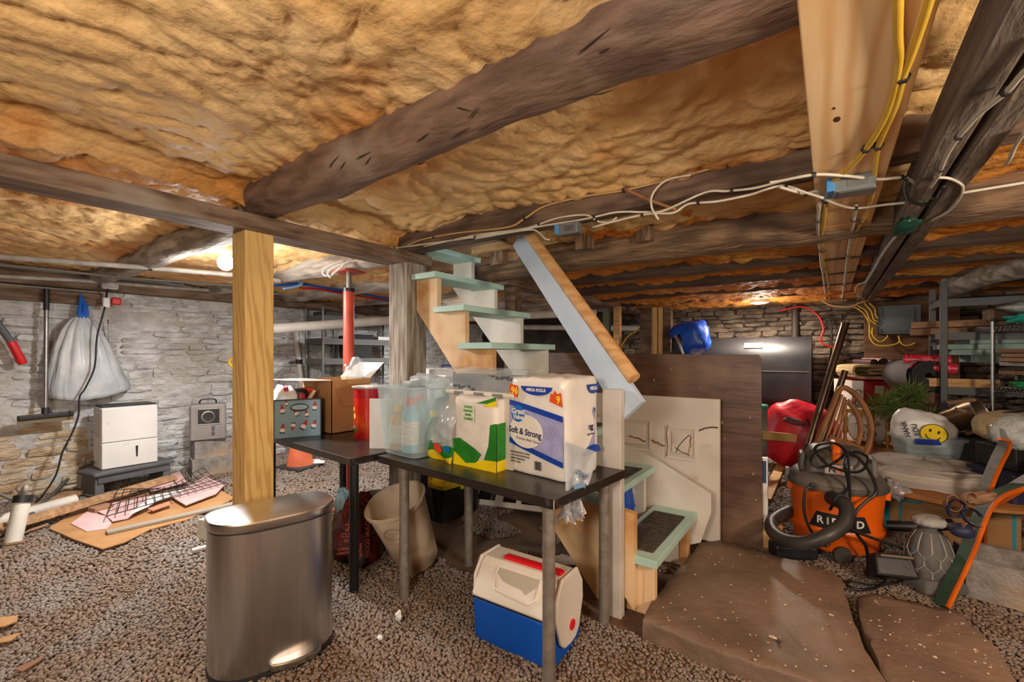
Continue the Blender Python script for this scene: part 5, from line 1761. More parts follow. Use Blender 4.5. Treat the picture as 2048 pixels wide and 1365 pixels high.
# ------------------------------------------------------------------ under the desks
# black tote with a yellow lid, tall white carton on it
t = thing('yellow_lid_tote', 'black tote with a yellow lid behind the desks', 'tote', (-2.72, 2.74, 0), RT)
build('body', loft([rrect(.30, .19, 0.0, .03), rrect(.335, .215, .27, .03)]), BLACKP, t, smooth=True, ang=40)
for x in (-.2, -.07, .07, .2):
    build('rib', MB().bx(x - .02, x + .02, -.222, -.20, .03, .255), BLACKP, t, bevel=.006)
YLID = mat('tote_yellow', (238, 200, 20), (226, 184, 10), sc=4, rough=.4)
mb = loft([rrect(.35, .23, .265, .03), rrect(.355, .235, .27, .03), rrect(.355, .235, .30, .03), rrect(.32, .20, .302, .03), rrect(.31, .19, .325, .03)])
build('lid', mb, YLID, t, smooth=True, ang=40)
for sx in (-1, 1):
    build('latch', MB().box((sx * .355, 0, .27), (.02, .10, .06)), YLID, t, bevel=.006)
for x in (-.22, -.075, .075, .22):
    build('lid_rib', MB().bx(x - .012, x + .012, -.232, -.16, .30, .326), YLID, t, bevel=.004)
t = thing('tall_white_carton', 'tall white carton behind the grey post with a small printed line', 'carton', (-2.68, 2.70, 0.326), RT + D2R(-25))
build('carton', MB().bx(-.17, .15, -.1, .1, 0, .86), mat('carton_white', (224, 220, 214), rough=.7), t, bevel=.006)
build('print_line', MB().bx(-.1, -.04, -.102, -.1, .80, .808), INK, t)
p = at(900, 755, 3.9)
solo('navy_box', MB().box((p.x, p.y, p.z), (.16, .16, .16), RZ(20) @ RX(40)), mat('navy_card', (36, 44, 84), rough=.6), 'tilted navy box edge beside the tall white carton', 'box', bevel=.004)

# beige waste basket, tilted
BEIGE = mat('beige_plastic', (206, 188, 164), (190, 168, 142), sc=3, rough=0.55, c3=(160, 128, 102), sc3=3, lo3=.5, hi3=.7)
base, topc = cw((838 - 1024) / F * 2.80, 2.80, -0.01), at(790, 1012, 2.66)
t = thing('waste_basket', 'dusty beige waste basket leaning behind the desk leg', 'basket', base)
ax = (topc - base).normalized()
u = Vector((0.8, 0.6, 0)).cross(ax).normalized()
v = ax.cross(u)
TM = Matrix((u, v, ax)).transposed()
HL = (topc - base).length
mb = MB().lathe([(0.112, 0), (0.122, 0.012), (0.168, HL - .02), (0.179, HL - .02), (0.181, HL), (0.170, HL), (0.162, HL - .03), (0.117, 0.03)], 36, base + Vector((0, 0, .035)), tilt=TM, ex=2.3)
build('basket', mb, BEIGE, t, w=True, smooth=True, ang=40)
cdir = (Vector((0, 0, 0)) - base)
side = (u * 1.0)
ang_ = math.atan2((cdir).dot(v), (cdir).dot(u)) - .35
c_ = base + Vector((0, 0, .035)) + ax * (HL * .74) + (u * math.cos(ang_) + v * math.sin(ang_)) * 0.157
n_ = (u * math.cos(ang_) + v * math.sin(ang_) + ax * -.13).normalized()
h_ = ax.cross(n_).normalized()
Ms = plane_mtx(c_ + n_ * .002, h_, n_.cross(h_))
STAMP = mat('stamp_brown', (150, 128, 104), rough=.7)
mb = MB()
mb.tube([Ms @ Vector((.055 * math.cos(2 * PI * k / 30), .043 * math.sin(2 * PI * k / 30), 0.001)) for k in range(30)], 0.0012, 4, closed=True)
mb.tube([Ms @ Vector((.050 * math.cos(2 * PI * k / 30), .038 * math.sin(2 * PI * k / 30), 0.001)) for k in range(30)], 0.0007, 4, closed=True)
mb.tube([Ms @ Vector((-.03, .006, .001)), Ms @ Vector((.03, .006, .001))], 0.001, 4)
o = build('stamp', mb, STAMP, t, w=True)
o['kind'] = 'stuff'

# mulch bag, blue film, grey pot
p = cw((702 - 1024) / F * 2.80, 2.80)
t = thing('mulch_bag', 'dark red mulch bag slumped behind the black desk leg', 'bag', (p.x, p.y + .06, 0))
c0 = Vector((p.x - .01, p.y + .06, .19))
MU = mat('mulch_red', (112, 24, 22), (66, 30, 26), sc=7, rough=.4, bump=.8, bsc=14, bd=.03, c3=(70, 60, 52), sc3=5, lo3=.5, hi3=.6)
build('sack', MB().sq(c0, (0.13, 0.11, 0.20), 4.5, 22, .30, 6, 9), MU, t, w=True, smooth=True, ang=180)
CR = mat('mulch_letters', (190, 90, 76), rough=.5)
fwd = (Vector((0, 0, .19)) - c0)
fwd.z = 0
fwd.normalize()
rt = Vector((-fwd.y, fwd.x, 0))
for s, x, z, sz, rr in (('2', -.06, .075, .06, 0), ('CU FT', -.05, .03, .035, 0), ('56.6 L', -.05, -.002, .026, 0), ('SHREDDED', -.06, -.05, .022, 0), ('HARDWOOD', -.06, -.075, .022, 0), ('WOOD MULCH', .055, .0, .034, PI / 2), ('BROWN', .015, -.07, .022, PI / 2)):
    q = c0 + fwd * .152 + rt * x + Vector((0, 0, z))
    text('lettering', s, sz, CR, plane_mtx(q, rt, UP) @ Matrix.Rotation(rr, 4, 'Z'), t, bold=.0008)
solo('blue_film', MB().sq(c0 + Vector((-.075, -.06, .17)), (.05, .05, .085), 2.2, 10, .5, 4, 3), mat('pale_blue_film', (150, 196, 220), rough=.2, alpha=.75, bump=.5, bsc=12), 'crumpled pale blue film draped on the mulch bag', 'film', smooth=True, ang=180)
p = fl(735, 1075, 0)
t = thing('grey_pot', 'empty grey green pot behind the mulch bag', 'pot', (p.x - .04, p.y + .12, 0))
build('pot', MB().lathe([(.10, 0), (.13, .24), (.14, .24), (.14, .265), (.128, .265), (.10, .03)], 28), mat('pot_grey', (120, 116, 100), (106, 100, 84), sc=5, rough=.6), t, smooth=True, ang=40)

# white window sash lying against the stair foot
WS = mat('sash_white', (214, 206, 196), (196, 186, 174), sc=4, rough=.6)
e0, e1 = at(905, 1000, 3.95), at(1115, 1048, 3.62)
e0.z = e1.z = 0
d_ = (e1 - e0).normalized()
t = thing('window_sash', 'old white window sash lying on edge behind the desk legs', 'window sash', (e0 + e1) / 2, 0)
Lw = (e1 - e0).length
fS = plane_mtx(e0 + Vector((0, .0, .012)), d_, (Vector((0, .45, .9))))
bxp = lambda x0, x1, y0, y1, z0=0, z1=.035: MB().prism([(x0, y0), (x1, y0), (x1, y1), (x0, y1)], (z0, z1), fS)
Hs = .21
build('rail', bxp(0, Lw, 0, .045), WS, t, w=True, bevel=.004)
build('rail', bxp(0, Lw, Hs - .035, Hs), WS, t, w=True, bevel=.004)
xs_ = [0, Lw * .2, Lw * .42, Lw * .62, Lw * .82, Lw - .05]
for k, x in enumerate(xs_):
    build('stile', bxp(x, x + (.07 if k in (2, 0) else .045), .045, Hs - .035), WS, t, w=True, bevel=.004)
for k in range(5):
    build('pane', bxp(xs_[k] + .045, xs_[k + 1], .045, Hs - .035, .014, .02), mat('dark_pane', (30, 26, 24), rough=.08, spec=.8), t, w=True)

# red white and blue cooler
CW, CB, CRD = mat('cooler_white', (222, 214, 204), (214, 206, 194), sc=2, rough=.4), mat('cooler_blue', (0, 84, 190), rough=.42), mat('cooler_red', (214, 20, 36), rough=.4)
t = thing('cooler', 'blue lunch cooler with a white lid and red handle under the desk corner', 'cooler', (-1.165, 1.775, -0.045), D2R(1))
LX = .205
prof = [(-.135, 0.012), (-.148, .05), (-.157, .215), (.157, .215), (.148, .05), (.135, .012), (.12, 0), (-.12, 0)]
YZ = Matrix(((0, 0, 1, 0), (1, 0, 0, 0), (0, 1, 0, 0), (0, 0, 0, 1)))       # (y,z,x) -> (x,y,z)
build('body', MB().prism(prof, (-LX, LX), YZ), CB, t, bevel=.012, seg=3, smooth=True, ang=30)
lid = [(-.160, .218), (-.158, .235), (-.085, .352), (-.06, .372), (.06, .372), (.085, .352), (.158, .235), (.160, .218)]
build('lid', MB().prism(lid, (-LX - .004, LX + .004), YZ), CW, t, bevel=.01, seg=3, smooth=True, ang=30)
build('seam', MB().prism([(-.154, .205), (-.154, .222), (.154, .222), (.154, .205)], (-LX + .003, LX - .003), YZ), BLACKP, t)
build('handle_grip', MB().bx(-.11, .20, -.045, .0, .366, .386), CRD, t, bevel=.009, seg=3)
for s_ in (-1, 1):
    arm = [(-.125, .30), (-.075, .376), (.075, .376), (.125, .30), (.13, .22), (.09, .10), (.055, .068), (.0, .06), (-.055, .068), (-.09, .10), (-.13, .22)]
    x0_ = s_ * (LX + .004)
    build('swing_arm', MB().prism(arm, (min(x0_, x0_ + s_ * .018), max(x0_, x0_ + s_ * .018)), YZ), CW, t, bevel=.008, seg=3, smooth=True, ang=30)
    build('button', MB().cyl((x0_ + s_ * .012, .01, .145), (x0_ + s_ * .024, .01, .145), .023, n=20), CRD, t, smooth=True)
# recess on the front of the lid
u_ = Vector((0, .073, .117)).normalized()
Mf = plane_mtx(Vector((0, -.158, .235)), (1, 0, 0), u_)
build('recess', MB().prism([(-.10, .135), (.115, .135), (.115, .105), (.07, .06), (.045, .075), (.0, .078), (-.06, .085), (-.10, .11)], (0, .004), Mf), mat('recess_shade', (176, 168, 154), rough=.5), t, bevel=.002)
build('recess_lip', MB().prism([(-.108, .14), (-.10, .14), (-.10, .085), (-.09, .05), (.09, .035), (.122, .06), (.122, .14), (.13, .14), (.13, .05), (.095, .024), (-.095, .04), (-.108, .08)], (0, .007), Mf), CW, t, bevel=.002)

# little scraps on the gravel
WSC = mat('white_sheet', (226, 226, 226))
for px, py, s, lab in ((1132, 1122, (.07, .045, .025), 'crumpled white rag on the ground near the stair foot'), (797, 1232, (.014, .014, .022), 'tiny pale scrap on the gravel near the silver leg'),
                       (760, 1276, (.012, .012, .010), 'tiny white scrap on the gravel beside the steel bin')):
    q = fl(px, py, 0.012)
    solo('rag' if s[0] > .05 else 'paper_scrap', MB().sq(q, s, 2.4, 9, .6, 4, int(px)), WSC, lab, 'scrap', smooth=True, ang=180)
# ------------------------------------------------------------------ stairs
MINT = mat('mint_paint', (184, 216, 206), (166, 202, 192), sc=4, rough=0.5, bump=.08)
RAW = mat('raw_stair_pine', (206, 158, 104), (184, 134, 82), sc=4, st=(3, 3, 3), rough=.65, bump=.1, c3=(222, 190, 150), sc3=2)
WPAINT = mat('white_paint_wood', (222, 216, 206), (206, 198, 186), sc=5, rough=.6, bump=.1)
PALEB = mat('white_board_cool_lit', (196, 212, 230), (184, 202, 222), sc=5, rough=.5)  # white board; the cool stairwell light is put into its pale blue
A0, A1 = 2.19, 2.98
TR = [(-.69, .29), (-.96, .55), (-1.215, .82), (-1.465, 1.09), (-1.703, 1.377), (-1.93, 1.627), (-2.186, 1.87), (-2.43, 2.12)]     # nose x, top z
st = thing('staircase', 'open wooden stairs with mint painted treads and white rail boards', 'stairs', (-1.4, 2.58, 0))
DEP = .275
for k, (x, z) in enumerate(TR):
    a0 = A0 + (.01 if k == 0 else 0)
    if k == 7:
        a0 = 2.37
    o = build('tread', MB().bx(x - (DEP if k < 6 else .235), x, a0, A1 + (.05 if k < 2 else 0), z - .04, z), MINT, st, w=True, bevel=.003)
    if k < 3:
        GR = mat('grip_mat', (84, 74, 62), (62, 54, 46), sc=30, rough=.95, bump=.3)
        build('grip_mat', MB().bx(x - .235, x - .045, A0 + .09, A1 - .08, z, z + .006), GR, o, w=True)
        mb = MB()
        for i in range(12):
            yy = A0 + .10 + i * (A1 - A0 - .19) / 11.5
            mb.bx(x - .233, x - .047, yy, yy + .018, z + .005, z + .010)
        q = build('grip_rib', mb, GR, o, w=True)
        q['kind'] = 'stuff'


def stringer(y0, y1, m, k0=0, k1=8):
    """saw-tooth stringer: steps on the upper edge, straight lower edge; drawn in (x, z)"""
    pts = []
    for x, z in TR[k0:k1]:
        pts.append((x - .03, z - .30 if not pts else pts[-1][1]))
        pts.append((x - .03, z - .04))
    xl, zl = TR[k1 - 1]
    pts.append((xl - .235, zl - .04))
    low = []
    x, z = TR[k1 - 1]
    low.append((x - .235, z - .25))
    x, z = TR[k0]
    low.append((x - DEP - .06, z - .30))
    poly = pts + low
    M_ = Matrix(((1, 0, 0, 0), (0, 0, 1, 0), (0, 1, 0, 0), (0, 0, 0, 1)))
    return MB().prism(poly, (y0, y1), M_)


build('stringer', stringer(A0 + .05, A0 + .09, RAW, 0, 7), RAW, st, w=True, label='notched stringer on the newel side')
build('stringer', stringer(A1 - .09, A1 - .05, WPAINT), WPAINT, st, w=True, label='notched stringer on the far side')
# small legs under the lowest treads
build('stair_leg', MB().bx(-.767, -.713, A0 + .046, A0 + .094, -.04, .248), RAW, st, w=True, bevel=.003)
build('stair_leg', MB().bx(-.767, -.713, A1 - .094, A1 - .046, -.04, .248), RAW, st, w=True, bevel=.003)
# pine brace plate seen under the desk
br = [fl(1098, 1000, .0), fl(1100, 1000, 0)]
M_ = Matrix(((1, 0, 0, 0), (0, 0, 1, 0), (0, 1, 0, 0), (0, 0, 0, 1)))
build('brace_board', MB().prism([(-.80, .02), (-.80, .50), (-1.17, .56), (-1.15, .40)], (A0 + .0, A0 + .045), M_), RAW, st, w=True, label='raw pine brace board')
# white skirt board beyond the treads
build('skirt_board', MB().prism([(q_.x, q_.z) for q_ in (ony(*e_, A1 + .055) for e_ in ((1180, 858), (1254, 894), (1310, 918), (1422, 988), (1422, 1027), (1401, 1086), (1330, 1100), (1180, 1060)))], (A1 + .055, A1 + .07), M_), WPAINT, st, w=True, label='white skirt board')
# white riser backs by the upper treads
NEWP = mat('newel_white_shaded', (196, 189, 180), (182, 174, 164), sc=6, rough=.6, bump=.1)  # white newel greyed in colour for the shadow on its front
build('newel', MB().bx(-.945, -.845, 2.13, 2.18, -.04, 1.125).noise(.0015, 3), NEWP, st, w=True, bevel=.004, label='white painted newel post')
r0, r1 = Vector((-.80, 2.185, 1.02)), Vector((-1.72, 2.53, 2.10))
up_ = (r1 - r0).cross(Vector((.2, 1, 0))).normalized()
build('rail_board', MB().bar(r0, r1, .035, .155, up_), PALEB, st, w=True, bevel=.003, label='white rail board tinted as by cool light')
h0, h1 = at(1268, 758, 2.16), at(1056, 466, 2.90)
hr = thing('handrail', 'round unpainted wooden handrail along the stair rail board', 'handrail', h0)
build('rail', MB().cyl(h0, h1, .034, n=20), PINEX, hr, w=True, smooth=True)
for f_ in (.12, .55):
    c_ = h0.lerp(h1, f_)
    build('bracket', MB().tube([c_, c_ + Vector((0, .03, -.02)), c_ + Vector((-.01, .07, -.02))], .006, 6), STEEL, hr, w=True)
# dark boards and trim at the head of the stairs
solo('header_board', MB().bx(-2.66, -2.54, 2.42, 2.46, 1.95, 2.3), OLD, 'dark short board at the head of the stairs', 'board', bevel=.003)
p0, p1 = at(945, 503, 3.75), at(1030, 487, 3.5)
solo('trim_board', MB().bar(p0, p1, .03, .06), PINEX, 'pine trim board beside the topmost tread', 'board', bevel=.003)
t_ = at(1270, 1005, 2.98)
solo('blue_cloth', MB().sq((-1.13, 2.70, .36), (.12, .14, .20), 2.6, 12, .3, 4, 3), mat('blue_cloth', (10, 84, 196), (6, 40, 110), sc=18, rough=.5, lo=.62, hi=.7), 'blue spotted bag stuffed under the lower treads', 'bag', smooth=True, ang=180)

# ------------------------------------------------------------------ leaning plywood and the old door
PLY = mat('brown_plywood', (104, 74, 58), (78, 54, 42), sc=3, st=(1, 3, 5), rough=.42, bump=.12, c3=(132, 104, 84), sc3=2.2, lo3=.5, hi3=.75)
t = thing('plywood_sheet', 'dark brown plywood sheet standing on edge behind the old white door', 'board', (-1.2, 3.42, 0))
build('sheet', MB().prism([(-2.5, -.02), (-.365, -.02), (-.375, 1.27), (-.39, 1.30), (-1.0, 1.305), (-2.5, 1.325)], (3.41, 3.43), M_), PLY, t, w=True, bevel=.002)
mb = MB()
for px, py, s in ((1308, 760, .012), (1444, 845, .012), (1450, 877, .006), (1500, 836, .008), (1506, 948, .01), (1512, 1000, .008), (1400, 775, .006), (1342, 738, .006)):
    q = ony(px, py, 3.408)
    mb.prism([(q.x - s * .4, q.z - s), (q.x + s * .3, q.z - s * .7), (q.x + s * .5, q.z + s), (q.x - .1 * s, q.z + .4 * s)], (3.407, 3.4105), M_)
o = build('chips', mb, mat('chip_wood', (206, 170, 130), rough=.8), t, w=True)
o['kind'] = 'stuff'
DOORW = mat('old_door_white', (216, 208, 196), (202, 193, 180), sc=3, rough=.5, c3=(176, 158, 136), sc3=4, lo3=.62, hi3=.75)
RUST = mat('rust_stain', (170, 110, 54), (120, 72, 40), sc=30, rough=.8)
DY = 3.27
t = thing('old_door', 'old white panelled door lying on its side behind the stairs', 'door', (-1.6, DY + .02, 0))
build('slab', MB().bx(-2.6, -.605, DY, DY + .04, .03, 1.0), DOORW, t, w=True, bevel=.004)


def dpanel(x0, x1, z0, z1):
    fr = MB()
    for a, b, c_, d in ((x0, x1, z1 - .02, z1), (x0, x1, z0, z0 + .02), (x0, x0 + .02, z0 + .02, z1 - .02), (x1 - .02, x1, z0 + .02, z1 - .02)):
        fr.bx(a, b, DY - .007, DY, c_, d)
    o = build('panel_moulding', fr, DOORW, t, w=True, bevel=.003)
    iw = .045
    build('panel', MB().bx(x0 + iw, x1 - iw, DY - .010, DY, z0 + iw, z1 - iw), DOORW, o, w=True, bevel=.006)
    build('panel_groove', MB().bx(x0 + .019, x1 - .019, DY - .0012, DY, z0 + .019, z1 - .019), mat('groove_shadow', (196, 187, 174), rough=.8), o, w=True)  # groove shadow put into the darker tone of this thin plate


a, b = ony(1331, 850, DY), ony(1394, 925, DY)
dpanel(a.x, b.x, b.z, a.z)
dpanel(a.x - .36, a.x - .10, b.z + .03, a.z + .03)
dpanel(a.x - .72, a.x - .46, b.z + .05, a.z + .05)
dpanel(a.x, b.x, .12, .38)
dpanel(a.x - .36, a.x - .10, .14, .40)
mb = MB()
for q0, q1, r_ in (((1258, 872), (1292, 884), .006), ((1304, 882), (1330, 893), .005), ((1335, 850), (1334, 915), .004), ((1381, 872), (1378, 912), .004)):
    A_, B_ = ony(*q0, DY - .008), ony(*q1, DY - .008)
    mb.tube([A_.lerp(B_, k / 8) + Vector((RND.uniform(-.006, .006), 0, RND.uniform(-.006, .006))) for k in range(9)], r_, 5)
o = build('rust_streak', mb, RUST, t, w=True)
o['kind'] = 'stuff'
mb = MB()
mb.tube([ony(x, y, DY - .012) for x, y in ((1380, 870), (1368, 880), (1358, 892), (1352, 905))], .003, 5)
mb.tube([ony(x, y, DY - .012) for x, y in ((1350, 895), (1362, 904), (1376, 909))], .003, 5)
mb.tube([ony(x, y, DY - .003) for x, y in ((1398, 862), (1410, 857), (1424, 855), (1436, 856))], .005, 5)
o = build('scratch', mb, mat('scratch_brown', (84, 66, 48), rough=.8), t, w=True)
o['kind'] = 'stuff'

# strips beside the plywood
p = fl(1529, 1075, 0)
q0 = at(1527, 1062, 3.06)
t = thing('white_batten', 'narrow white batten with a blue label beside the plywood edge', 'strip', (q0.x, q0.y, .0))
build('batten', MB().bx(-.012, .025, -.01, .03, -.01, .60), WHITEP, t, bevel=.002)
build('label', MB().bx(-.006, .018, -.0115, -.01, .43, .58), mat('label_navy', (44, 70, 110), rough=.5), t)
q0 = at(1540, 1098, 3.0)
solo('wood_block', MB().box((q0.x + .01, q0.y + .03, .08), (.12, .05, .17), RZ(12)), PINEX, 'pine block wedged at the foot of the plywood', 'block', bevel=.004)
q0, q1 = fl(1568, 919, .02), fl(1531, 1000, .02)
solo('loose_batten', MB().bar(q0, q1, .09, .03), PINEX, 'loose pine batten lying on the gravel behind the plywood', 'batten', bevel=.003)
q0, q1 = at(1420, 860, 4.3), at(1590, 877, 4.92)
solo('sawn_stick', MB().bar(q0, q1, .04, .085), mat('sawn_yellow', (216, 184, 120), rough=.6), 'sawn yellow stick pushed out across the red duffel', 'stick', bevel=.003)

# ------------------------------------------------------------------ stone slabs
SLABM = mat('brown_flagstone', (134, 110, 92), (106, 87, 73), sc=3, rough=.55, bump=.35, bsc=30, det=7, c3=(150, 128, 111), sc3=1.5, world=True, bd=.015)


def slab(name, poly, z1, lab, seed):
    n = 1
    pts = []
    for i, a in enumerate(poly):
        b = poly[(i + 1) % len(poly)]
        for k in range(4):
            pts.append(a.lerp(b, k / 4))
    a = np.array([tuple(p) for p in pts])
    c = a.mean(0)
    rings = []
    for s, z in ((1.005, -.03), (1.0, z1 * .35), (.998, z1 * .7), (.997, z1 - .006), (.990, z1), (.85, z1 + .002), (.6, z1 + .003), (.3, z1 + .004), (.05, z1 + .004)):
        r = c + (a - c) * s
        r[:, 2] = z
        rings.append([Vector(p) for p in r])
    mb = loft(rings)
    mb.noise(.013, 14, seed, 4)
    return solo(name, mb, SLABM, lab, 'stone slab', smooth=True, ang=70)


s1 = slab('stone_slab', SLAB1, .075, 'large brown stone slab at the foot of the stairs', 3)
s2 = slab('stone_slab', SLAB2, .065, 'narrower brown stone slab before the cinder block and ski', 6)
CH = mat('pale_chip', (206, 184, 160), rough=.8)
for S_, pts in ((s1, ((1546, 1275, .016), (1430, 1130, .006), (1390, 1150, .005), (1462, 1170, .006), (1530, 1180, .005), (1570, 1210, .007), (1600, 1190, .005), (1640, 1200, .006), (1660, 1230, .008), (1510, 1320, .006),
                      (1610, 1300, .006), (1450, 1240, .005), (1370, 1220, .006), (1665, 1232, .005), (1480, 1110, .005), (1680, 1300, .006))),
                (s2, ((1800, 1240, .005), (1840, 1290, .006), (1900, 1225, .005), (1950, 1300, .006), (1870, 1315, .009), (1780, 1270, .005)))):
    for px, py, s in pts:
        q = fl(px, py, .08 if S_ is s1 else .07)
        build('chip', MB().sq(q, (s, s * .7, .003), 2.2, 5, .4, 4, int(px)), CH, S_, w=True)
rk = random.Random(8)
for S_, poly, zt in ((s1, SLAB1, .079), (s2, SLAB2, .069)):
    mb = MB()
    c_ = sum(poly, Vector()) / len(poly)
    for i in range(90):
        a_, b_ = rk.randrange(len(poly)), rk.random()
        q = c_ + (poly[a_].lerp(poly[(a_ + 1) % len(poly)], b_) - c_) * (rk.random() ** .5 * .95)
        s = rk.uniform(.0015, .0045)
        mb.lathe([(s, 0), (s * .6, .002)], 6, (q.x, q.y, zt), sx=rk.uniform(.6, 1.6))
    o = build('crumbs', mb, CH, S_, w=True)
    o['kind'] = 'stuff'
solo('pebble', MB().sq(fl(1558, 1284, .085), (.009, .009, .008), 2, 6), mat('dark_pebble', (60, 50, 44), rough=.7), 'small dark pebble on the large stone slab', 'pebble', smooth=True)
# ------------------------------------------------------------------ oil tank and the blue bag
TANK = mat('tank_black', (34, 34, 38), (44, 42, 44), sc=4, rough=.45, bump=.04, c3=(58, 52, 50), sc3=6, lo3=.62, hi3=.75)
t = thing('oil_tank', 'long black oil tank against the far stone wall', 'tank', (-.98, 6.95, 0))
tx0, tx1, ty, tr, tz0, tz1 = -1.80, -.20, 6.93, .33, .42, 1.535
prof = []
for k in range(15):
    a = PI * k / 14
    prof.append((ty + tr * math.cos(a), tz1 - tr + tr * math.sin(a)))
for k in range(15):
    a = PI + PI * k / 14
    prof.append((ty + tr * math.cos(a), tz0 + tr + tr * math.sin(a)))
build('shell', MB().prism(prof, (tx0, tx1), YZ), TANK, t, w=True, smooth=True, ang=30)
for x in (tx0, tx1):
    pr = [(ty + (p[0] - ty) * 1.015, .98 + (p[1] - .98) * 1.012) for p in prof]
    build('end_rim', MB().prism(pr, (x - .014, x + .014), YZ), TANK, t, w=True, smooth=True, ang=30)
build('weld_seam', MB().bx(tx0, tx1, ty - tr - .004, ty - tr + .01, 1.085, 1.095), mat('seam_grey', (120, 110, 104), rough=.6), t, w=True)
for x in (tx0 + .15, tx1 - .15):
    for y in (ty - .2, ty + .2):
        build('leg', MB().cyl((x, y, 0), (x, y, .48), .022), BLACKM, t, w=True, smooth=True)
for px0, px1, m in ((1489, 1508, mat('plate_pale', (186, 178, 168), rough=.5)), (1509, 1526, mat('plate_white', (222, 216, 206), rough=.5))):
    p, q = ony(px0, 675, ty - .24), ony(px1, 688, ty - .28)
    mm = plane_mtx(Vector((p.x, ty - .262, tz1 - tr + .212)), (1, 0, 0), (0, .62, .78))
    build('label_plate', MB().prism([(0, -.035), (abs(q.x - p.x), -.035), (abs(q.x - p.x), .045), (0, .045)], (0, .004), mm), m, t, w=True)
p = ony(1412, 668, 6.9)
build('gauge', MB().cyl((p.x, 6.93, tz1 - .01), (p.x, 6.93, tz1 + .13), .035, n=12).cyl((p.x, 6.93, tz1 + .12), (p.x, 6.93, tz1 + .17), .045, n=12), mat('gauge_blue', (60, 90, 120), rough=.4), t, w=True, smooth=True)
p = at(1378, 690, 5.9)
t = thing('hidden_carton', 'plain carton behind the plywood holding up the blue bag', 'carton', (p.x, p.y, 0))
build('carton', MB().bx(-.3, .3, -.2, .2, 0, 1.22), CARDB, t)
BLUEB = mat('blue_bag', (16, 84, 200), (10, 66, 170), sc=4, rough=.32, bump=.3, bsc=8)
t = thing('blue_bag', 'bright blue bag with a black and silver side by the oil tank', 'bag', (p.x, p.y, 1.225))
build('bag', MB().sq(p + Vector((.02, 0, .09)), (.21, .16, .22), 3.4, 16, .22, 4, 12, rot=RY(-14)), BLUEB, t, w=True, smooth=True, ang=180)
build('side', MB().sq(p + Vector((-.10, -.12, -.03)), (.09, .06, .16), 2.6, 12, .3, 4, 5, rot=RY(12)), BLACKP, t, w=True, smooth=True, ang=180)
build('silver_edge', MB().tube(smoothpath([p + Vector((-.12, -.19, .12)), p + Vector((-.07, -.2, .02)), p + Vector((-.02, -.2, -.12))], 5), .022, 6), CHROME, t, w=True, smooth=True)
for dx, dz, a in ((.02, .09, .3), (.06, .05, 1.2), (.03, .015, 2.2)):
    build('leaf_print', MB().prism(ell(0, 0, .045, .018, 14), (0, .003), plane_mtx(p + Vector((dx, -.158, dz)), (1, 0, 0), UP) @ Matrix.Rotation(a, 4, 'Z')), mat('print_leaf', (200, 196, 150), rough=.5), t, w=True)

# red duffel, teal lid
t = thing('red_duffel', 'shiny red duffel bag lying on the gravel by the oil tank', 'bag', (-.30, 6.02, 0))
REDB = mat('red_nylon', (206, 20, 44), (184, 14, 36), sc=4, rough=.42, bump=.5, bsc=7, st=(1, 2, 1))
c0 = Vector((-.30, 6.02, .37))
build('sack', MB().sq(c0, (.40, .24, .36), 2.3, 20, .22, 3, 21, rot=RY(28)), REDB, t, w=True, smooth=True, ang=180)
build('zip', MB().tube(smoothpath([c0 + Vector((.10, -.24, .24)), c0 + Vector((.15, -.26, .06)), c0 + Vector((.14, -.25, -.12)), c0 + Vector((.10, -.2, -.26))], 5), .009, 5), BLACKP, t, w=True)
build('haul_loop', MB().sq(c0 + Vector((-.02, -.225, .20)), (.10, .02, .035), 3, 8, .4, 4, 3, rot=RY(14)), mat('webbing_grey', (92, 52, 58), rough=.8), t, w=True, smooth=True)
q = at(1520, 815, 4.9)
t = thing('teal_tub', 'small tub with a teal lid half hidden by the plywood', 'tub', (q.x, q.y, 0))
build('tub', MB().lathe([(.06, 0), (.075, q.z - .02)], 18), mat('tub_grey', (120, 130, 130), rough=.5), t, smooth=True)
build('lid', MB().lathe([(.08, q.z - .02), (.082, q.z + .02), (.07, q.z + .03)], 18), mat('teal_plastic', (60, 150, 130), rough=.4), t, smooth=True)

# ------------------------------------------------------------------ the shop vacuum
VO = mat('vac_orange', (236, 104, 14), (222, 92, 10), sc=4, rough=.38, c3=(214, 96, 30), sc3=5)
VG = mat('vac_grey', (92, 88, 84), (76, 72, 68), sc=5, rough=.5, c3=(112, 104, 96), sc3=4)
V0 = Vector((.03, 3.70, 0))
fwdv = (Vector((0, 0, 0)) - Vector((V0.x, V0.y, 0))).normalized()
VRZ = math.atan2(fwdv.y, fwdv.x) + PI / 2 + .10
t = thing('shop_vacuum', 'orange shop vacuum with a dark grey head and black hose', 'vacuum', V0, VRZ)
build('drum', MB().lathe([(.215, .05), (.235, .07), (.242, .135), (.262, .16), (.265, .185), (.252, .20), (.250, .30), (.262, .42), (.268, .445)], 44), VO, t, smooth=True, ang=40)
build('drum_rim', MB().lathe([(.278, .438), (.282, .445), (.282, .475), (.27, .478)], 44), VG, t, smooth=True, ang=40)
build('lid', MB().lathe([(.272, .474), (.262, .50), (.235, .525), (.19, .54)], 44, ex=2.2), VG, t, smooth=True, ang=40)
build('motor_head', loft([rrect(.18, .165, .53, .05), rrect(.175, .16, .60, .05), rrect(.15, .135, .665, .05), rrect(.125, .11, .685, .05), rrect(.05, .04, .69, .03)]), VG, t, smooth=True, ang=45)
for s_ in (-1, 1):
    build('head_vent', MB().box((s_ * .19, -.02, .58), (.045, .17, .12), top=(.7, .85)), VG, t, bevel=.012)
    build('latch', MB().box((s_ * .275, -.02, .47), (.03, .07, .10)), mat('vac_latch', (120, 116, 112), rough=.4), t, bevel=.008)
    build('drum_lug', MB().box((s_ * .262, -.02, .41), (.03, .10, .05)), VO, t, bevel=.006)
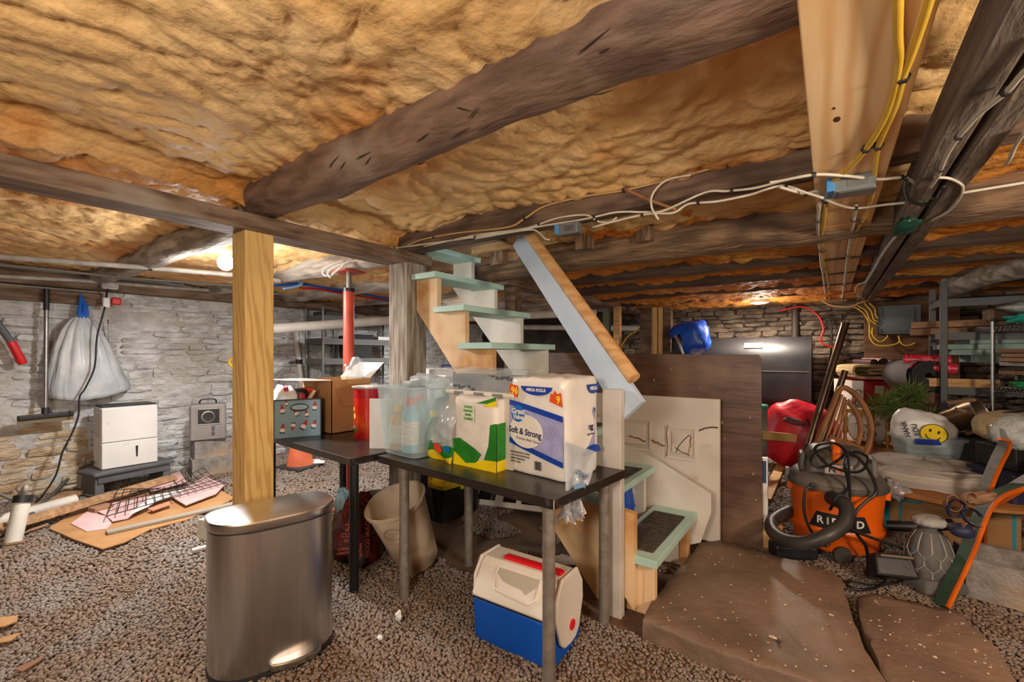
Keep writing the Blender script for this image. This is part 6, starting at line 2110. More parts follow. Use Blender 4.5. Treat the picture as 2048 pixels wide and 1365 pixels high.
build('handle', MB().tube(smoothpath([(-.01, -.14, .60), (-.01, -.155, .66), (-.01, -.13, .70), (-.01, -.03, .715), (-.01, .08, .70)], 5), .026, 8, fx=.8), VO, t, smooth=True)
build('badge', MB().box((.0, -.172, .565), (.15, .008, .065)), mat('badge_silver', (196, 190, 184), rough=.35, metal=.4), t, bevel=.003)
BM = Matrix.Translation((0, -.1765, .565)) @ Matrix.Rotation(PI / 2, 4, 'X')
text('lettering', 'N', .05, INK, BM @ Matrix.Translation((-.035, 0, 0)), t, bold=.002, w=False)
text('lettering', 'X', .05, VO, BM @ Matrix.Translation((.0, 0, 0)), t, bold=.002, w=False)
text('lettering', 'T', .05, INK, BM @ Matrix.Translation((.033, 0, 0)), t, bold=.002, w=False)


def ondrum(a, z, r=.2535):
    return Vector((r * math.sin(a), -r * math.cos(a), z))


mb = MB()
mb.grid(lambda u, v: ondrum((u - .5) * 1.35 * (1 - .25 * v), .205 + .10 * v, .2545), 20, 2)
build('logo_panel', mb, BLACKP, t, smooth=True)
LETC = mat('logo_letter', (226, 222, 216), rough=.4)
for k, ch in enumerate('RIDGID'):
    a = -.42 + k * .165
    p = ondrum(a, .255, .2558)
    text('lettering', ch, .062, LETC, plane_mtx(p, (math.cos(a), math.sin(a), 0), UP), t, bold=.0018, w=False)
for a in (-.9, .2, 1.3, 2.6, 3.8):
    p = ondrum(a, .04, .20)
    build('caster', MB().sq((p.x, p.y, .04), (.035, .035, .04), 2.2, 8), BLACKP, t, smooth=True)
o = build('front_wheel', MB().cyl(ondrum(.05, .062, .215), ondrum(.05, .062, .265), .052, .046, 20), mat('wheel_grey', (60, 56, 52), rough=.5), t, smooth=True)
# hose: ribbed
hp = [at(1672, 1000, 2.72), at(1686, 1006, 2.62), at(1694, 1024, 2.56), at(1686, 1050, 2.52), at(1652, 1073, 2.50), at(1608, 1087, 2.55), at(1566, 1080, 2.66), at(1544, 1060, 2.80), at(1548, 1040, 2.98), at(1580, 1022, 3.1)]
P = smoothpath(hp, 14)
build('hose', MB().tube(P, [.037 + .003 * (i % 2) for i in range(len(P))], 14), mat('hose_black', (48, 46, 44), (60, 58, 56), sc=10, rough=.45), t, w=True, smooth=True, ang=180)
build('hose_cuff', MB().tube([hp[0] + (hp[0] - hp[1]) * .6, hp[0], hp[1]], .044, 14), BLACKP, t, w=True, smooth=True)
build('wand', MB().tube([at(1775, 1052, 2.95), at(1830, 1054, 2.86), at(1905, 1050, 2.8)], .034, 12), BLACKP, t, w=True, smooth=True)
# power cord: many loops over the head
cd = [(1660, 893), (1630, 905), (1622, 925), (1640, 935), (1670, 925), (1690, 905), (1672, 888), (1645, 888), (1630, 900), (1655, 930), (1700, 945), (1728, 938), (1735, 915), (1705, 905), (1690, 930), (1697, 975), (1672, 1000), (1660, 1020)]
build('cord', MB().tube(smoothpath([at(x, y, 2.72 + .03 * math.sin(i * 1.7)) for i, (x, y) in enumerate(cd)], 6), .0085, 6), BLACKW, t, w=True, smooth=True)
cd = [(1700, 905), (1720, 920), (1742, 950), (1752, 985), (1730, 1005), (1712, 1025), (1706, 1050), (1716, 1072), (1732, 1095), (1736, 1130), (1732, 1150), (1760, 1158)]
build('cord', MB().tube(smoothpath([at(x, y, 2.66) if y < 1120 else fl(x, y, .03) for i, (x, y) in enumerate(cd)], 6), .0085, 6), BLACKW, t, w=True, smooth=True)
cd = [(1695, 900), (1698, 940), (1700, 1000), (1697, 1040), (1704, 1060), (1760, 1082), (1800, 1096), (1818, 1112), (1822, 1140), (1795, 1165), (1745, 1168), (1700, 1162), (1695, 1172), (1720, 1180), (1752, 1176), (1770, 1160), (1735, 1150)]
build('cord', MB().tube(smoothpath([at(x, y, 2.64 - .0006 * max(0, y - 1040)) if y < 1120 else fl(x, y, .025) for i, (x, y) in enumerate(cd)], 6), .008, 6), BLACKW, t, w=True, smooth=True)
cd = [(1621, 972), (1610, 985), (1608, 1020), (1618, 1055), (1640, 1085), (1655, 1092), (1660, 1075)]
build('cord', MB().tube(smoothpath([at(x, y, 2.66) for x, y in cd], 6), .008, 6), BLACKW, t, w=True, smooth=True)
build('plug', MB().box(at(1623, 974, 2.66), (.03, .03, .05), RY(25)), BLACKP, t, w=True, bevel=.006)
# loose nozzle boxes
t = thing('vacuum_nozzle', 'black vacuum nozzle leaning beside the grey garden finial', 'nozzle', fl(1782, 1146, 0))
q = fl(1782, 1140, .10)
build('nozzle', MB().box(q + Vector((0, 0, .02)), (.20, .12, .12), RZ(20) @ RX(-28), top=(.85, .9)), BLACKP, t, w=True, bevel=.012)
build('mouth', MB().box(q + Vector((.01, -.035, .085)), (.15, .07, .012), RZ(20) @ RX(-28)), mat('nozzle_dust', (110, 96, 80), rough=.9), t, w=True)
q = fl(1592, 1110, .05)
solo('floor_brush', MB().box(q + Vector((-.02, .05, .01)), (.26, .12, .09), RZ(30)), BLACKP, 'black brush head on the ground under the vacuum hose', 'brush', bevel=.02)

# ------------------------------------------------------------------ garden finial, skis, block
FIN = mat('finial_grey', (98, 96, 94), (82, 80, 80), sc=8, rough=.75, bump=.2, bsc=40)
FINL = mat('finial_pale', (176, 172, 168), (140, 136, 134), sc=12, rough=.85, bump=.3, bsc=50)
c = fl(1858, 1172, 0)
c.z = .015
t = thing('garden_finial', 'grey pineapple shaped garden finial with a pale frilled top', 'ornament', c)
build('base', loft([rrect(.125, .125, 0, .02), rrect(.125, .125, .035, .02), rrect(.105, .105, .06, .02)]).xf(Matrix.Rotation(.6, 4, 'Z')), FIN, t, smooth=True, ang=40)
bodyr = lambda z: .098 - .030 * max(0, (z - .13) / .13) ** 1.6 - .012 * max(0, (z - .27) / .04)
build('core', MB().lathe([(bodyr(.05 + .26 * k / 16), .05 + .26 * k / 16) for k in range(17)] + [(.045, .325), (.03, .33)], 32), FIN, t, smooth=True, ang=180)
rows = ((.305, .195, 10, 0), (.215, .125, 10, .5), (.14, .06, 10, 0))
for zt, zb, n_, off in rows:
    for k in range(n_):
        a0 = 2 * PI * (k + off) / n_
        wd = 2 * PI / n_ * .47
        mb = MB()

        def pt(u, v, lift, row=(.305, .215, .14).index(zt)):
            lift += .003 * (2 - row)
            z = zt + (zb - zt) * v - (.035 * (1 - abs(2 * u - 1)) * v)
            a = a0 + (u - .5) * 2 * wd
            r = bodyr(max(.05, min(.31, z))) + lift
            return Vector((r * math.cos(a), r * math.sin(a), z))
        mb.grid(lambda u, v: pt(u, v, .004 + .007 * math.sin(PI * u) * math.sin(PI * min(1, v * 1.0))), 6, 5)
        pet = build('petal', mb, FIN, t, smooth=True, ang=180)
        rim = [pt(0, .1, .006), pt(0, .5, .007)] + [pt(u / 8, 1, .008) for u in range(9)] + [pt(1, .5, .007), pt(1, .1, .006)]
        build('petal_edge', MB().tube(rim, .0022, 4), FINL, pet)
mb = MB()
mb.lathe([(.03, .318), (.062, .328), (.074, .345), (.066, .365), (.04, .378), (.012, .384)], 40)
a = np.array(mb.v)
th = np.arctan2(a[:, 1], a[:, 0])
f_ = 1 + .10 * np.abs(np.sin(th * 7))
a[:, 0] *= f_
a[:, 1] *= f_
mb.v = [tuple(p) for p in a]
mb.noise(.004, 25, 3, 2)
build('frilled_top', mb, FINL, t, smooth=True, ang=180)

cinder('cinder_block', (.93, 3.50, 0.0), D2R(-10), 'hollow cinder block with its holes up beside the skis', (.62, .36, .205), .045, holes=2)
solo('dark_tile', MB().box((.615, 3.55, .10), (.012, .20, .22), RZ(12)), BLACKP, 'dark upright tile against the side of the hollow block', 'tile', bevel=.003)

ORE = mat('ski_orange', (226, 110, 20), (206, 92, 16), sc=6, rough=.4)
GRN = mat('ski_green', (44, 70, 58), (54, 82, 68), sc=5, rough=.5, c3=(90, 90, 76), sc3=9, lo3=.65, hi3=.75)
SLV = mat('ski_silver', (168, 172, 174), (146, 150, 152), sc=8, rough=.4, metal=.4)


def ski(name, path, face, m, label, w_=.062):
    """path points; face: direction the broad side looks"""
    t = thing(name, label, 'ski', path[0])
    P = smoothpath(path, 6)
    def strip(off, wd, th):
        mb = MB()
        vs, fs = [], []
        for i, p in enumerate(P):
            d = (P[min(i + 1, len(P) - 1)] - P[max(i - 1, 0)]).normalized()
            n = (face - d * face.dot(d)).normalized()
            s = d.cross(n)
            for a_, b_ in ((-1, -1), (1, -1), (1, 1), (-1, 1)):
                vs.append(p + s * (off + a_ * wd / 2) + n * (b_ * th / 2))
        for i in range(len(P) - 1):
            o = i * 4
            for k in range(4):
                fs.append((o + k, o + (k + 1) % 4, o + 4 + (k + 1) % 4, o + 4 + k))
        fs += [(3, 2, 1, 0), tuple(len(vs) - 4 + k for k in range(4))]
        return mb.add(vs, fs)
    build('board', strip(0, w_, .014), m, t, w=True)
    build('edge', strip(w_ / 2 + .006, .012, .017), ORE, t, w=True, label='orange edge')
    return t


fc = Vector((-.75, -.65, .1)).normalized()
sk1 = ski('old_ski', [fl(1880, 1212, .0), at(1930, 1107, 2.42), at(1976, 1003, 2.52), at(2052, 965, 2.56), at(2140, 920, 2.6)], fc, GRN, 'green faced old ski with an orange edge leaning by the block', .066)
sk2 = ski('old_ski', [at(1985, 1003, 2.66), at(2040, 968, 2.56), at(2130, 915, 2.5)], fc, SLV, 'silver faced old ski crossing the green one at the frame edge', .055)
sk3 = ski('old_ski', [fl(1960, 1060, 0) * .9, at(1964, 1000, 2.72), at(1988, 930, 2.70), at(2006, 893, 2.66), at(2010, 872, 2.60), at(1996, 866, 2.52)], fc, SLV, 'silver faced old ski with a curled tip beside the plastic wrap', .055)
LEA = mat('binding_leather', (150, 112, 84), (120, 86, 62), sc=10, rough=.7)
NAV = mat('binding_navy', (38, 42, 76), rough=.6)


def strap(cpt, r, w_, m, ax1, ax2, parent, a0=0.0, a1=2 * PI, nm='strap'):
    n = 22
    a1_, a2_ = Vector(ax1).normalized(), Vector(ax2).normalized()
    nn = a1_.cross(a2_)
    ring = lambda u, rr: cpt + a1_ * (rr * math.cos(a0 + (a1 - a0) * u)) + a2_ * (rr * math.sin(a0 + (a1 - a0) * u))
    mb = MB().grid(lambda u, v: ring(u, r) + nn * ((v - .5) * w_), n, 1)
    mb.grid(lambda u, v: ring(u, r - .004) + nn * ((v - .5) * w_), n, 1)
    mb.grid(lambda u, v: ring(u, r - .004 * v) + nn * (-.5 * w_), n, 1).grid(lambda u, v: ring(u, r - .004 * v) + nn * (.5 * w_), n, 1)
    return build(nm, mb, m, parent, w=True, smooth=True)


bp = at(1925, 1035, 2.40)
strap(at(1912, 1018, 2.40), .048, .022, NAV, (.8, .6, .1), (0, .2, 1), sk1)
strap(at(1945, 1035, 2.38), .05, .022, NAV, (.9, .4, -.2), (-.2, .3, .8), sk1, .3, 5.2)
strap(at(1935, 1056, 2.38), .030, .020, LEA, (.8, .6, .1), (0, .2, 1), sk1)
strap(at(1905, 1008, 2.42), .042, .030, LEA, (.8, .6, .3), (-.3, .3, .9), sk1, .4, 5.8)
strap(at(1938, 998, 2.44), .036, .024, LEA, (.8, .6, .1), (0, .2, 1), sk1, 0, 4.8)
build('toe_cup', MB().sq(at(1924, 1062, 2.40), (.05, .05, .035), 2.3, 10, .1, 3, 2), NAV, sk1, w=True, smooth=True, label='navy leather toe cup')
build('buckle_pad', MB().sq(at(1955, 998, 2.46), (.07, .03, .03), 2.6, 10, .4, 4, 4, rot=RY(-20)), LEA, sk1, w=True, smooth=True)

# ------------------------------------------------------------------ carton, round table tops, plates in film
TEAL = mat('carton_teal', (24, 140, 160), rough=.6)
t = thing('moving_carton', 'big brown moving carton with teal printed borders', 'carton', (.62, 4.48, 0), D2R(-3))
build('carton', MB().bx(-.34, .40, -.19, .25, 0, .345), CARDB, t, bevel=.004)
fK = Matrix.Translation((0, -.1905, 0)) @ Matrix.Rotation(PI / 2, 4, 'X')
build('teal_patch', MB().prism([(-.34, 0.0), (-.25, 0.0), (-.25, .30), (-.34, .30)], (0, .001), fK), TEAL, t)
for pl_ in ([(-.20, .0), (-.185, .0), (-.185, .235), (-.20, .235)], [(-.20, .235), (-.09, .235), (-.09, .25), (-.20, .25)], [(-.09, .235), (-.075, .235), (-.075, .29), (-.09, .29)], [(-.09, .28), (.36, .28), (.36, .295), (-.09, .295)], [(.36, 0), (.378, 0), (.378, .295), (.36, .295)]):
    build('teal_line', MB().prism(pl_, (0, .001), fK), TEAL, t)
TT = mat('table_top_oak', (178, 122, 68), (150, 98, 52), sc=3, st=(1, 5, 1), rough=.5)
t = thing('round_table_top', 'large round brown table top lying on the moving carton', 'table top', (.70, 4.40, .347))
build('disc', MB().lathe([(.52, 0), (.53, .006), (.53, .022), (.52, .028)], 64), TT, t, smooth=True, ang=40)
t = thing('wrapped_boards', 'stack of oval boards under clear film on the round table top', 'boards', (.56, 4.42, .376))
for k, (r_, z_, m, lab) in enumerate(((.36, .02, mat('board_dark', (88, 76, 66), rough=.6), 'dark oval board'), (.375, .07, mat('board_pale', (190, 176, 156), rough=.6), 'pale oval board'), (.35, .12, mat('board_grey', (150, 140, 130), rough=.6), 'grey oval board'))):
    build('oval_board', MB().lathe([(r_ - .02, z_ - .03), (r_, z_), (r_ + .006, z_ + .006), (r_, z_ + .018)], 40, sy=.72, c=(.02 * k, -.02 * k, 0)), m, t, smooth=True, ang=40, label=lab)
GF = mat('glossy_film', (216, 210, 202), (230, 226, 220), sc=6, rough=.12, alpha=.42, spec=.9, bump=.6, bsc=8, bd=.02)
def filmpt(u, v):
    a = 2 * PI * u
    r = .48 * v ** .7
    z = .165 - .14 * v ** 3 + .016 * math.sin(a * 5 + v * 6) * v + .01 * math.sin(a * 11)
    return Vector((r * math.cos(a) * 1.05, r * .76 * math.sin(a), max(.004, z)))
build('film', MB().grid(filmpt, 48, 10, wrap=True), GF, t, smooth=True, ang=180, label='glossy clear film')
solo('loose_film', MB().sq(at(1798, 985, 3.05), (.06, .04, .05), 2, 9, .6, 5, 7), FOIL, 'crumpled clear film hanging off the round table top', 'film', smooth=True, ang=180)

# ------------------------------------------------------------------ things stacked behind
MAR = mat('maroon_plastic', (110, 18, 34), (92, 14, 28), sc=4, rough=.35)
q = at(1725, 905, 3.78)
t = thing('maroon_tote', 'maroon storage tote behind the vacuum head', 'tote', (q.x + .05, q.y + .05, 0), D2R(12))
build('body', loft([rrect(.20, .15, 0, .03), rrect(.22, .17, .42, .03)]), MAR, t, smooth=True, ang=40)
build('lid', loft([rrect(.235, .185, .42, .03), rrect(.235, .185, .45, .03), rrect(.20, .15, .47, .03)]), MAR, t, smooth=True, ang=40)
# white bag with dark script above the tote
q = at(1737, 845, 4.22)
t = thing('script_bag', 'white plastic bag with dark script behind the bentwood chair', 'bag', (q.x, q.y, .474))
build('bag', MB().sq((q.x, q.y, .64), (.18, .12, .17), 2.2, 14, .3, 4, 31), WBAG, t, w=True, smooth=True, ang=180)
cv = (Vector((0, 0, 0)) - Vector((q.x, q.y, 0))).normalized()
rv = Vector((-cv.y, cv.x, 0))
for k, (s, sz) in enumerate((('Thank', .075), ('You', .075))):
    text('lettering', s, sz, INK, plane_mtx(Vector((q.x, q.y, .66 - .085 * k)) + cv * .158, rv, UP) @ Matrix.Rotation(.25, 4, 'Z'), t)
# thank-you carrier bag in clear box
q = at(1852, 885, 3.45)
t = thing('clear_latch_box', 'clear plastic box with a blue latch at the end of the wrapped boards', 'box', (q.x, q.y, .532), D2R(18))
qz = q.z - .532
build('box', loft([rrect(.165, .11, 0.0, .03), rrect(.185, .13, qz + .03, .03), rrect(.20, .145, qz + .03, .03), rrect(.20, .145, qz + .05, .03), rrect(.18, .125, qz + .05, .03), rrect(.155, .10, .03, .03)], True, False), FROST, t, smooth=True, ang=40)
build('latch', MB().box((-.06, -.147, qz + .025), (.16, .014, .04)), mat('latch_blue', (36, 66, 170), rough=.4), t, bevel=.004, label='blue latch')
t = thing('smiley_bag', 'white carrier bag with a yellow smiling face in the clear box', 'bag', (q.x, q.y, .50))
bc = Vector((q.x - .03, q.y, q.z + .10))
build('bag', MB().sq(bc, (.195, .11, .14), 2.3, 16, .22, 4, 33, rot=RY(12)), WBAG, t, w=True, smooth=True, ang=180)
cv = (Vector((0, 0, 0)) - Vector((bc.x, bc.y, 0))).normalized()
rv = Vector((-cv.y, cv.x, 0))
cen = bc + cv * .135 + rv * .07 + Vector((0, 0, -.015))
SM = plane_mtx(cen, rv, UP + cv * .1) @ Matrix.Rotation(-.25, 4, 'Z') @ Matrix.Scale(.85, 4)
build('smile_disc', MB().prism(ell(0, 0, .088, .085, 32), (0, .002), SM), mat('smile_yellow', (240, 208, 20), rough=.4), t, w=True)
build('smile_line', MB().tube([SM @ Vector((.088 * math.cos(2 * PI * k / 32), .085 * math.sin(2 * PI * k / 32), .002)) for k in range(32)], .003, 5, closed=True), INK, t, w=True)
for s_ in (-1, 1):
    build('eye', MB().prism(ell(s_ * .028, .025, .009, .016, 12), (.002, .003), SM), INK, t, w=True)
build('mouth', MB().tube([SM @ Vector((.052 * math.cos(PI * (1.12 + .76 * k / 12)), .058 * math.sin(PI * (1.12 + .76 * k / 12)) + .005, .003)) for k in range(13)], .0035, 5), INK, t, w=True)
for k, s in enumerate(('THANK', 'YOU')):
    text('lettering', s, .044, INK, plane_mtx(bc + cv * .137 + rv * (-.05 - .0 * k) + Vector((0, 0, .0)), rv, UP + cv * .1) @ Matrix.Rotation(PI / 2 + .25, 4, 'Z') @ Matrix.Translation((.0, .03 - .055 * k, 0)), t, bold=.001)

# festive cartons with rolled carpets
q = at(1752, 800, 4.75)
t = thing('festive_carton', 'red and white printed carton under the folded carpet', 'carton', (q.x, q.y + .1, 0), D2R(20))
build('carton', MB().bx(-.30, .30, -.22, .22, 0, 1.03), mat('carton_red', (150, 18, 26), (128, 12, 20), sc=3, rough=.5), t, bevel=.004)
build('white_side', MB().bx(-.302, -.299, -.22, .22, 0, 1.03).bx(-.30, -.20, -.2215, -.22, 0, 1.03), mat('carton_snow', (214, 208, 200), (180, 60, 60), sc=9, rough=.5, lo=.58, hi=.66), t)
for k in range(3):
    build('print_swirl', MB().tube([Vector((-.25 + .028 * math.cos(a * .5), -.224, .90 - .1 * k + .035 * math.sin(a * .5))) for a in range(11)], .004, 4), INK, t)
build('white_label', MB().bx(-.10, -.02, -.2225, -.22, .90, .98), mat('plate_pale', (186, 178, 168)), t)
CARP = mat('carpet_back', (186, 160, 116), (160, 134, 92), sc=20, rough=.95, bump=.4, bsc=60)
CARPD = mat('carpet_dark', (66, 44, 40), rough=.95)
t = thing('folded_carpet', 'beige backed carpet folded on top of the festive carton', 'carpet', (q.x, q.y + .05, 1.035), D2R(20))
fold = [(.27, .045), (-.20, .03), (-.27, .06), (-.28, .11), (-.22, .15), (.18, .15), (.25, .12), (.22, .085), (-.05, .075), (-.13, .08), (-.15, .10), (-.10, .115), (.10, .112)]
P2 = smoothpath([(x, 0, z) for x, z in fold], 6)
def rib(mb, P, y0, y1, th):
    vs, fs = [], []
    for i, p in enumerate(P):
        d = (P[min(i + 1, len(P) - 1)] - P[max(i - 1, 0)]).normalized()
        n = Vector((-d.z, 0, d.x)) * th / 2
        for y, s in ((y0, 1), (y1, 1), (y1, -1), (y0, -1)):
            vs.append(Vector((p.x, y, p.z)) + n * s)
    for i in range(len(P) - 1):
        for k in range(4):
            fs.append((i * 4 + k, i * 4 + (k + 1) % 4, i * 4 + 4 + (k + 1) % 4, i * 4 + 4 + k))
    fs += [(3, 2, 1, 0), tuple(len(vs) - 4 + k for k in range(4))]
    return mb.add(vs, fs)
build('pile', rib(MB(), P2, -.20, .2, .022), CARP, t)
for k, (x, r_) in enumerate(((-.10, .035), (-.02, .045), (.08, .035), (.15, .03))):
    w_ = thing('wrapping_roll', ('slim dark gift roll at the chair end of the folded carpet', 'pale patterned gift roll on top of the folded carpet', 'black gift roll next to the pale patterned roll', 'thin white gift roll at the carpet end')[k], 'roll',
               Vector((q.x, q.y + .05, 1.22)) + RZ(20) @ Vector((x, 0, 0)), D2R(20), 'gift rolls on the folded carpet')
    build('paper', MB().lathe([(r_, -.2), (r_, .2)], 16, cap0=False, cap1=False, tilt=RX(90)), (mat('roll_dark', (64, 30, 36), rough=.4), mat('roll_pale', (200, 184, 180), (150, 60, 70), sc=30, rough=.4), BLACKP, WHITEP)[k], w_, smooth=True)
    build('core', MB().lathe([(r_ * .8, -.199), (r_ * .8, .199)], 14, tilt=RX(90)), CARPD, w_, smooth=True)
# black rolled mat on a second carton
q2 = Vector((.575, 5.27, 0))
t = thing('dark_carton', 'dark red carton under the black rolled mat', 'carton', (q2.x + .03, q2.y + .1, 0), D2R(4))
build('carton', MB().bx(-.13, .135, -.2, .2, 0, .98), mat('carton_maroon', (96, 16, 22), rough=.5), t, bevel=.004)
t = thing('rolled_mat', 'thick black rolled mat with its spiral end showing', 'roll', (q2.x + .03, q2.y + .1, .982), D2R(20))
sp = [Vector(((.03 + .10 * k / 90) * math.cos(k * .36), 0, .142 + (.03 + .10 * k / 90) * math.sin(k * .36))) for k in range(91)]
build('roll', rib(MB(), sp, -.24, .22, .020), mat('mat_black', (26, 24, 26), (36, 34, 36), sc=30, rough=.9), t)
build('edge_line', rib(MB(), sp, -.2405, -.2398, .004), mat('mat_edge', (84, 80, 80), rough=.9), t)
build('pale_side', MB().lathe([(.135, -.20), (.135, .2)], 20, c=(-.012, 0, .142), cap0=False, cap1=False, tilt=RX(90)), mat('mat_grey', (120, 116, 116), rough=.9), t, smooth=True)

# pine greenery
q = at(1812, 812, 3.80)
t = thing('pine_greenery', 'bushy artificial pine branch in front of the rolled mat', 'greenery', (q.x, q.y, 0))
rs = random.Random(5)
NEED = [mat('needle_green', (62, 84, 36), rough=.5), mat('needle_light', (120, 138, 66), rough=.5)]
build('stem', MB().tube([(q.x, q.y, 0), (q.x, q.y, .3), q + Vector((0, 0, -.05)), q + Vector((.02, 0, .10))], .02, 6), mat('stem_brown', (70, 54, 38), rough=.8), t, w=True)
for kk in range(2):
    mb = MB()
    for i in range(1500):
        d = Vector((rs.gauss(0, 1), rs.gauss(0, 1), rs.gauss(0, 1))).normalized()
        lobe = rs.choice([(.0, 0, .05), (-.16, .02, -.02), (.14, .0, -.10), (.02, -.02, .10), (-.02, .0, -.12), (.05, 0, .06), (-.08, 0, .0)])
        c_ = q + Vector(lobe) + d * rs.uniform(.03, .10)
        tip = c_ + (d + Vector((0, 0, rs.uniform(-.1, .35)))).normalized() * rs.uniform(.05, .10)
        s_ = d.cross(Vector((rs.random(), rs.random(), rs.random()))).normalized() * .0028
        mb.add([c_ - s_, c_ + s_, tip], [(0, 1, 2)])
    o = build('needles', mb, NEED[kk], t, w=True)
    o['kind'] = 'stuff'

# ------------------------------------------------------------------ chairs
OAK = mat('chair_oak', (146, 98, 56), (118, 76, 42), sc=4, st=(4, 4, 1), rough=.45)
t = thing('bentwood_chair', 'brown bentwood chair with a hooped back behind the vacuum', 'chair', fl(1690, 1010, 0))
hoop = smoothpath([at(1612, 930, 3.25), at(1636, 880, 3.27), at(1664, 815, 3.30), at(1681, 778, 3.32), at(1702, 783, 3.30), at(1728, 812, 3.26), at(1742, 850, 3.22), at(1738, 890, 3.19), at(1722, 925, 3.17)], 6)
build('back_hoop', MB().tube(hoop, .019, 8), OAK, t, w=True, smooth=True)
for (x0_, y0_), (x1_, y1_), d_ in (((1637, 925), (1684, 790), 3.25), ((1650, 928), (1690, 795), 3.24), ((1662, 928), (1694, 800), 3.23)):
    build('spindle', MB().cyl(at(x0_, y0_, d_), at(x1_, y1_, d_ + .04), .008, .010, 8), OAK, t, w=True, smooth=True)
build('back_splat', MB().tube(smoothpath([at(1693, 800, 3.3), at(1712, 825, 3.27), at(1722, 858, 3.24), at(1715, 890, 3.22)], 5), .017, 8), OAK, t, w=True, smooth=True)
build('rail', MB().bar(at(1658, 876, 3.24), at(1726, 902, 3.2), .02, .05), OAK, t, w=True, bevel=.004)
sc_ = at(1672, 935, 3.4)
sc_.z = .44
build('seat', MB().lathe([(.18, -.02), (.20, -.01), (.20, .01), (.18, .02)], 28, sc_), OAK, t, w=True, smooth=True)
for dx, dy in ((-.13, -.13), (.13, -.13), (-.13, .13), (.13, .13)):
    build('leg', MB().cyl((sc_.x + dx * 1.3, sc_.y + dy * 1.3, 0), (sc_.x + dx, sc_.y + dy, .43), .016, .02, 10), OAK, t, w=True, smooth=True)
YOAK = mat('chair_honey', (176, 126, 52), (150, 102, 40), sc=4, st=(4, 4, 1), rough=.45)
sx = at(1735, 900, 4.18)
t = thing('spindle_chair', 'honey coloured spindle chair behind the bentwood chair', 'chair', (sx.x, sx.y, 0))
posts = [(1690, 812, 4.0), (1775, 800, 4.0), (1788, 795, 4.06)]
for px, py, d_ in posts:
    p = at(px, py, d_)
    prof = []
    for k in range(24):
        z = p.z * k / 23
        prof.append((.017 + .006 * math.sin(k * 1.9), z))
    build('post', MB().lathe(prof, 12, (p.x, p.y, 0)), YOAK, t, w=True, smooth=True, ang=180)
p0, p1 = at(1690, 822, 4.0), at(1775, 826, 4.0)
build('back_rail', MB().bar(p0, p1, .02, .035), YOAK, t, w=True, bevel=.005)
for f_ in (.33, .66):
    p = p0.lerp(p1, f_)
    build('spindle', MB().cyl((p.x, p.y, .45), p, .011, n=10), YOAK, t, w=True, smooth=True)
build('seat', MB().bx(-.2, .2, -.2, .2, -.02, .02).xf(Matrix.Translation((sx.x, sx.y + .05, .45))), YOAK, t, w=True, bevel=.01)
q0, q1 = fl(1640, 975, 0), at(1694, 650, 4.62)
q0 = at(1590, 925, 4.3)
q0.z = 0.01
BRZ = mat('bronze_tube', (112, 92, 76), (90, 72, 60), sc=5, rough=.3, metal=.75)
tp = at(1690, 650, 4.7)
bt = at(1596, 1000, 4.62)
bt.z = .01
dirp = (tp - bt)
solo('steel_pole', MB().tube([bt, bt.lerp(tp, .55), tp], .036, 14).tube([tp, tp + dirp.normalized() * .012], .040, 14), BRZ, 'long bronze pole leaning behind the bentwood chair', 'pole', smooth=True, ang=50)
tp2 = at(1690, 742, 4.5)
bt2 = at(1615, 985, 4.5)
bt2.z = .01
solo('steel_pole', MB().tube([bt2, tp2], .030, 14), BRZ, 'shorter bronze pole beside the long leaning pole', 'pole', smooth=True, ang=50)

# ------------------------------------------------------------------ panel, cables on the far wall
BACKB = mat('backboard', (116, 82, 56), (92, 62, 42), sc=3, st=(1, 5, 5), rough=.8, bump=.2)
p, q = ony(1728, 640, 7.36), ony(1850, 742, 7.36)
solo('backboard', MB().bx(p.x, q.x + .3, 7.30, 7.345, .95, 1.97), BACKB, 'brown wooden backboard behind the electrical panel', 'board', bevel=.004)
p, q = ony(1755, 613, 7.2), ony(1834, 668, 7.2)
t = thing('electrical_panel', 'dark grey electrical panel on the wooden backboard', 'panel', ((p.x + q.x) / 2, 7.25, q.z))
EP = mat('panel_grey', (84, 92, 96), rough=.45)
hw_, hh_ = (q.x - p.x) / 2, p.z - q.z
build('box', MB().bx(-hw_, hw_ + .04, -.05, .05, 0, hh_), EP, t, bevel=.006)
build('door', MB().bx(-hw_ + .05, hw_ - .02, -.058, -.05, .03, hh_ - .03), EP, t, bevel=.003)
for k, (pts, lab) in enumerate((([(1705, 612), (1725, 625), (1738, 645), (1742, 665), (1756, 672)], 'outermost yellow cable dropping to the electrical panel'),
                                ([(1712, 610), (1732, 622), (1740, 640), (1754, 650)], 'second yellow cable dropping to the electrical panel'),
                                ([(1728, 606), (1742, 622), (1748, 640), (1756, 644)], 'third yellow cable dropping to the electrical panel'),
                                ([(1738, 606), (1750, 618), (1752, 632), (1757, 637)], 'innermost yellow cable dropping to the electrical panel'),
                                ([(1739, 650), (1740, 675), (1752, 690), (1775, 692), (1797, 686), (1800, 672)], 'yellow cable looping below the electrical panel'),
                                ([(1745, 655), (1746, 672), (1760, 684), (1772, 678), (1776, 671)], 'shorter yellow cable looping below the electrical panel'),
                                ([(1797, 672), (1802, 686), (1815, 692), (1832, 686)], 'yellow cable curling toward the black shelf'))):
    cable('panel_cable', [ony(x, y, 7.18 - .008 * k) for x, y in pts], .010, YELW, lab, group=None)
cable('ceiling_wire', [ony(x, y, 6.9) for x, y in ((1640, 600), (1665, 612), (1700, 614), (1720, 606), (1760, 596))], .012, TANW, 'bundle of tan wire at the far end of the pine planks')

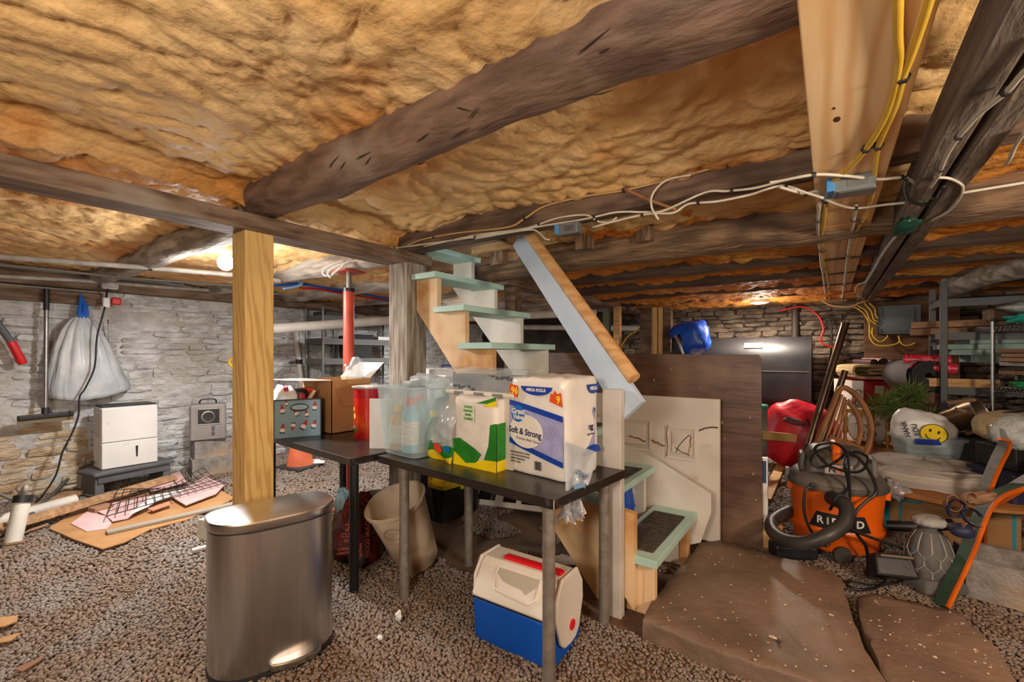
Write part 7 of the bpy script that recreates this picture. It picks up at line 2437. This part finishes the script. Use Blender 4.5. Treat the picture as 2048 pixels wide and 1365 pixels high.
# ------------------------------------------------------------------ black storage shelf and what lies on it
SHB = mat('shelf_black', (44, 46, 50), (52, 54, 58), sc=6, rough=.5)
sf = thing('storage_shelf', 'black storage shelf filled with boards and shutters', 'shelf', (1.3, 5.35, 0))
SX0, SX1, SY0, SY1 = .745, 2.15, 5.08, 5.62
for x in (SX0, SX1 - .045):
    for y in (SY0, SY1 - .045):
        build('upright', MB().bx(x, x + .045, y, y + .045, 0, 1.90), SHB, sf, w=True, bevel=.003)
for z in (1.75, 1.475, 1.03, .52):
    o = build('shelf_board', MB().bx(SX0 + .01, SX1 - .01, SY0 + .01, SY1 - .01, z - .012, z), mat('shelf_ply', (120, 90, 62), rough=.8), sf, w=True)
    build('front_rail', MB().bx(SX0 + .045, SX1 - .045, SY0, SY0 + .02, z - .055, z + .006), SHB, sf, w=True)
    build('rail', MB().bx(SX0, SX0 + .02, SY0 + .045, SY1 - .045, z - .045, z + .008), SHB, sf, w=True)


def plank(x, y, z, s, rz, m, lab, name='shelf_plank', grp=None, ry=0, rx=0):
    return solo(name, MB().box((x, y, z + s[2] / 2), s, RZ(rz) @ RY(ry) @ RX(rx)), m, lab, 'plank' if name == 'shelf_plank' else 'shutter', grp, bevel=.004)


BRP = mat('shelf_brown', (134, 98, 72), (106, 74, 54), sc=3, st=(1.5, 6, 6), rough=.75, bump=.15)
BRP2 = mat('shelf_brown_pale', (166, 128, 96), (136, 100, 72), sc=3, st=(1.5, 6, 6), rough=.75, bump=.15)
plank(1.25, 5.42, 1.476, (1.3, .16, .06), -8, BRP2, 'pale brown plank on the upper shelf, lower of the two by the post')
plank(1.22, 5.30, 1.537, (1.25, .15, .055), -10, BRP2, 'pale brown plank on the upper shelf, on top of its neighbour')
plank(1.50, 5.25, 1.476, (1.1, .20, .05), 3, mat('shelf_dark', (70, 58, 54), (120, 110, 108), sc=10, rough=.6), 'dark scuffed plank on the upper shelf before the teal plastic')
plank(1.62, 5.28, 1.60, (1.15, .22, .10), 6, BRP, 'thick brown beam on the upper shelf beside the teal plastic', ry=-3)
MINTS = mat('shutter_mint', (140, 164, 158), (112, 134, 130), sc=5, rough=.65, bump=.1)
GRS = mat('shutter_olive', (92, 98, 86), (76, 82, 72), sc=5, rough=.7)
for k, (x, y, z, s, rz, m, lab) in enumerate(((1.65, 5.35, 1.031, (.75, .34, .045), 2, GRS, 'olive board at the bottom of the shutter stack'),
                                              (1.62, 5.30, 1.078, (.75, .30, .045), -3, GRS, 'second olive board in the shutter stack'),
                                              (1.38, 5.34, 1.235, (.90, .32, .06), 3, MINTS, 'lowest mint shutter in the stack on the shelf'),
                                              (1.30, 5.30, 1.297, (.95, .36, .045), -2, MINTS, 'mint shutter third from the top of the stack'),
                                              (1.26, 5.31, 1.344, (1.0, .36, .042), 1, MINTS, 'long mint shutter second from the top of the stack'),
                                              (1.33, 5.30, 1.388, (.85, .34, .045), 5, MINTS, 'topmost mint shutter in the stack on the shelf'))):
    t = thing('shutter', lab, 'shutter', (x, y, z), D2R(rz), 'shutters stacked on the black shelf')
    build('slab', MB().box((0, 0, s[2] / 2), s), m, t, bevel=.003)
    for j in (-1, 0, 1):
        build('batten', MB().box((j * s[0] * .3, -s[1] / 2 - .002, s[2] / 2), (.02, .006, s[2] * .9)), GRS, t)
solo('shutter_block', MB().bx(1.35, 1.85, 5.2, 5.48, 1.125, 1.233), GRS, 'olive block between the olive boards and the mint shutters', 'block', bevel=.004)
# red wrap rolls
RW = mat('red_wrap', (206, 36, 60), (226, 96, 110), sc=24, st=(3, 1, 1), rough=.35, lo=.5, hi=.6)
for k, (px, py, d_, r_, lab) in enumerate(((1914, 738, 3.74, .045, 'red patterned roll, lower one, against the shelf post'), (1902, 722, 3.80, .045, 'red patterned roll lying on the lower red roll'), (1890, 736, 3.90, .040, 'red patterned roll behind the shelf post'))):
    a_ = at(px, py, d_)
    b_ = a_ + Vector((-.30, .02 + .02 * k, .01))
    t = thing('gift_roll', lab, 'roll', a_, 0, 'red gift rolls by the black shelf')
    build('paper', MB().tube([a_, b_], r_, 18), RW, t, w=True, smooth=True, ang=60)
    dd = (a_ - b_).normalized()
    build('core', MB().tube([a_ + dd * .001, a_ + dd * .003], r_ * .72, 16), BLACKP, t, w=True)
    build('rim', MB().tube([a_ + dd * .002, a_ + dd * .005], r_ * .55, 16), mat('roll_inner', (150, 60, 60), rough=.6), t, w=True)
q = at(1890, 768, 3.86)
q.z = 1.052
solo('wood_tray', MB().bx(-.24, .24, -.16, .14, 0, .03).bx(-.24, .24, -.16, -.145, .03, .07).bx(-.24, -.225, -.16, .14, .03, .07).xf(Matrix.Translation((q.x + .05, q.y + .02, q.z - .02)) @ Matrix.Rotation(D2R(4), 4, 'Z')), PINEX, 'pale wooden tray under the red gift rolls', 'tray', bevel=.003)
# low shelf scraps
for k in range(7):
    x = .95 + .13 * k
    plank(x, 5.22 + .04 * (k % 3), .522 + .045 * (k % 3), (.50 + .1 * (k % 2), .11, .04), (-12, 8, 20, -25, 5, 14, -6)[k], (BRP, BRP2)[k % 2],
          ('short board lowest at the post end of the bottom shelf', 'pale short board second along the bottom shelf', 'short board tilted outward on the bottom shelf', 'pale board crossing the bottom shelf heap', 'short board in the middle of the bottom shelf heap',
           'pale short board at the heap end of the bottom shelf', 'short board farthest along the bottom shelf')[k], ry=(-6, 4, 9, -8, 5, -4, 6)[k])
q = at(1925, 835, 3.45)
t = thing('copper_bucket', 'dented copper bucket lying on scraps below the black shelf', 'bucket', (q.x, q.y, q.z - .14))
build('bucket', MB().lathe([(.085, -.12), (.115, .11), (.12, .115), (.11, .11), (.08, -.10)], 26, q, tilt=RY(62) @ RX(25), cap1=False), mat('copper_grey', (156, 132, 106), (120, 98, 78), sc=5, rough=.3, metal=.8), t, w=True, smooth=True, ang=50)
build('rim_wire', MB().tube([q + (RY(62) @ RX(25)) @ Vector((.119 * math.cos(2 * PI * k / 24), .119 * math.sin(2 * PI * k / 24), .115)) for k in range(24)], .006, 6, closed=True), STEEL, t, w=True)
solo('scrap_crate', MB().bx(q.x - .22, q.x + .25, q.y - .10, q.y + .16, 0, q.z - .142), mat('crate_black', (30, 28, 28), rough=.7), 'black crate under the dented copper bucket', 'crate', bevel=.006)
for k, (a0_, a1_, lab) in enumerate((((1912, 818), (1972, 835), 'split board leaning over the copper bucket'), ((1930, 868), (1985, 852), 'rough stick in front of the copper bucket'), ((1895, 806), (1950, 800), 'short rough board above the copper bucket'))):
    A_, B_ = at(*a0_, 3.40), at(*a1_, 3.32)
    solo('split_board', MB().bar(A_, B_, .06, .022), BRP, lab, 'board', bevel=.003)

# chrome wire rack end with teal plastic
RX0 = Vector((1.0, 4.85, 0))
R30 = RZ(30)
wr = thing('chrome_rack', 'chrome wire rack in front of the black shelf', 'shelf', (1.25, 4.8, 0))
rp = lambda x, y, z: RX0 + R30 @ Vector((x, y, z))
for x, y in ((0, 0), (0, -.33), (.55, 0), (.55, -.33)):
    mb = MB().cyl(rp(x, y, 0), rp(x, y, 1.56), .0125, n=10)
    for k in range(24):
        mb.cyl(rp(x, y, .3 + k * .052), rp(x, y, .306 + k * .052), .0142, n=10)
    build('upright', mb, CHROME, wr, w=True, smooth=True)
    build('post_cap', MB().cyl(rp(x, y, 1.55), rp(x, y, 1.575), .015, n=10), BLACKP, wr, w=True)
for z in (1.51, 1.06):
    mb = MB()
    for y in (0, -.33):
        mb.tube([rp(0, y, z), rp(.55, y, z)], .004, 6).tube([rp(0, y, z - .035), rp(.55, y, z - .035)], .004, 6)
    for x in (0, .55):
        mb.tube([rp(x, 0, z), rp(x, -.33, z)], .004, 6).tube([rp(x, 0, z - .035), rp(x, -.33, z - .035)], .004, 6)
    for k in range(10):
        mb.tube([rp(0, -.33 * k / 10, z), rp(0, -.33 * (k + .5) / 10, z - .035), rp(0, -.33 * (k + 1) / 10, z)], .0035, 5)
    for k in range(17):
        mb.tube([rp(.55 * k / 17, 0, z), rp(.55 * (k + .5) / 17, 0, z - .035), rp(.55 * (k + 1) / 17, 0, z)], .0035, 5)
        mb.tube([rp(.55 * k / 16, 0, z), rp(.55 * k / 16, -.33, z)], .002, 4)
    build('wire_shelf', mb, CHROME, wr, w=True)
TEALP = mat('teal_plastic_sheet', (20, 150, 136), (60, 176, 160), sc=8, rough=.15, bump=.5, bsc=16, bd=.01, alpha=.9)
GREENP = mat('green_plastic_sheet', (30, 140, 84), (70, 170, 110), sc=8, rough=.15, bump=.5, bsc=16, bd=.01, alpha=.9)
CLB = mat('bubble_film', (206, 214, 212), (176, 186, 184), sc=16, rough=.15, alpha=.7, bump=.9, bsc=60, bd=.01)
q = rp(.25, -.17, 1.56)
solo('teal_sheet', MB().sq(q, (.27, .15, .045), 2.5, 16, .4, 5, 14, rot=R30), TEALP, 'crumpled teal plastic sheet on top of the chrome rack', 'plastic sheet', smooth=True, ang=180)
solo('bubble_sheet', MB().sq(q + Vector((-.02, .03, .085)), (.26, .14, .05), 2.5, 16, .3, 5, 15, rot=R30), CLB, 'clear bubble sheet lying on the teal plastic sheet', 'plastic sheet', smooth=True, ang=180)
q = rp(.27, -.16, 1.09)
solo('green_sheet', MB().sq(q, (.27, .15, .032), 2.5, 14, .4, 5, 16, rot=R30), GREENP, 'crumpled green plastic sheet on the lower chrome shelf', 'plastic sheet', smooth=True, ang=180)
for k in range(5):
    q = rp(.27 + .02 * (k % 2), -.17, 1.20 + .032 * k + (.0 if k else -.03))
    m = (BRP, mat('plank_metal', (150, 150, 150), rough=.4, metal=.6), BRP2, BRP2, BRP)[k]
    o = solo('rack_board', MB().box((q.x, q.y, q.z), (.60, .20, .026), R30 @ RZ((2, -3, 4, 1, -2)[k])), m,
             ('lowest brown board above the green plastic sheet', 'silver metal strip above the lowest brown board', 'pale board in the middle of the chrome rack pile', 'pale board second from the top of the chrome rack pile', 'brown board topmost of the chrome rack pile')[k], 'board', bevel=.002)
solo('pile_prop', MB().box((rp(.3, -.17, 1.15).x, rp(.3, -.17, 1.15).y, 1.115), (.30, .14, .07), R30), BLACKP, 'dark carton under the boards on the chrome rack', 'carton')
# navy tote, crate, tan cushion, bubble wrap at the right edge
q = at(2040, 940, 2.98)
t = thing('navy_tote', 'navy plastic tote standing at the edge of the round table top', 'tote', (1.0, 4.24, .377), D2R(32))
build('body', loft([rrect(.17, .13, 0, .03), rrect(.19, .145, .165, .03)]), mat('navy_plastic', (40, 44, 70), rough=.4), t, smooth=True, ang=40)
build('lid', loft([rrect(.205, .16, .165, .03), rrect(.205, .16, .185, .03), rrect(.18, .135, .195, .03)]), mat('navy_plastic', (40, 44, 70)), t, smooth=True, ang=40)
solo('black_crate', MB().box((1.02, 4.27, .572 + .075), (.36, .26, .15), RZ(32)), BLACKP, 'black crate between the navy tote and the tan cushion', 'crate', bevel=.01)
TANC = mat('tan_cushion', (176, 158, 120), (160, 142, 106), sc=10, rough=.9, bump=.2, bsc=60)
cu = thing('tan_cushion', 'tan cushion with a black seam on top of the black crate', 'cushion', (1.02, 4.28, .724))
build('pad', MB().sq((1.02, 4.28, .83), (.26, .16, .105), 3, 18, .12, 3, 17, rot=RZ(32)), TANC, cu, w=True, smooth=True, ang=180)
build('seam', MB().tube(smoothpath([Vector((1.02, 4.28, .93)) + RZ(32) @ Vector((x, -.03, dz)) for x, dz in ((-.22, -.035), (-.12, .0), (0, .008), (.12, .0), (.22, -.03))], 4), .008, 6), BLACKP, cu, w=True)
q = at(2045, 862, 2.80)
solo('bubble_wrap', MB().sq(q, (.15, .10, .11), 2.4, 16, .3, 4, 19), CLB, 'bundle of bubble wrap in front of the tan cushion', 'wrap', smooth=True, ang=180)
q = at(2040, 955, 2.78)
solo('orange_scrap', MB().sq(q + Vector((.02, .02, 0)), (.05, .03, .015), 3, 8), ORE, 'small orange piece lying before the navy tote', 'scrap', smooth=True)
